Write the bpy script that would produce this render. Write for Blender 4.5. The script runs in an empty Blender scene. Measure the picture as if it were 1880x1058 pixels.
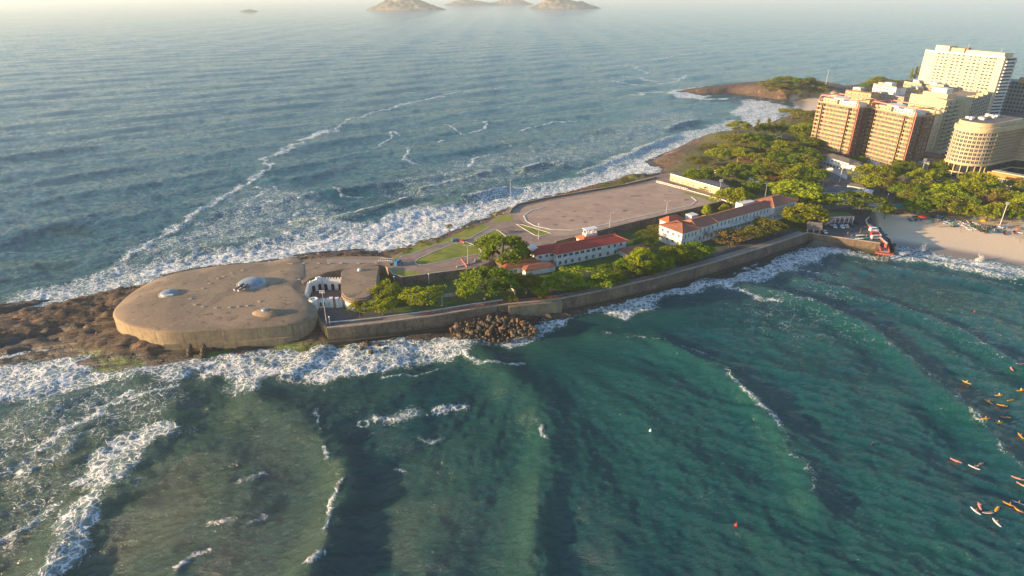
import bpy, math, random
import numpy as np
S = bpy.context.scene
C = S.collection
R = math.radians
# ------------------------------------------------------------------ camera, world, sun, exposure
F_PX, PITCH, CAM_H = 1150.0, R(25.35), 120.0
cam_data = bpy.data.cameras.new('camera'); cam = bpy.data.objects.new('camera', cam_data); C.objects.link(cam)
cam.location = (0, 0, CAM_H); cam.rotation_euler = (R(90) - PITCH, 0, 0)
cam_data.sensor_width = 36; cam_data.lens = 36 * F_PX / 1880
cam_data.clip_start = 1; cam_data.clip_end = 60000
S.camera = cam
SUN_DIR = np.array([-1.0, -0.20, 0.0]); SUN_DIR /= np.linalg.norm(SUN_DIR)
SUN_EL = R(9.5)
W = bpy.data.worlds.new('World'); S.world = W; W.use_nodes = True
wn = W.node_tree.nodes; wl = W.node_tree.links
for n in list(wn): wn.remove(n)
wo = wn.new('ShaderNodeOutputWorld'); wb = wn.new('ShaderNodeBackground'); ws = wn.new('ShaderNodeTexSky')
ws.sky_type = 'NISHITA'; ws.sun_disc = False; ws.sun_elevation = SUN_EL
ws.sun_rotation = math.atan2(SUN_DIR[0], SUN_DIR[1])      # clockwise from +Y
ws.altitude = 50; ws.air_density = 1.0; ws.dust_density = 0.9; ws.ozone_density = 2.5
wb.inputs[1].default_value = 0.122
wl.new(ws.outputs[0], wb.inputs[0]); wl.new(wb.outputs[0], wo.inputs[0])
sd = bpy.data.lights.new('sun', 'SUN'); so = bpy.data.objects.new('sun', sd); C.objects.link(so)
sd.energy = 5.0; sd.angle = R(0.6); sd.color = (1.0, 0.68, 0.36)
from mathutils import Vector, Matrix
sv = Vector((SUN_DIR[0]*math.cos(SUN_EL), SUN_DIR[1]*math.cos(SUN_EL), math.sin(SUN_EL)))
so.rotation_euler = sv.to_track_quat('Z', 'Y').to_euler()
S.view_settings.view_transform = 'Standard'; S.view_settings.look = 'None'
S.view_settings.exposure = 1.5; S.view_settings.gamma = 1.0
S.view_settings.use_curve_mapping = False

# ------------------------------------------------------------------ survey helper: photo coordinate + known height -> ground position
def G(px, py, z=0.0):
    u = (px - 940) / F_PX; v = (529 - py) / F_PX
    dy = math.cos(PITCH) + v * math.sin(PITCH); dz = -math.sin(PITCH) + v * math.cos(PITCH)
    t = (z - CAM_H) / dz
    return (u * t, dy * t)
def GL(pts, z=0.0): return [G(a, b, z) for a, b in pts]
def scale_at(px, py, z):                # metres per photo pixel at that place
    x, y = G(px, py, z)
    return (y * math.cos(PITCH) + (CAM_H - z) * math.sin(PITCH)) / F_PX

# ------------------------------------------------------------------ numpy noise
def _hash(ix, iy, seed):
    h = (ix.astype(np.int64) * 374761393 + iy.astype(np.int64) * 668265263 + seed * 1442695041) & 0xffffffff
    h = ((h ^ (h >> 13)) * 1274126177) & 0xffffffff
    return ((h ^ (h >> 16)) & 0xffff) / 65535.0
def vnoise(x, y, seed=0):
    x = np.asarray(x, dtype=np.float64); y = np.asarray(y, dtype=np.float64)
    ix = np.floor(x); iy = np.floor(y); fx = x - ix; fy = y - iy
    fx = fx*fx*fx*(fx*(fx*6-15)+10); fy = fy*fy*fy*(fy*(fy*6-15)+10)
    a = _hash(ix, iy, seed); b = _hash(ix+1, iy, seed); c = _hash(ix, iy+1, seed); d = _hash(ix+1, iy+1, seed)
    return (a*(1-fx)+b*fx)*(1-fy) + (c*(1-fx)+d*fx)*fy
def fbm(x, y, octv=4, seed=0, gain=0.5):
    s = 0; a = 1; t = 0
    for o in range(octv):
        s = s + a * vnoise(x*2**o + 17.3*o, y*2**o - 9.1*o, seed+o); t += a; a *= gain
    return s / t
def ss(a, b, x):
    t = np.clip((x-a)/(b-a), 0, 1); return t*t*(3-2*t)
def sdf(poly, X, Y):                    # signed distance, positive inside
    d = np.full(X.shape, 1e9); ins = np.zeros(X.shape, bool); n = len(poly)
    for i in range(n):
        ax, ay = poly[i]; bx, by = poly[(i+1) % n]
        ex, ey = bx-ax, by-ay; L = ex*ex+ey*ey+1e-9
        wx = X-ax; wy = Y-ay
        t = np.clip((wx*ex+wy*ey)/L, 0, 1)
        d = np.minimum(d, (wx-ex*t)**2+(wy-ey*t)**2)
        c = ((ay <= Y) & (by > Y)) | ((by <= Y) & (ay > Y))
        if abs(by-ay) > 1e-9:
            ins ^= c & (X < ax + (Y-ay)*ex/(by-ay))
    d = np.sqrt(d)
    return np.where(ins, d, -d)
def pdist(line, X, Y):
    d = np.full(X.shape, 1e9)
    for (ax, ay), (bx, by) in zip(line[:-1], line[1:]):
        ex, ey = bx-ax, by-ay; L = ex*ex+ey*ey+1e-9
        t = np.clip(((X-ax)*ex+(Y-ay)*ey)/L, 0, 1)
        d = np.minimum(d, (X-ax-ex*t)**2+(Y-ay-ey*t)**2)
    return np.sqrt(d)

# ------------------------------------------------------------------ materials
def new_mat(name):
    m = bpy.data.materials.new(name); m.use_nodes = True
    nt = m.node_tree
    for n in list(nt.nodes): nt.nodes.remove(n)
    o = nt.nodes.new('ShaderNodeOutputMaterial'); b = nt.nodes.new('ShaderNodeBsdfPrincipled')
    nt.links.new(b.outputs[0], o.inputs[0])
    return m, nt, b
def N(nt, t, **kw):
    n = nt.nodes.new(t)
    for k, v in kw.items():
        if k.startswith('i_'):
            key = k[2:]; key = int(key) if key.isdigit() else key.replace('_', ' ')
            n.inputs[key].default_value = v
        else: setattr(n, k, v)
    return n
def L(nt, a, b): nt.links.new(a, b)
def math_n(nt, op, a, b=None, c=None, clamp=False):
    n = nt.nodes.new('ShaderNodeMath'); n.operation = op; n.use_clamp = clamp
    for i, v in enumerate((a, b, c)):
        if v is None: continue
        if isinstance(v, (int, float)): n.inputs[i].default_value = v
        else: nt.links.new(v, n.inputs[i])
    return n.outputs[0]
def mixc(nt, fac, a, b):
    n = nt.nodes.new('ShaderNodeMix'); n.data_type = 'RGBA'
    for s, v in ((n.inputs[0], fac), (n.inputs[6], a), (n.inputs[7], b)):
        if isinstance(v, (int, float)): s.default_value = v
        elif isinstance(v, (tuple, list)): s.default_value = (*v[:3], 1)
        else: nt.links.new(v, s)
    return n.outputs[2]
def mr(nt, v, a, b, c=0.0, d=1.0, smooth=True):
    n = nt.nodes.new('ShaderNodeMapRange'); n.interpolation_type = 'SMOOTHSTEP' if smooth else 'LINEAR'
    nt.links.new(v, n.inputs[0])
    for i, x in zip((1, 2, 3, 4), (a, b, c, d)): n.inputs[i].default_value = x
    return n.outputs[0]
def noise_n(nt, vec, scale, detail=4, rough=0.55, dist=0.0):
    n = nt.nodes.new('ShaderNodeTexNoise'); n.inputs['Scale'].default_value = scale
    n.inputs['Detail'].default_value = detail; n.inputs['Roughness'].default_value = rough
    n.inputs['Distortion'].default_value = dist
    nt.links.new(vec, n.inputs['Vector']); return n.outputs['Fac']
def wpos(nt, sx=1, sy=1, sz=1):
    g = nt.nodes.new('ShaderNodeNewGeometry')
    m = nt.nodes.new('ShaderNodeMapping'); m.inputs['Scale'].default_value = (sx, sy, sz)
    nt.links.new(g.outputs['Position'], m.inputs['Vector']); return m.outputs[0]
def bump_n(nt, b, h, strength, dist=0.3):
    n = nt.nodes.new('ShaderNodeBump'); n.inputs['Strength'].default_value = strength
    n.inputs['Distance'].default_value = dist; nt.links.new(h, n.inputs['Height']); nt.links.new(n.outputs[0], b.inputs['Normal'])
def M(name, col, rough=0.8, col2=None, scale=0.6, bump=0.0, metal=0.0, detail=5, stretch=(1, 1, 1), lo=0.35, hi=0.65, spec=0.3, col3=None):
    m, nt, b = new_mat(name)
    b.inputs['Roughness'].default_value = rough; b.inputs['Metallic'].default_value = metal
    b.inputs['Specular IOR Level'].default_value = spec
    col2 = col2 or tuple(c*0.82 for c in col)
    v = wpos(nt, *stretch)
    n1 = noise_n(nt, v, scale, detail, 0.62)
    c = mixc(nt, mr(nt, n1, lo, hi), col, col2)
    if col3:
        n2 = noise_n(nt, v, scale*0.27+0.01, 6, 0.7, 0.6)
        c = mixc(nt, mr(nt, n2, 0.5, 0.64), c, col3)
    L(nt, c, b.inputs['Base Color'])
    if bump: bump_n(nt, b, noise_n(nt, v, scale*2.3, 6, 0.65), bump, 0.25)
    return m
MT = {}
MT['concrete'] = M('fort_concrete', (0.30, 0.215, 0.135), 0.9, (0.185, 0.135, 0.09), 0.10, 0.35, col3=(0.14, 0.105, 0.075), detail=10, lo=0.42, hi=0.58)
MT['concrete_block'] = M('pale_concrete', (0.42, 0.35, 0.27), 0.85, (0.3, 0.25, 0.2), 0.8, 0.2)
MT['white'] = M('white_paint', (0.72, 0.70, 0.66), 0.6, (0.60, 0.58, 0.54), 0.5, 0.05, col3=(0.42, 0.42, 0.41))
MT['white_trim'] = M('white_trim', (0.74, 0.74, 0.73), 0.55, (0.62, 0.62, 0.61), 1.0)
MT['cream'] = M('cream_render', (0.52, 0.41, 0.25), 0.7, (0.42, 0.33, 0.20), 0.3)
MT['ivory'] = M('ivory_render', (0.60, 0.50, 0.34), 0.65, (0.48, 0.40, 0.28), 0.3)
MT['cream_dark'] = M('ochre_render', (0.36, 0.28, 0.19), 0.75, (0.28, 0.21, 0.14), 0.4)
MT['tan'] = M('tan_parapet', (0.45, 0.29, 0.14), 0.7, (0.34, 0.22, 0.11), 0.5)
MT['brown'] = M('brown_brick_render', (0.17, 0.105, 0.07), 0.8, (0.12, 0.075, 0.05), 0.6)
MT['pink_metal'] = M('salmon_paint', (0.62, 0.24, 0.18), 0.5, (0.5, 0.2, 0.16), 0.8)
MT['grey'] = M('grey_render', (0.26, 0.27, 0.28), 0.8, (0.19, 0.20, 0.21), 0.4)
MT['roof_grey'] = M('grey_fibre_roof', (0.17, 0.15, 0.135), 0.85, (0.11, 0.10, 0.095), 0.5, 0.2)
MT['dark'] = M('dark_recess', (0.03, 0.028, 0.027), 0.6)
MT['asphalt'] = M('forecourt_asphalt', (0.095, 0.092, 0.092), 0.9, (0.07, 0.068, 0.068), 0.4, 0.1)
MT['road'] = M('road_asphalt', (0.31, 0.225, 0.175), 0.9, (0.23, 0.17, 0.135), 0.25, 0.1, col3=(0.19, 0.14, 0.11))
MT['parade'] = M('parade_surface', (0.42, 0.30, 0.22), 0.92, (0.34, 0.245, 0.18), 0.16, 0.1, stretch=(1, 1, 1), col3=(0.33, 0.23, 0.17))
MT['patch'] = M('damp_patch', (0.15, 0.11, 0.09), 0.8, (0.24, 0.17, 0.13), 0.5)
MT['kerb'] = M('white_kerb', (0.62, 0.58, 0.54), 0.8, (0.45, 0.42, 0.38), 0.7)
MT['path'] = M('paved_path', (0.33, 0.26, 0.22), 0.9, (0.25, 0.2, 0.17), 0.5)
MT['brick_paving'] = M('red_paving', (0.20, 0.13, 0.115), 0.85, (0.15, 0.10, 0.09), 1.2, 0.1)
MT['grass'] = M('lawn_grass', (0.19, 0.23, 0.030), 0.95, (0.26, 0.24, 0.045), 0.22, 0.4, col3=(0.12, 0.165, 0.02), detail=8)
MT['grass_dark'] = M('garden_lawn', (0.060, 0.095, 0.022), 0.95, (0.085, 0.115, 0.03), 0.25, 0.4)
MT['glass'] = M('window_glass', (0.02, 0.026, 0.03), 0.15, (0.07, 0.07, 0.065), 0.25, spec=0.3)
MT['glass_teal'] = M('teal_glass', (0.02, 0.042, 0.04), 0.15, (0.05, 0.07, 0.06), 0.3, spec=0.35)
MT['steel'] = M('galvanised_steel', (0.5, 0.5, 0.5), 0.45, (0.4, 0.4, 0.4), 1.0, metal=0.3)
MT['gunmetal'] = M('gun_steel', (0.20, 0.21, 0.22), 0.4, (0.12, 0.13, 0.14), 1.0, metal=0.6)
MT['cupola'] = M('cupola_silver_paint', (0.28, 0.33, 0.38), 0.4, (0.20, 0.24, 0.28), 0.35, 0.05, metal=0.3, col3=(0.17, 0.19, 0.21))
MT['red'] = M('red_plastic', (0.55, 0.035, 0.02), 0.5, (0.42, 0.03, 0.02), 1.0)
MT['red_paint'] = M('faded_red_paint', (0.42, 0.10, 0.075), 0.7, (0.3, 0.07, 0.055), 0.8)
MT['orange'] = M('orange_awning', (0.55, 0.24, 0.06), 0.8, (0.45, 0.18, 0.05), 0.6)
MT['wood'] = M('warm_wood', (0.22, 0.11, 0.05), 0.75, (0.15, 0.08, 0.04), 1.0)
MT['bark'] = M('bark', (0.13, 0.095, 0.065), 0.9, (0.08, 0.06, 0.045), 2.0, 0.3)
MT['blue'] = M('blue_tarp', (0.03, 0.12, 0.32), 0.6)
MT['teal'] = M('teal_tarp', (0.02, 0.22, 0.25), 0.6)
MT['yellow'] = M('yellow_board', (0.75, 0.42, 0.02), 0.4)
MT['pinkb'] = M('pink_board', (0.75, 0.35, 0.34), 0.4)
MT['whiteb'] = M('white_board', (0.72, 0.72, 0.7), 0.35)
MT['skin'] = M('skin', (0.30, 0.16, 0.10), 0.6)
MT['cloth_dark'] = M('dark_cloth', (0.02, 0.022, 0.03), 0.8)
MT['cloth_red'] = M('red_cloth', (0.45, 0.05, 0.03), 0.8)
MT['boulder'] = M('ochre_boulder', (0.20, 0.115, 0.06), 0.9, (0.065, 0.045, 0.03), 0.9, 0.5, lo=0.42, hi=0.58)
MT['boulder_dark'] = M('dark_boulder', (0.10, 0.075, 0.055), 0.8, (0.05, 0.045, 0.03), 0.9, 0.5)
MT['tyre'] = M('tyre', (0.02, 0.02, 0.02), 0.8)

def roof_mat(name, a, b2, c3):
    m, nt, b = new_mat(name)
    b.inputs['Roughness'].default_value = 0.85
    v = wpos(nt)
    c = mixc(nt, mr(nt, noise_n(nt, v, 0.45, 6, 0.7), 0.35, 0.65), a, b2)
    c = mixc(nt, mr(nt, noise_n(nt, v, 2.6, 3, 0.6), 0.5, 0.68), c, c3)
    L(nt, c, b.inputs['Base Color'])
    bump_n(nt, b, noise_n(nt, v, 3.5, 4, 0.6), 0.3, 0.15)
    return m
MT['tile_red'] = roof_mat('bright_red_roof_tiles', (0.40, 0.05, 0.028), (0.33, 0.045, 0.026), (0.28, 0.045, 0.03))
MT['tile_brown'] = roof_mat('weathered_roof_tiles', (0.34, 0.125, 0.07), (0.25, 0.095, 0.055), (0.17, 0.075, 0.05))
MT['tile_orange'] = roof_mat('orange_roof_tiles', (0.5, 0.12, 0.05), (0.42, 0.09, 0.04), (0.3, 0.08, 0.04))

def roof_concrete():
    m, nt, b = new_mat('fort_roof_concrete'); b.inputs['Roughness'].default_value = 0.88
    v = wpos(nt)
    c = mixc(nt, mr(nt, noise_n(nt, v, 0.045, 8, 0.65, 0.8), 0.40, 0.60), (0.285, 0.205, 0.130), (0.195, 0.145, 0.098))
    c = mixc(nt, mr(nt, noise_n(nt, v, 0.22, 8, 0.72, 0.5), 0.54, 0.66), c, (0.115, 0.088, 0.064))
    c = mixc(nt, mr(nt, noise_n(nt, v, 0.5, 6, 0.7), 0.60, 0.70), c, (0.36, 0.27, 0.18))
    st = N(nt, 'ShaderNodeMapping'); st.inputs['Rotation'].default_value = (0, 0, R(35)); st.inputs['Scale'].default_value = (0.25, 2.2, 1); L(nt, v, st.inputs[0])
    c = mixc(nt, mr(nt, noise_n(nt, st.outputs[0], 0.35, 6, 0.7), 0.56, 0.72, 0.0, 0.6), c, (0.13, 0.098, 0.07))
    L(nt, c, b.inputs['Base Color']); bump_n(nt, b, noise_n(nt, v, 0.9, 8, 0.7), 0.5, 0.25)
    return m
def stone_wall_mat():
    m, nt, b = new_mat('seawall_masonry')
    b.inputs['Roughness'].default_value = 0.92
    v = wpos(nt); z = N(nt, 'ShaderNodeSeparateXYZ'); L(nt, v, z.inputs[0])
    vo = N(nt, 'ShaderNodeTexVoronoi', feature='DISTANCE_TO_EDGE'); vo.inputs['Scale'].default_value = 1.1; L(nt, v, vo.inputs['Vector'])
    vc = N(nt, 'ShaderNodeTexVoronoi'); vc.inputs['Scale'].default_value = 1.1; L(nt, v, vc.inputs['Vector'])
    s = N(nt, 'ShaderNodeSeparateColor'); L(nt, vc.outputs['Color'], s.inputs[0])
    base = mixc(nt, s.outputs[0], (0.18, 0.13, 0.09), (0.105, 0.078, 0.058))
    base = mixc(nt, mr(nt, noise_n(nt, v, 0.12, 6, 0.7), 0.42, 0.62), base, (0.235, 0.165, 0.105))
    st = N(nt, 'ShaderNodeMapping'); st.inputs['Scale'].default_value = (0.9, 0.9, 0.09); L(nt, v, st.inputs[0])
    base = mixc(nt, mr(nt, noise_n(nt, st.outputs[0], 1.0, 5, 0.7), 0.52, 0.68), base, (0.05, 0.04, 0.032))
    joint = mr(nt, vo.outputs['Distance'], 0.0, 0.09)
    base = mixc(nt, joint, (0.08, 0.065, 0.055), base)
    wet = mr(nt, z.outputs[2], 0.8, 3.2)       # tide mark: algae and wet stone
    base = mixc(nt, wet, (0.035, 0.032, 0.022), base)
    L(nt, base, b.inputs['Base Color']); bump_n(nt, b, joint, 0.6, 0.12)
    return m
MT['masonry'] = stone_wall_mat(); MT['fort_roof'] = roof_concrete()
def fort_wall_mat():
    m, nt, b = new_mat('fort_wall_concrete')
    b.inputs['Roughness'].default_value = 0.9
    v = wpos(nt)
    st = N(nt, 'ShaderNodeMapping'); st.inputs['Scale'].default_value = (1.0, 1.0, 0.07); L(nt, v, st.inputs[0])
    base = mixc(nt, mr(nt, noise_n(nt, v, 0.3, 6, 0.7), 0.35, 0.65), (0.29, 0.22, 0.13), (0.19, 0.145, 0.095))
    base = mixc(nt, mr(nt, noise_n(nt, st.outputs[0], 0.9, 6, 0.75), 0.52, 0.68), base, (0.11, 0.088, 0.065))
    base = mixc(nt, mr(nt, noise_n(nt, st.outputs[0], 1.7, 6, 0.75), 0.62, 0.72), base, (0.38, 0.33, 0.26))
    L(nt, base, b.inputs['Base Color']); bump_n(nt, b, noise_n(nt, v, 1.2, 6, 0.7), 0.4, 0.2)
    return m
MT['fort_wall'] = fort_wall_mat()

def leaf_mat(name, a, b2, c3):
    m = bpy.data.materials.new(name); m.use_nodes = True; nt = m.node_tree
    for n in list(nt.nodes): nt.nodes.remove(n)
    o = N(nt, 'ShaderNodeOutputMaterial'); d = N(nt, 'ShaderNodeBsdfDiffuse'); t = N(nt, 'ShaderNodeBsdfTranslucent'); mx = N(nt, 'ShaderNodeMixShader', i_0=0.42)
    tc = N(nt, 'ShaderNodeTexCoord'); oi = N(nt, 'ShaderNodeObjectInfo')
    v = tc.outputs['Object']
    c = mixc(nt, mr(nt, noise_n(nt, v, 0.35, 4, 0.6), 0.38, 0.62), a, b2)
    c = mixc(nt, mr(nt, noise_n(nt, v, 2.4, 3, 0.6), 0.52, 0.7), c, c3)
    hs = N(nt, 'ShaderNodeHueSaturation'); L(nt, c, hs.inputs['Color'])
    L(nt, mr(nt, oi.outputs['Random'], 0, 1, 0.486, 0.514, False), hs.inputs['Hue'])
    L(nt, mr(nt, oi.outputs['Random'], 0, 1, 0.8, 1.25, False), hs.inputs['Value'])
    L(nt, hs.outputs[0], d.inputs['Color']); L(nt, hs.outputs[0], t.inputs['Color'])
    L(nt, d.outputs[0], mx.inputs[1]); L(nt, t.outputs[0], mx.inputs[2]); L(nt, mx.outputs[0], o.inputs[0])
    return m
MT['leaf_dark'] = leaf_mat('almond_leaves', (0.17, 0.23, 0.018), (0.105, 0.165, 0.015), (0.30, 0.32, 0.022))
MT['leaf_bright'] = leaf_mat('bright_leaves', (0.32, 0.35, 0.018), (0.19, 0.24, 0.015), (0.44, 0.42, 0.03))
MT['leaf_olive'] = leaf_mat('olive_leaves', (0.23, 0.22, 0.035), (0.155, 0.17, 0.025), (0.33, 0.27, 0.05))
MT['leaf_brown'] = leaf_mat('dry_brown_leaves', (0.27, 0.16, 0.05), (0.18, 0.12, 0.035), (0.34, 0.2, 0.08))
MT['leaf_palm'] = leaf_mat('palm_leaves', (0.14, 0.14, 0.025), (0.09, 0.10, 0.02), (0.22, 0.18, 0.04))

# ------------------------------------------------------------------ mesh builder
class MB:
    def __init__(s): s.v = []; s.f = []; s.m = []; s.cur = 0
    def add(s, vs, fs):
        o = len(s.v); s.v += [tuple(map(float, p)) for p in vs]; s.f += [tuple(i+o for i in f) for f in fs]; s.m += [s.cur]*len(fs); return s
    def box(s, c, sz, rz=0.0, axes=None):
        hx, hy, hz = sz[0]/2, sz[1]/2, sz[2]/2; cs, sn = math.cos(rz), math.sin(rz); vs = []
        for z in (-hz, hz):
            for x, y in ((-hx, -hy), (hx, -hy), (hx, hy), (-hx, hy)):
                vs.append((c[0]+x*cs-y*sn, c[1]+x*sn+y*cs, c[2]+z))
        return s.add(vs, [(3, 2, 1, 0), (4, 5, 6, 7), (0, 1, 5, 4), (1, 2, 6, 5), (2, 3, 7, 6), (3, 0, 4, 7)])
    def prism(s, poly, z0, z1, inset=0.0):
        n = len(poly)
        a = sum(poly[i][0]*poly[(i+1) % n][1]-poly[(i+1) % n][0]*poly[i][1] for i in range(n))
        if a < 0: poly = poly[::-1]
        f = [tuple(range(n, 2*n)), tuple(range(n-1, -1, -1))] + [(i, (i+1) % n, n+(i+1) % n, n+i) for i in range(n)]
        return s.add([(x, y, z0) for x, y in poly]+[(x, y, z1) for x, y in poly], f)
    def tube(s, pts, r, sides=8, r2=None, cap=True):
        pts = [Vector(p) for p in pts]; n = len(pts); rings = []
        for i, p in enumerate(pts):
            d = (pts[min(i+1, n-1)]-pts[max(i-1, 0)]).normalized()
            u = d.cross(Vector((0, 0, 1)));
            if u.length < 0.05: u = d.cross(Vector((1, 0, 0)))
            u.normalize(); w = d.cross(u); rr = r if r2 is None else r+(r2-r)*i/(n-1)
            rings.append([p+u*math.cos(2*math.pi*k/sides)*rr+w*math.sin(2*math.pi*k/sides)*rr for k in range(sides)])
        vs = [q for g in rings for q in g]; fs = []
        for i in range(n-1):
            for k in range(sides):
                fs.append((i*sides+k, i*sides+(k+1) % sides, (i+1)*sides+(k+1) % sides, (i+1)*sides+k))
        if cap: fs += [tuple(range(sides-1, -1, -1)), tuple(range((n-1)*sides, n*sides))]
        return s.add(vs, fs)
    def lathe(s, prof, c=(0, 0, 0), seg=24, sx=1, sy=1):
        vs = []; fs = []
        for r, z in prof:
            for k in range(seg):
                a = 2*math.pi*k/seg; vs.append((c[0]+r*math.cos(a)*sx, c[1]+r*math.sin(a)*sy, c[2]+z))
        for i in range(len(prof)-1):
            for k in range(seg):
                fs.append((i*seg+k, i*seg+(k+1) % seg, (i+1)*seg+(k+1) % seg, (i+1)*seg+k))
        fs.append(tuple(range((len(prof)-1)*seg, len(prof)*seg))); fs.append(tuple(range(seg-1, -1, -1)))
        return s.add(vs, fs)
    def strip(s, line, w, z0, z1, side=0):        # wall along a polyline; side: 0 centred, 1 left, -1 right
        n = len(line); a = []; b = []
        for i in range(n):
            p0 = line[max(i-1, 0)]; p1 = line[min(i+1, n-1)]
            dx, dy = p1[0]-p0[0], p1[1]-p0[1]; l = math.hypot(dx, dy) or 1; nx, ny = -dy/l, dx/l
            o1, o2 = (w/2, -w/2) if side == 0 else ((w, 0) if side > 0 else (0, -w))
            a.append((line[i][0]+nx*o1, line[i][1]+ny*o1)); b.append((line[i][0]+nx*o2, line[i][1]+ny*o2))
        vs = []
        for i in range(n): vs += [(*a[i], z0), (*b[i], z0), (*b[i], z1), (*a[i], z1)]
        fs = [(0, 1, 2, 3), tuple(4*(n-1)+k for k in (3, 2, 1, 0))]
        for i in range(n-1):
            q = 4*i
            for k in range(4): fs.append((q+(k+1) % 4, q+k, q+4+k, q+4+(k+1) % 4))
        return s.add(vs, fs)
    def mesh(s, name, mats, smooth=False):
        me = bpy.data.meshes.new(name); me.from_pydata(s.v, [], s.f); me.validate()
        for m in (mats if isinstance(mats, (list, tuple)) else [mats]): me.materials.append(m)
        if len(s.m) == len(me.polygons): me.polygons.foreach_set('material_index', s.m)
        if smooth: me.polygons.foreach_set('use_smooth', [True]*len(me.polygons))
        me.update(); return me
    def build(s, name, mats, parent=None, smooth=False, loc=None):
        return link(name, s.mesh(name, mats, smooth), parent, loc)
def link(name, me, parent=None, loc=None, rz=0.0, sc=None):
    o = bpy.data.objects.new(name, me); C.objects.link(o)
    if parent is not None: o.parent = parent
    if loc is not None: o.location = loc
    if rz: o.rotation_euler.z = rz
    if sc is not None: o.scale = (sc, sc, sc) if isinstance(sc, (int, float)) else sc
    return o
def tag(o, label=None, cat=None, group=None, kind=None):
    if label: o['label'] = label
    if cat: o['category'] = cat
    if group: o['group'] = group
    if kind: o['kind'] = kind
    return o
def thing(name, label, cat, loc=(0, 0, 0), rz=0.0, group=None):
    o = bpy.data.objects.new(name, None); C.objects.link(o); o.location = loc; o.rotation_euler.z = rz
    o.empty_display_size = 0.5
    return tag(o, label, cat, group)
def copy_tree(o, parent=None):
    c = o.copy(); C.objects.link(c)
    if parent is not None: c.parent = parent
    for ch in list(o.children): copy_tree(ch, c)
    return c
def setting(name, mb, mat, smooth=False): return tag(mb.build(name, mat, None, smooth), kind='structure')
def grid_mesh(name, X, Y, Z, keep, mats, attrs=None, smooth=True):
    r, c = X.shape
    idx = np.arange(r*c).reshape(r, c)
    q = np.stack([idx[:-1, :-1], idx[:-1, 1:], idx[1:, 1:], idx[1:, :-1]], -1).reshape(-1, 4)
    if keep is not None:
        k = keep; kk = (k[:-1, :-1] | k[:-1, 1:] | k[1:, 1:] | k[1:, :-1]).reshape(-1); q = q[kk]
    used = np.zeros(r*c, bool); used[q.reshape(-1)] = True
    remap = np.cumsum(used)-1; q = remap[q]
    co = np.stack([X.reshape(-1), Y.reshape(-1), Z.reshape(-1)], -1)[used].astype(np.float32)
    me = bpy.data.meshes.new(name)
    me.vertices.add(len(co)); me.vertices.foreach_set('co', co.reshape(-1))
    me.loops.add(q.size); me.loops.foreach_set('vertex_index', q.reshape(-1).astype(np.int32))
    me.polygons.add(len(q)); me.polygons.foreach_set('loop_start', (np.arange(len(q))*4).astype(np.int32))
    me.polygons.foreach_set('loop_total', np.full(len(q), 4, np.int32))
    me.polygons.foreach_set('use_smooth', np.full(len(q), smooth))
    if attrs:
        for an, arr in attrs.items():
            at = me.attributes.new(an, 'FLOAT_COLOR', 'POINT')
            at.data.foreach_set('color', arr.reshape(-1, 4)[used].astype(np.float32).reshape(-1))
    for m in (mats if isinstance(mats, (list, tuple)) else [mats]): me.materials.append(m)
    me.update(calc_edges=True)
    return link(name, me)
# ------------------------------------------------------------------ coast
SOUTH = [(-260, 690), (-120, 676), (0, 668), (60, 655), (120, 655), (160, 672), (250, 672), (330, 662), (400, 655), (480, 646), (540, 642), (600, 640), (680, 630), (740, 620), (830, 614), (850, 622), (900, 626), (950, 612), (1000, 590), (1050, 572), (1100, 560), (1200, 533), (1300, 512), (1380, 492), (1430, 466), (1480, 452), (1500, 450), (1620, 466), (1640, 466), (1660, 458), (1700, 464), (1800, 481), (1880, 497), (2050, 530), (2600, 640)]
NORTH = [(2600, 60), (2000, 120), (1900, 150), (1690, 150), (1600, 150), (1550, 160), (1520, 153), (1440, 146), (1380, 152), (1300, 160), (1240, 168), (1290, 176), (1340, 173), (1400, 182), (1440, 188), (1465, 186), (1462, 196), (1440, 215), (1400, 235), (1330, 243), (1300, 266), (1240, 274), (1185, 298), (1208, 312), (1198, 320), (1150, 326), (1085, 345), (1000, 362), (940, 380), (905, 396), (850, 418), (800, 440), (740, 456), (700, 464), (650, 460), (560, 468), (480, 481), (400, 489), (330, 500), (260, 520), (150, 543), (100, 552), (0, 560), (-100, 575), (-260, 600)]
COAST = GL(SOUTH + NORTH, 0)
Zg = 6.0; Zu = 9.5
WALL = GL([(600, 600), (650, 596), (700, 590.5), (800, 577), (870, 565.5), (930, 557), (985, 552), (1028, 547), (1100, 533), (1200, 510), (1300, 483), (1400, 453), (1440, 440), (1482, 426)], 7.0)
LOWER = WALL + GL([(1480, 400), (1500, 350), (1440, 330), (1330, 355), (1200, 380), (1000, 420), (860, 470), (720, 476), (660, 482), (590, 484), (560, 505), (550, 545), (584, 582)], Zg)
UPPER_N = [(932, 384), (950, 377), (995, 367), (1075, 353), (1130, 345), (1150, 336), (1205, 322), (1235, 316)]
UPPER = GL([(700, 482), (712, 476), (772, 444), (812, 441), (895, 409), (907, 401), (925, 392)] + UPPER_N + [(1330, 335), (1345, 350), (1327, 371), (1288, 381), (1150, 413), (1060, 436), (1012, 448), (962, 462), (905, 478), (872, 493), (850, 496), (740, 510), (722, 505), (716, 496)], Zu)
BEACH = GL([(1605, 395), (1630, 388), (1700, 392), (1760, 398), (1830, 405), (1880, 412), (2100, 440), (2600, 520), (2600, 650), (2050, 535), (1880, 502), (1800, 484), (1700, 467), (1655, 462), (1640, 455), (1612, 425)], 1.0)
ARP_BEACH = GL([(1452, 182), (1480, 176), (1520, 178), (1560, 190), (1520, 205), (1470, 205), (1445, 215), (1440, 210), (1460, 196)], 2.0)
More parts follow.
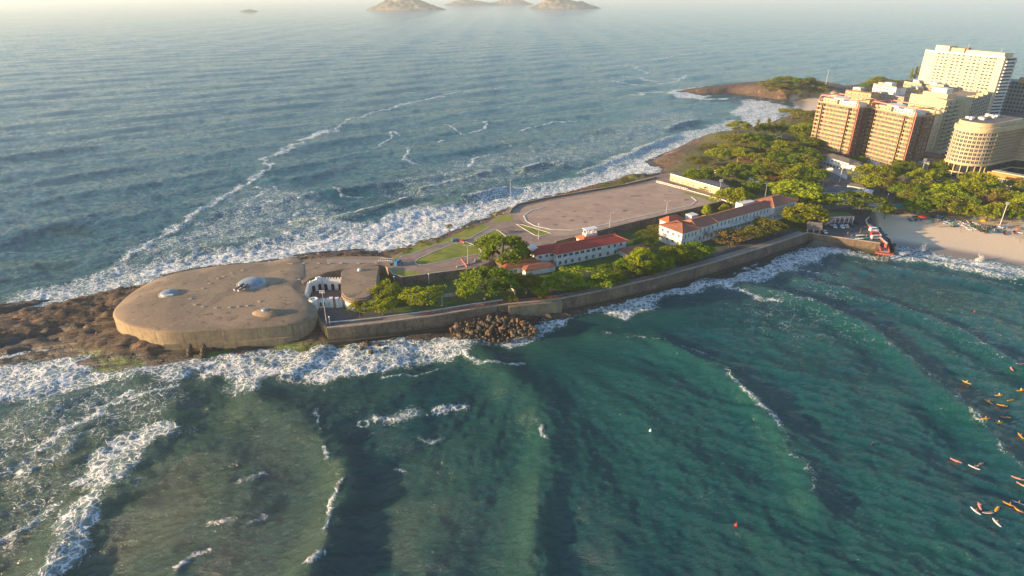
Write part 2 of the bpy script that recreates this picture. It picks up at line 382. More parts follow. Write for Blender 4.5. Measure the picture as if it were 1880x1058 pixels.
GRASSN = GL([(1085, 345), (1120, 335), (1150, 322), (1200, 317), (1240, 316), (1200, 335), (1178, 341), (1100, 353)], 8.0)

def land_h(X, Y):
    d = sdf(COAST, X, Y) + 3.0*(fbm(X/9, Y/9, 4, 5)-0.5)
    west = ss(-130, -175, X)
    u = X*0.96+Y*0.28; v = -X*0.28+Y*0.96
    strata = (1-np.abs(2*fbm(u/48, v/4.6, 4, 11, 0.5)-1)**0.7)-0.62+0.5*(fbm(u/18, v/1.5, 3, 12)-.5)
    rough = fbm(X/4.5, Y/4.5, 5, 23, 0.6)-0.5
    H = 3.4*(1-west) + 1.7*west
    ins = ss(0, 14, d)
    h = np.where(d > 0, 0.35 + ins*H, 0.35 + d*0.22)
    h = h + np.where(d > -4, 1, 0.3)*(strata*3.4*(0.5+0.5*west) + rough*1.7 + (fbm(u/3.5, v/1.6, 3, 29)-0.5)*1.3)*ss(-8, 5, d)
    # open channels in the western shelf
    ch = pdist(GL([(-60, 610), (0, 583), (60, 566), (150, 545), (240, 527)]), X, Y)
    h = h - 3.2*np.exp(-(ch/2.6)**2)*west*ss(-10, 3, d)
    ch2 = pdist(GL([(-60, 660), (0, 640), (60, 625), (105, 618)]), X, Y)
    h = h - 2.6*np.exp(-(ch2/2.6)**2)*west
    d2 = sdf(LOWER, X, Y)
    h = np.where(d2 > -1, np.minimum(h, 4.6), h)
    # land behind the parade ground and the wooded hill
    for (px, py, r, a) in ((1330, 270, 34, 9), (1400, 290, 45, 6), (1260, 290, 18, 4.5), (1450, 260, 50, 5.5), (1100, 350, 14, 3), (1170, 335, 16, 5), (1470, 225, 40, 4)):
        cx, cy = G(px, py, 4)
        h = h + a*np.exp(-(((X-cx)**2+(Y-cy)**2)/(r*r)))*ss(-2, 16, d)
    for (px, py, r, a) in ((1450, 170, 50, 9), (1385, 174, 38, 5.5), (1325, 171, 26, 3.5), (1485, 172, 42, 6)):
        cx, cy = G(px, py, 3)
        h = h + a*np.exp(-(((X-cx)**2+(Y-cy)**2)/(r*r)))*ss(-4, 22, d)
    # town side
    town = ss(150, 185, X)*(Y < 900)*ss(-5, 25, d)
    flat = np.where(Y < 640, 4.9, 4.9)
    near = ss(0.0, 12.0, sdf(GL([(1475, 440), (1500, 300), (1480, 240), (1560, 190), (1700, 150), (2600, 120), (2600, 640), (1880, 460), (1700, 410), (1640, 405), (1610, 430), (1600, 446)], 5), X, Y))
    h = h*(1-near) + (flat+0.3*(fbm(X/20, Y/20, 3, 3)-0.5))*near
    b = sdf(BEACH, X, Y); db = ss(-3, 3, b)
    sea = sdf(COAST, X, Y)
    h = h*(1-db) + np.clip(-0.3+sea*0.085, -1.5, 3.2)*db
    b2 = ss(-3, 3, sdf(ARP_BEACH, X, Y)); h = h*(1-b2) + np.clip(0.2+sea*0.06, 0, 4)*b2
    u = sdf(UPPER, X, Y); h = np.where(u > -2.5, np.minimum(h, 5.5+np.clip(-u, 0, 3)*2.0), h)
    fd = sdf(FORT_RIM, X, Y); h = np.where(fd > -1.0, np.minimum(h, 4.2), h)
    return h
FORT_RIM_PX = [(205, 580), (207, 572), (213, 563), (224, 552), (240, 538), (270, 520), (310, 504), (350, 496), (400, 488), (470, 481), (550, 478), (560, 490), (562, 520), (563, 542), (572, 556), (582, 566), (585, 573), (580, 580), (565, 588), (545, 594), (510, 598), (472, 601), (430, 604), (390, 606), (350, 608.5), (310, 610), (285, 608), (262, 604), (240, 599), (222, 592), (211, 586)]
FORT_RIM = GL(FORT_RIM_PX, 8.5)
VEG = [GL([(1180, 340), (1240, 300), (1290, 268), (1340, 240), (1460, 215), (1500, 240), (1500, 330), (1490, 400), (1340, 380), (1330, 335)], 6),
       GL([(1380, 160), (1430, 146), (1515, 156), (1530, 178), (1480, 176), (1430, 165)], 8),
       GL([(1640, 395), (1640, 340), (1720, 330), (1900, 350), (2300, 420), (2300, 470), (1880, 415), (1760, 400)], 5),
       GL([(720, 478), (800, 440), (905, 398), (935, 385), (935, 398), (812, 446)], 6), GRASSN]
def land_attr(X, Y, Zv):
    veg = np.zeros(X.shape)
    for p in VEG: veg = np.maximum(veg, ss(-3, 4, sdf(p, X, Y) + 7*(fbm(X/8, Y/8, 3, 31)-0.5)))
    sand = np.maximum(ss(-2.5, 1.5, sdf(BEACH, X, Y)), ss(-4, 2, sdf(ARP_BEACH, X, Y)))
    pave = ss(0, 6, sdf(GL([(1475, 440), (1500, 300), (1530, 200), (1700, 150), (2600, 120), (2600, 500), (1880, 400), (1700, 392), (1640, 398), (1610, 430), (1600, 446)], 5), X, Y))*(1-sand)
    algae = ss(2.6, 0.6, Zv)*(fbm(X/7, Y/7, 4, 41) > 0.46)*ss(-160, -40, -np.abs(X+75))
    green = ss(0.47, 0.60, fbm(X/9, Y/5, 4, 47))*ss(1.9, 0.9, Zv)*ss(-165, -150, X)*ss(-55, -80, X)*(Y < 205)
    col = np.stack([veg, sand, np.clip(green, 0, 1), np.maximum(pave, 0)], -1)
    return col
def land_mat():
    m, nt, b = new_mat('shore_ground')
    b.inputs['Roughness'].default_value = 0.9
    a = N(nt, 'ShaderNodeAttribute', attribute_name='land'); s = N(nt, 'ShaderNodeSeparateColor'); L(nt, a.outputs['Color'], s.inputs[0])
    v = wpos(nt); g = N(nt, 'ShaderNodeSeparateXYZ'); L(nt, v, g.inputs[0])
    mp = N(nt, 'ShaderNodeMapping'); mp.inputs['Rotation'].default_value = (0, 0, R(-16)); L(nt, v, mp.inputs[0])
    mp2 = N(nt, 'ShaderNodeMapping'); mp2.inputs['Scale'].default_value = (0.12, 0.9, 0.9); L(nt, mp.outputs[0], mp2.inputs[0])
    n1 = noise_n(nt, mp2.outputs[0], 1.0, 8, 0.65); n2 = noise_n(nt, v, 0.5, 8, 0.7)
    rock = mixc(nt, mr(nt, n1, 0.38, 0.58), (0.165, 0.10, 0.06), (0.05, 0.036, 0.027))
    rock = mixc(nt, mr(nt, n2, 0.46, 0.62), rock, (0.055, 0.04, 0.03))
    rock = mixc(nt, mr(nt, noise_n(nt, v, 0.09, 5, 0.6), 0.55, 0.7), rock, (0.30, 0.18, 0.10))
    wet = mr(nt, math_n(nt, 'MULTIPLY_ADD', n2, -1.6, g.outputs[2]), 0.0, 1.2)
    rock = mixc(nt, wet, (0.035, 0.027, 0.021), rock)
    gr = mixc(nt, mr(nt, n2, 0.35, 0.65), (0.065, 0.085, 0.02), (0.13, 0.115, 0.04))
    sand = mixc(nt, mr(nt, g.outputs[2], 0.25, 1.0), (0.21, 0.165, 0.125), (0.60, 0.47, 0.32))
    sand = mixc(nt, mr(nt, noise_n(nt, v, 0.8, 6, 0.7), 0.45, 0.7, 0.0, 0.22), sand, (0.3, 0.24, 0.18))
    pave = mixc(nt, n2, (0.13, 0.12, 0.11), (0.2, 0.18, 0.16))
    c = mixc(nt, a.outputs['Alpha'], rock, pave); c = mixc(nt, s.outputs[0], c, gr); c = mixc(nt, s.outputs[1], c, sand)
    al = math_n(nt, 'MULTIPLY', s.outputs[2], mr(nt, n2, 0.35, 0.6))
    c = mixc(nt, al, c, (0.10, 0.17, 0.012))
    L(nt, c, b.inputs['Base Color'])
    wr = math_n(nt, 'MULTIPLY_ADD', wet, 0.45, 0.45); L(nt, wr, b.inputs['Roughness'])
    hh = math_n(nt, 'ADD', n1, n2)
    bs = N(nt, 'ShaderNodeBump'); bs.inputs['Distance'].default_value = 1.6
    L(nt, math_n(nt, 'SUBTRACT', 0.75, math_n(nt, 'MULTIPLY', s.outputs[1], 0.7)), bs.inputs['Strength'])
    L(nt, hh, bs.inputs['Height']); L(nt, bs.outputs[0], b.inputs['Normal'])
    return m
MT['land'] = land_mat()
xs = np.arange(-330, 300, 1.25); ys = np.arange(172, 440, 1.25)
X, Y = np.meshgrid(xs, ys); Zl = land_h(X, Y)
keep = (Zl > -1.6) & (sdf(LOWER, X, Y) < 8) & (sdf(UPPER, X, Y) < 5) & (sdf(FORT_RIM, X, Y) < 6)
o = grid_mesh('rocky_shore', X, Y, Zl, keep, MT['land'], {'land': land_attr(X, Y, Zl)}); tag(o, kind='structure')
xs = np.arange(20, 1100, 3.6)
ys = np.arange(436, 1250, 3.6)
X, Y = np.meshgrid(xs, ys); Zl2 = land_h(X, Y); Zl2 = Zl2-0.1
o = grid_mesh('terrain', X, Y, Zl2, Zl2 > -1.6, MT['land'], {'land': land_attr(X, Y, Zl2)}); tag(o, kind='structure')
xs = np.arange(298, 900, 3.6); ys = np.arange(150, 442, 3.6)
X, Y = np.meshgrid(xs, ys); Zl3 = land_h(X, Y)-0.1
o = grid_mesh('town_ground', X, Y, Zl3, Zl3 > -1.6, MT['land'], {'land': land_attr(X, Y, Zl3)}); tag(o, kind='structure')
def ground_z(x, y): return float(land_h(np.array([[x]]), np.array([[y]]))[0, 0])

# ------------------------------------------------------------------ sea
rows = 1080; cols = 760
yr = 52*np.exp(np.linspace(0, math.log(17000/52), rows))
tx = np.linspace(-1, 1, cols)
Y = np.repeat(yr[:, None], cols, 1); X = tx[None, :]*(0.80*Y+85)
coast_d = -sdf(COAST, X, Y)                     # metres offshore
P0 = np.array([5.0, 212.0])
rad = np.hypot(X-P0[0], Y-P0[1]); th = np.arctan2(Y-P0[1], X-P0[0])
bay = ss(20, -30, Y-(212+0.28*X))*1.0           # south of the headland
bay = np.where(X < -150, bay*ss(-320, -150, X)+0.0, bay)
# open ocean swell, travelling towards the shore
pd = (X*0.46 - Y*0.89); cd = (X*0.89+Y*0.46)
wv = 26*(fbm(X/170, Y/170, 3, 61)-0.5)
fade = 1/(1+(Y/2600)**2)
def crest(ph, sharp=1.6): return ((np.sin(ph)+1)/2)**sharp*2-0.8
sw = 0.75*crest((pd+wv)*2*math.pi/74)*(0.3+1.3*fbm(cd/120, pd/60, 2, 71))
sw += 0.34*crest((pd*0.97+cd*0.25+wv*1.2)*2*math.pi/31)*(2*fbm(cd/50, pd/30, 2, 73))
sw += 1.1*(fbm(cd/13, pd/5.2, 3, 81, 0.5)-0.5)*0.9
sw += 1.0*(fbm(cd/4.5, pd/2.2, 2, 85)-0.5)*ss(900, 300, Y)
shore_damp = ss(0, 25, coast_d)
# bay: waves wrapping round the headland, crests radiating from it
arc = th*95+10*(fbm(X/45, Y/45, 3, 91)-0.5)
nearP = ss(14, 60, rad)
bw = 0.3*nearP*crest(arc*2*math.pi/34+0.6)*(0.2+1.2*fbm(arc/40, rad/70, 2, 95))
a2 = th*70
bw += 1.3*nearP*(fbm(a2/8.0, rad/17, 5, 101, 0.58)-0.5)
diag = (X*0.5-Y*0.86); dal = (X*0.86+Y*0.5)
bw += (1.5*(fbm(diag/4, dal/12, 4, 103, 0.58)-0.5))*ss(60, -40, X)
diag2 = (X*0.5+Y*0.86); dal2 = (-X*0.86+Y*0.5)
bw += (1.1*(fbm(diag2/3.4, dal2/9, 3, 107, 0.55)-0.5))*ss(0, 80, X)
bw += 0.4*(fbm(X/2.2, Y/1.5, 2, 109)-0.5)
Zs = (sw*fade*(0.35+0.65*shore_damp))*(1-bay) + bw*bay*(0.5+0.5*ss(0, 12, coast_d))
# digitised crests (px at sea level): line, width, height
CRESTS = [
 ([(470, 735), (540, 770), (600, 815), (632, 870), (630, 920), (600, 990), (560, 1070)], 5.5, 1.5),
 ([(240, 690), (320, 745), (330, 780), (250, 850), (160, 940), (80, 1060)], 5.0, 0.9),
 ([(860, 640), (930, 685), (985, 735), (1010, 800), (1000, 880), (985, 960), (985, 1060)], 6.5, 1.3),
 ([(1100, 620), (1200, 625), (1300, 665), (1370, 720), (1430, 790), (1475, 860), (1500, 930)], 5.0, 1.2),
 ([(1290, 520), (1400, 530), (1500, 560), (1600, 610), (1700, 690), (1800, 780), (1890, 880)], 4.5, 1.5),
 ([(1440, 500), (1540, 530), (1640, 560), (1760, 610), (1890, 680)], 3.5, 1.3),
 ([(1560, 480), (1700, 500), (1800, 520), (1900, 548)], 3.0, 0.6),
 ([(1630, 471), (1700, 479), (1770, 490), (1840, 507), (1900, 520)], 2.2, 1.0),
 ([(1480, 470), (1540, 478), (1600, 500)], 2.5, 0.6),
 ([(100, 745), (170, 720), (240, 690), (330, 682)], 4.0, 0.8),
 ([(460, 700), (530, 690), (575, 660), (590, 640)], 3.0, 0.9),
 ([(560, 405), (620, 400), (700, 380), (745, 366)], 5.0, 1.8),
 ([(850, 367), (890, 360), (925, 350)], 4.0, 2.1),
 ([(770, 345), (840, 330), (900, 315)], 6.0, 1.4),
 ([(960, 312), (1000, 302), (1030, 300)], 5.0, 2.0),
 ([(1060, 320), (1120, 298), (1180, 274), (1240, 252)], 5.0, 1.6),
 ([(1225, 236), (1250, 228), (1280, 222)], 3.5, 1.0),
 ([(500, 330), (570, 322), (640, 300)], 7.0, 1.2),
 ([(620, 350), (700, 340), (780, 330)], 6.0, 1.2),
 ([(0, 440), (60, 425), (150, 400), (210, 385)], 9.0, 1.4),
 ([(0, 292), (120, 272), (220, 250), (300, 243)], 10.0, 1.2),
 ([(0, 345), (110, 325), (210, 310)], 8.0, 0.9),
]
for pts, w, a in CRESTS:
    ln = GL(pts); xs_ = [p[0] for p in ln]; ys_ = [p[1] for p in ln]
    msk = (X > min(xs_)-30) & (X < max(xs_)+30) & (Y > min(ys_)-30) & (Y < max(ys_)+30)
    ii = np.where(msk)
    d = pdist(ln, X[ii]+2.5*(fbm(X[ii]/14, Y[ii]/14, 2, 7)-0.5), Y[ii]+2.5*(fbm(X[ii]/14+9, Y[ii]/14, 2, 8)-0.5))
    amp = a*(0.55+0.9*fbm(X[ii]/20, Y[ii]/20, 2, 9))
    Zs[ii] += amp*(np.exp(-(d/w)**2) - 0.35*np.exp(-((d-2.4*w)/(1.3*w))**2))
# foam density field
foam = np.zeros(X.shape)
def fpoly(pts, dens, soft=5.0, wob=8.0):
    global foam
    p = GL(pts); xs_ = [q[0] for q in p]; ys_ = [q[1] for q in p]; mg = soft*3+wob
    ii = np.where((X > min(xs_)-mg) & (X < max(xs_)+mg) & (Y > min(ys_)-mg) & (Y < max(ys_)+mg))
    s = sdf(p, X[ii], Y[ii]) + wob*(fbm(X[ii]/9, Y[ii]/9, 4, 201)-0.5)*2
    foam[ii] = np.maximum(foam[ii], dens*ss(-soft, soft, s))
def fline(pts, w, dens, wob=5.0):
    global foam
    p = GL(pts); xs_ = [q[0] for q in p]; ys_ = [q[1] for q in p]; mg = w*3+wob
    ii = np.where((X > min(xs_)-mg) & (X < max(xs_)+mg) & (Y > min(ys_)-mg) & (Y < max(ys_)+mg))
    xx = X[ii]; yy = Y[ii]
    d = pdist(p, xx+wob*2*(fbm(xx/11, yy/11, 4, 211)-0.5), yy+wob*2*(fbm(xx/11+5, yy/11+3, 4, 213)-0.5))
    ww = w*(0.4+1.2*fbm(xx/15, yy/15, 3, 217))
    foam[ii] = np.maximum(foam[ii], dens*np.exp(-(d/ww)**2))
# northern surf
fpoly([(-60, 590), (0, 548), (100, 524), (220, 492), (330, 468), (440, 452), (520, 430), (600, 408), (700, 408), (760, 378), (840, 376), (905, 352), (960, 340), (1060, 322), (1120, 292), (1180, 270), (1240, 248), (1300, 232), (1345, 218), (1420, 232), (1300, 280), (1210, 330), (1080, 372), (940, 410), (800, 460), (640, 480), (480, 500), (300, 520), (100, 570), (0, 600)], 0.68, 6, 9)
fpoly([(240, 505), (400, 470), (520, 448), (640, 428), (720, 400), (790, 385), (900, 375), (1000, 352), (1100, 325), (1190, 285), (1260, 262), (1300, 270), (1200, 330), (1000, 385), (800, 460), (600, 480), (400, 500)], 0.90, 4, 9)
fpoly([(240, 480), (260, 455), (330, 420), (400, 380), (450, 350), (560, 350), (660, 400), (560, 430), (420, 455)], 0.46, 14, 14)
fpoly([(700, 330), (900, 280), (1060, 250), (1200, 200), (1300, 205), (1260, 240), (1100, 300), (900, 345), (720, 375)], 0.36, 18, 14)
fpoly([(1340, 205), (1370, 183), (1410, 186), (1450, 195), (1445, 225), (1380, 240)], 0.85, 8, 9)
fpoly([(1225, 172), (1240, 164), (1300, 158), (1330, 160), (1300, 180), (1345, 180), (1330, 184), (1250, 180)], 0.9, 6, 6)
fline([(218, 480), (262, 458), (310, 428), (360, 395), (400, 366), (440, 345), (495, 311), (482, 290), (520, 277), (560, 258), (600, 242)], 3.6, 0.85, 8)
fline([(560, 258), (580, 247), (603, 240)], 5.0, 1.0, 5)
fline([(600, 243), (650, 218), (680, 208), (760, 188), (830, 172), (930, 160)], 3.5, 0.75, 9)
for pts in ([(752, 273), (742, 290), (752, 300), (775, 303)], [(855, 305), (870, 292), (900, 283), (912, 285)], [(686, 272), (715, 255), (722, 243), (735, 250)], [(818, 228), (850, 246), (880, 240), (895, 225), (870, 220)], [(470, 345), (490, 350), (475, 362)], [(500, 343), (512, 352)], [(625, 350), (640, 358), (680, 362)], [(540, 370), (580, 355)], [(800, 262), (815, 256)], [(950, 240), (1010, 225), (1060, 222)], [(920, 262), (935, 270)]):
    fline(pts, 1.6, 0.85, 5)
for pts in ([(1120, 121), (1160, 120), (1190, 135)], [(1130, 150), (1180, 158), (1230, 152), (1260, 140)], [(1150, 140), (1200, 150)], [(1160, 175), (1210, 168), (1240, 170)], [(1200, 110), (1250, 100), (1300, 98)]):
    fline(pts, 5.0, 0.80, 14)
fline([(405, 22), (440, 21.5), (520, 21.5)], 14, 0.9, 20)
fline([(670, 18), (700, 19), (760, 19), (815, 19)], 14, 0.75, 8)
for c in CRESTS[11:17]: fline(c[0], 1.6, 0.85, 2)
# southern surf
fpoly([(-80, 700), (0, 660), (120, 655), (160, 672), (250, 672), (330, 662), (480, 645), (560, 640), (640, 640), (700, 628), (800, 612), (900, 625), (860, 640), (830, 655), (780, 668), (700, 688), (580, 700), (560, 695), (500, 702), (470, 716), (380, 700), (300, 694), (230, 700), (100, 725), (0, 738), (-80, 760)], 0.78, 4.0, 7)
fpoly([(900, 630), (960, 605), (1030, 580), (1090, 562), (1150, 545), (1240, 528), (1340, 505), (1400, 480), (1450, 462), (1520, 452), (1560, 460), (1500, 482), (1430, 505), (1370, 520), (1320, 530), (1250, 537), (1200, 560), (1150, 582), (1100, 572), (1040, 590), (990, 615), (940, 640)], 0.82, 2.2, 4)
fpoly([(1500, 452), (1630, 472), (1640, 460), (1700, 462), (1800, 480), (1890, 500), (1890, 520), (1780, 500), (1690, 480), (1640, 478), (1560, 470)], 0.70, 2.5, 3)
fpoly([(0, 740), (130, 720), (300, 700), (360, 720), (300, 760), (200, 800), (90, 830), (0, 870)], 0.30, 6, 9)
fpoly([(220, 790), (310, 775), (325, 785), (270, 815), (235, 850), (225, 890), (195, 920), (170, 960), (130, 1040), (90, 1080), (70, 1070), (110, 980), (120, 940), (150, 890), (180, 840)], 0.66, 3.0, 8)
fline([(85, 810), (140, 780), (200, 740), (235, 720)], 2.2, 0.75, 4)
fline([(215, 742), (250, 730), (320, 710)], 1.2, 0.95, 1.5)
fline([(40, 870), (100, 830), (160, 790)], 2.5, 0.55, 5)
fline([(0, 1000), (60, 960), (100, 930)], 1.6, 0.6, 4)
fline([(0, 880), (60, 830), (110, 800)], 2.0, 0.55, 5)
fpoly([(0, 860), (120, 830), (160, 860), (60, 980), (0, 1040)], 0.24, 6, 6)
for pts, w in (([(690, 765), (720, 770), (750, 760)], 2.4), ([(795, 752), (820, 750), (855, 742)], 1.3), ([(785, 808), (815, 800)], 1.0), ([(455, 965), (480, 952)], 1.1), ([(330, 1045), (385, 1018)], 1.0), ([(440, 880), (475, 868)], 0.8), ([(380, 965), (420, 960)], 0.8), ([(600, 975), (615, 930), (633, 885)], 1.0), ([(560, 1045), (592, 1015)], 0.8), ([(590, 830), (596, 850)], 0.7), ([(596, 790), (584, 760)], 0.5), ([(998, 780), (1003, 800)], 0.7), ([(725, 858), (745, 862)], 0.7), ([(1040, 560), (1060, 575)], 1)):
    fline(pts, w*1.15, 0.66, 3.0)
ring = [(667+9*math.cos(t), 776+6*math.sin(t)) for t in np.linspace(0, 6.28, 14)]
fline(ring, 0.45, 0.95, 0.3)
for pts, w in (([(850, 650), (880, 672), (960, 665)], 0.9), ([(690, 690), (760, 690), (800, 675)], 0.8), ([(1290, 515), (1340, 530), (1400, 545), (1440, 550)], 1.2), ([(1350, 700), (1400, 750), (1440, 790)], 1.2), ([(1440, 490), (1500, 500)], 1.2), ([(1820, 508), (1880, 522)], 0.8)):
    fline(pts, w, 0.72, 3)
for c in CRESTS[3:7]: fline([(x+4, y-3) for x, y in c[0]], 1.2, 0.34, 6)
fpoly([(1300, 560), (1450, 470), (1560, 480), (1620, 560), (1600, 640), (1420, 640)], 0.15, 20, 6)  # sun glints on the right bay, painted as sparse foam flecks
fpoly([(1560, 480), (1700, 500), (1890, 560), (1890, 760), (1700, 640)], 0.10, 14, 6)  # fainter water glints farther right, also painted as foam
foam = np.maximum(foam, 0.62*ss(6, 0, coast_d)*(coast_d > -6)*(Y < 900))
Zs += foam*(1.1*(fbm(X/3.2, Y/2.6, 4, 401, 0.6)-0.45)+0.2)*ss(1600, 700, Y)
# sediment / water colour, and light painted on wave crests
turb = 0.95*ss(26, 0, coast_d)*bay + 0.9*ss(-20, -110, X)*bay*ss(60, 200, Y+60)
turb += bay*0.5*(ss(0.40, 0.75, fbm(arc/30, rad/60, 2, 301))*nearP+0.5*(1-nearP))
turb += (1-bay)*(0.35*ss(60, 0, coast_d)+0.5*ss(0.58, 0.75, fbm(X/40, Y/25, 3, 303))*ss(260, 60, coast_d))
lip = np.zeros(X.shape)  # paler sun-side crest faces: light through thin water put into the colour
for pts, w, a in CRESTS[:4]+CRESTS[11:17]:
    ln = GL(pts); xs_ = [p[0] for p in ln]; ys_ = [p[1] for p in ln]
    ii = np.where((X > min(xs_)-30) & (X < max(xs_)+30) & (Y > min(ys_)-30) & (Y < max(ys_)+30))
    lip[ii] = np.maximum(lip[ii], 0.8*np.exp(-(pdist(ln, X[ii]+2, Y[ii])/(w*1.3))**2))
turb = np.clip(np.maximum(turb, lip), 0, 1)
green = np.clip(bay*ss(-90, 60, X)+0.25*(1-bay)*ss(120, 10, coast_d), 0, 1)
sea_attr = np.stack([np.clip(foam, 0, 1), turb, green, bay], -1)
def sea_mat():
    m, nt, b = new_mat('sea_water')
    a = N(nt, 'ShaderNodeAttribute', attribute_name='sea'); s = N(nt, 'ShaderNodeSeparateColor'); L(nt, a.outputs['Color'], s.inputs[0])
    v = wpos(nt)
    dens = s.outputs[0]
    warp = N(nt, 'ShaderNodeTexNoise'); warp.inputs['Scale'].default_value = 0.25; warp.inputs['Detail'].default_value = 4; L(nt, v, warp.inputs['Vector'])
    wa = N(nt, 'ShaderNodeVectorMath', operation='MULTIPLY_ADD'); wa.inputs[1].default_value = (5, 5, 0); L(nt, warp.outputs['Color'], wa.inputs[0]); L(nt, v, wa.inputs[2])
    vo = N(nt, 'ShaderNodeTexVoronoi', feature='DISTANCE_TO_EDGE'); vo.inputs['Scale'].default_value = 0.45; L(nt, wa.outputs[0], vo.inputs['Vector'])
    vo2 = N(nt, 'ShaderNodeTexVoronoi', feature='DISTANCE_TO_EDGE'); vo2.inputs['Scale'].default_value = 1.1; L(nt, wa.outputs[0], vo2.inputs['Vector'])
    lace = mr(nt, vo.outputs['Distance'], 0.0, 0.22, 1.0, 0.0); lace2 = mr(nt, vo2.outputs['Distance'], 0.0, 0.22, 1.0, 0.0)
    n1 = noise_n(nt, v, 0.16, 9, 0.68, 0.4); n2 = noise_n(nt, v, 0.8, 6, 0.7, 0.3)
    val = math_n(nt, 'MULTIPLY_ADD', n1, 1.5, -0.75)
    val = math_n(nt, 'ADD', val, math_n(nt, 'MULTIPLY_ADD', n2, 0.7, -0.35))
    val = math_n(nt, 'ADD', val, math_n(nt, 'MULTIPLY_ADD', lace, 0.55, -0.25))
    val = math_n(nt, 'ADD', val, math_n(nt, 'MULTIPLY_ADD', lace2, 0.36, -0.18))
    val = math_n(nt, 'ADD', val, math_n(nt, 'MULTIPLY', dens, 0.88))
    fm = mr(nt, val, 0.38, 1.02)
    fm = math_n(nt, 'MULTIPLY', fm, mr(nt, dens, 0.03, 0.2))
    # body colour
    deep = mixc(nt, a.outputs['Alpha'], (0.010, 0.078, 0.108), (0.001, 0.036, 0.044))
    deep = mixc(nt, s.outputs[2], deep, (0.001, 0.054, 0.057))
    tcol = mixc(nt, s.outputs[2], (0.044, 0.084, 0.048), (0.010, 0.082, 0.062))
    tn = mr(nt, noise_n(nt, v, 0.05, 3, 0.5, 0.5), 0.3, 0.7, 0.72, 1.0)
    body = mixc(nt, math_n(nt, 'MULTIPLY', s.outputs[1], tn), deep, tcol)
    aer = mr(nt, math_n(nt, 'ADD', dens, math_n(nt, 'MULTIPLY_ADD', n1, 0.6, -0.3)), 0.15, 1.0, 0.0, 0.85)
    body = mixc(nt, aer, body, (0.22, 0.32, 0.33))
    foamc = mixc(nt, n2, (0.66, 0.68, 0.70), (0.86, 0.86, 0.86))
    L(nt, mixc(nt, fm, body, foamc), b.inputs['Base Color'])
    L(nt, math_n(nt, 'MULTIPLY_ADD', fm, 0.6, 0.08), b.inputs['Roughness'])
    b.inputs['IOR'].default_value = 1.33
    b.inputs['Specular IOR Level'].default_value = 0.55
    st = N(nt, 'ShaderNodeMapping'); st.inputs['Rotation'].default_value = (0, 0, R(-27)); st.inputs['Scale'].default_value = (0.45, 1.0, 1.0); L(nt, v, st.inputs[0])
    b1 = noise_n(nt, st.outputs[0], 0.75, 8, 0.70, 0.2)
    b2 = noise_n(nt, v, 2.2, 4, 0.6)
    h = math_n(nt, 'ADD', b1, math_n(nt, 'MULTIPLY', b2, 0.25))
    h = math_n(nt, 'ADD', h, math_n(nt, 'MULTIPLY', fm, 0.35))
    bn = N(nt, 'ShaderNodeBump'); bn.inputs['Distance'].default_value = 1.5; bn.inputs['Strength'].default_value = 0.8
    L(nt, h, bn.inputs['Height']); L(nt, bn.outputs[0], b.inputs['Normal'])
    return m
MT['sea'] = sea_mat()
sea_keep = coast_d > -14
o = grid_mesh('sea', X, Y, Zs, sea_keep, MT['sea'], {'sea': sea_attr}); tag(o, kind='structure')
SEA_Z = (X, Y, Zs)
def sea_z(x, y):
    i = np.searchsorted(yr, y); i = min(max(i, 0), rows-1)
    j = int(round((x/(0.80*yr[i]+85)+1)/2*(cols-1))); return float(Zs[i, min(max(j, 0), cols-1)])
# haze
def haze():
    m = bpy.data.materials.new('haze_air'); m.use_nodes = True; nt = m.node_tree
    for n in list(nt.nodes): nt.nodes.remove(n)
    o = N(nt, 'ShaderNodeOutputMaterial'); v = N(nt, 'ShaderNodeVolumePrincipled')
    v.inputs['Color'].default_value = (0.78, 0.90, 1.0, 1); v.inputs['Density'].default_value = HAZE_D; v.inputs['Anisotropy'].default_value = 0.2
    L(nt, v.outputs[0], o.inputs['Volume'])
    mb = MB(); mb.box((0, 8500, 64), (32000, 18500, 134)); ob = mb.build('haze', m); tag(ob, kind='stuff'); return ob
HAZE_D = 0.95e-4
haze()
# ------------------------------------------------------------------ terraces
mb = MB(); mb.prism(LOWER, 0.5, Zg); setting('lower_terrace', mb, MT['grass_dark'])
mb = MB(); mb.prism(UPPER, 4.0, Zu)
ut = setting('upper_terrace', mb, MT['road'])
def sheet(name, pts, z, mat, lift=0.004, hole=None):
    mb = MB(); mb.prism(GL(pts, z), z-0.3, z+lift); return setting(name, mb, mat)
# parade ground
PAR = [(948, 390), (960, 381), (1000, 371), (1080, 357), (1150, 345), (1205, 335), (1240, 343), (1285, 356), (1318, 368), (1290, 377), (1150, 408), (1060, 430), (1030, 434), (1003, 430), (975, 418), (955, 404)]
sheet('parade_ground', PAR, Zu, MT['parade'], 0.006)
OV = [(1000, 380), (975, 387), (962, 396), (966, 406), (982, 415), (1012, 421.5), (1050, 423), (1090, 417), (1170, 398.5), (1269, 377), (1279, 369), (1270, 362)]
mb = MB(); mb.strip(GL(OV, Zu), 0.75, Zu, Zu+0.16); tag(mb.build('track_kerb', MT['kerb']), 'long curved white kerb running round the parade ground', 'kerb')
for pts in ([(1005, 372), (1085, 358), (1180, 342)], [(1075, 404), (1150, 388), (1230, 372)], [(1000, 395), (1100, 372), (1200, 352)]):
    pass
mb = MB(); mb.strip(GL([(960, 395), (1075, 372), (1190, 350)], Zu), 0.35, Zu+0.006, Zu+0.012); mb.strip(GL([(1060, 404), (1170, 381), (1250, 362)], Zu), 0.3, Zu+0.006, Zu+0.012)
setting('painted_lines', mb, MT['path'])
random.seed(4)
mb = MB()
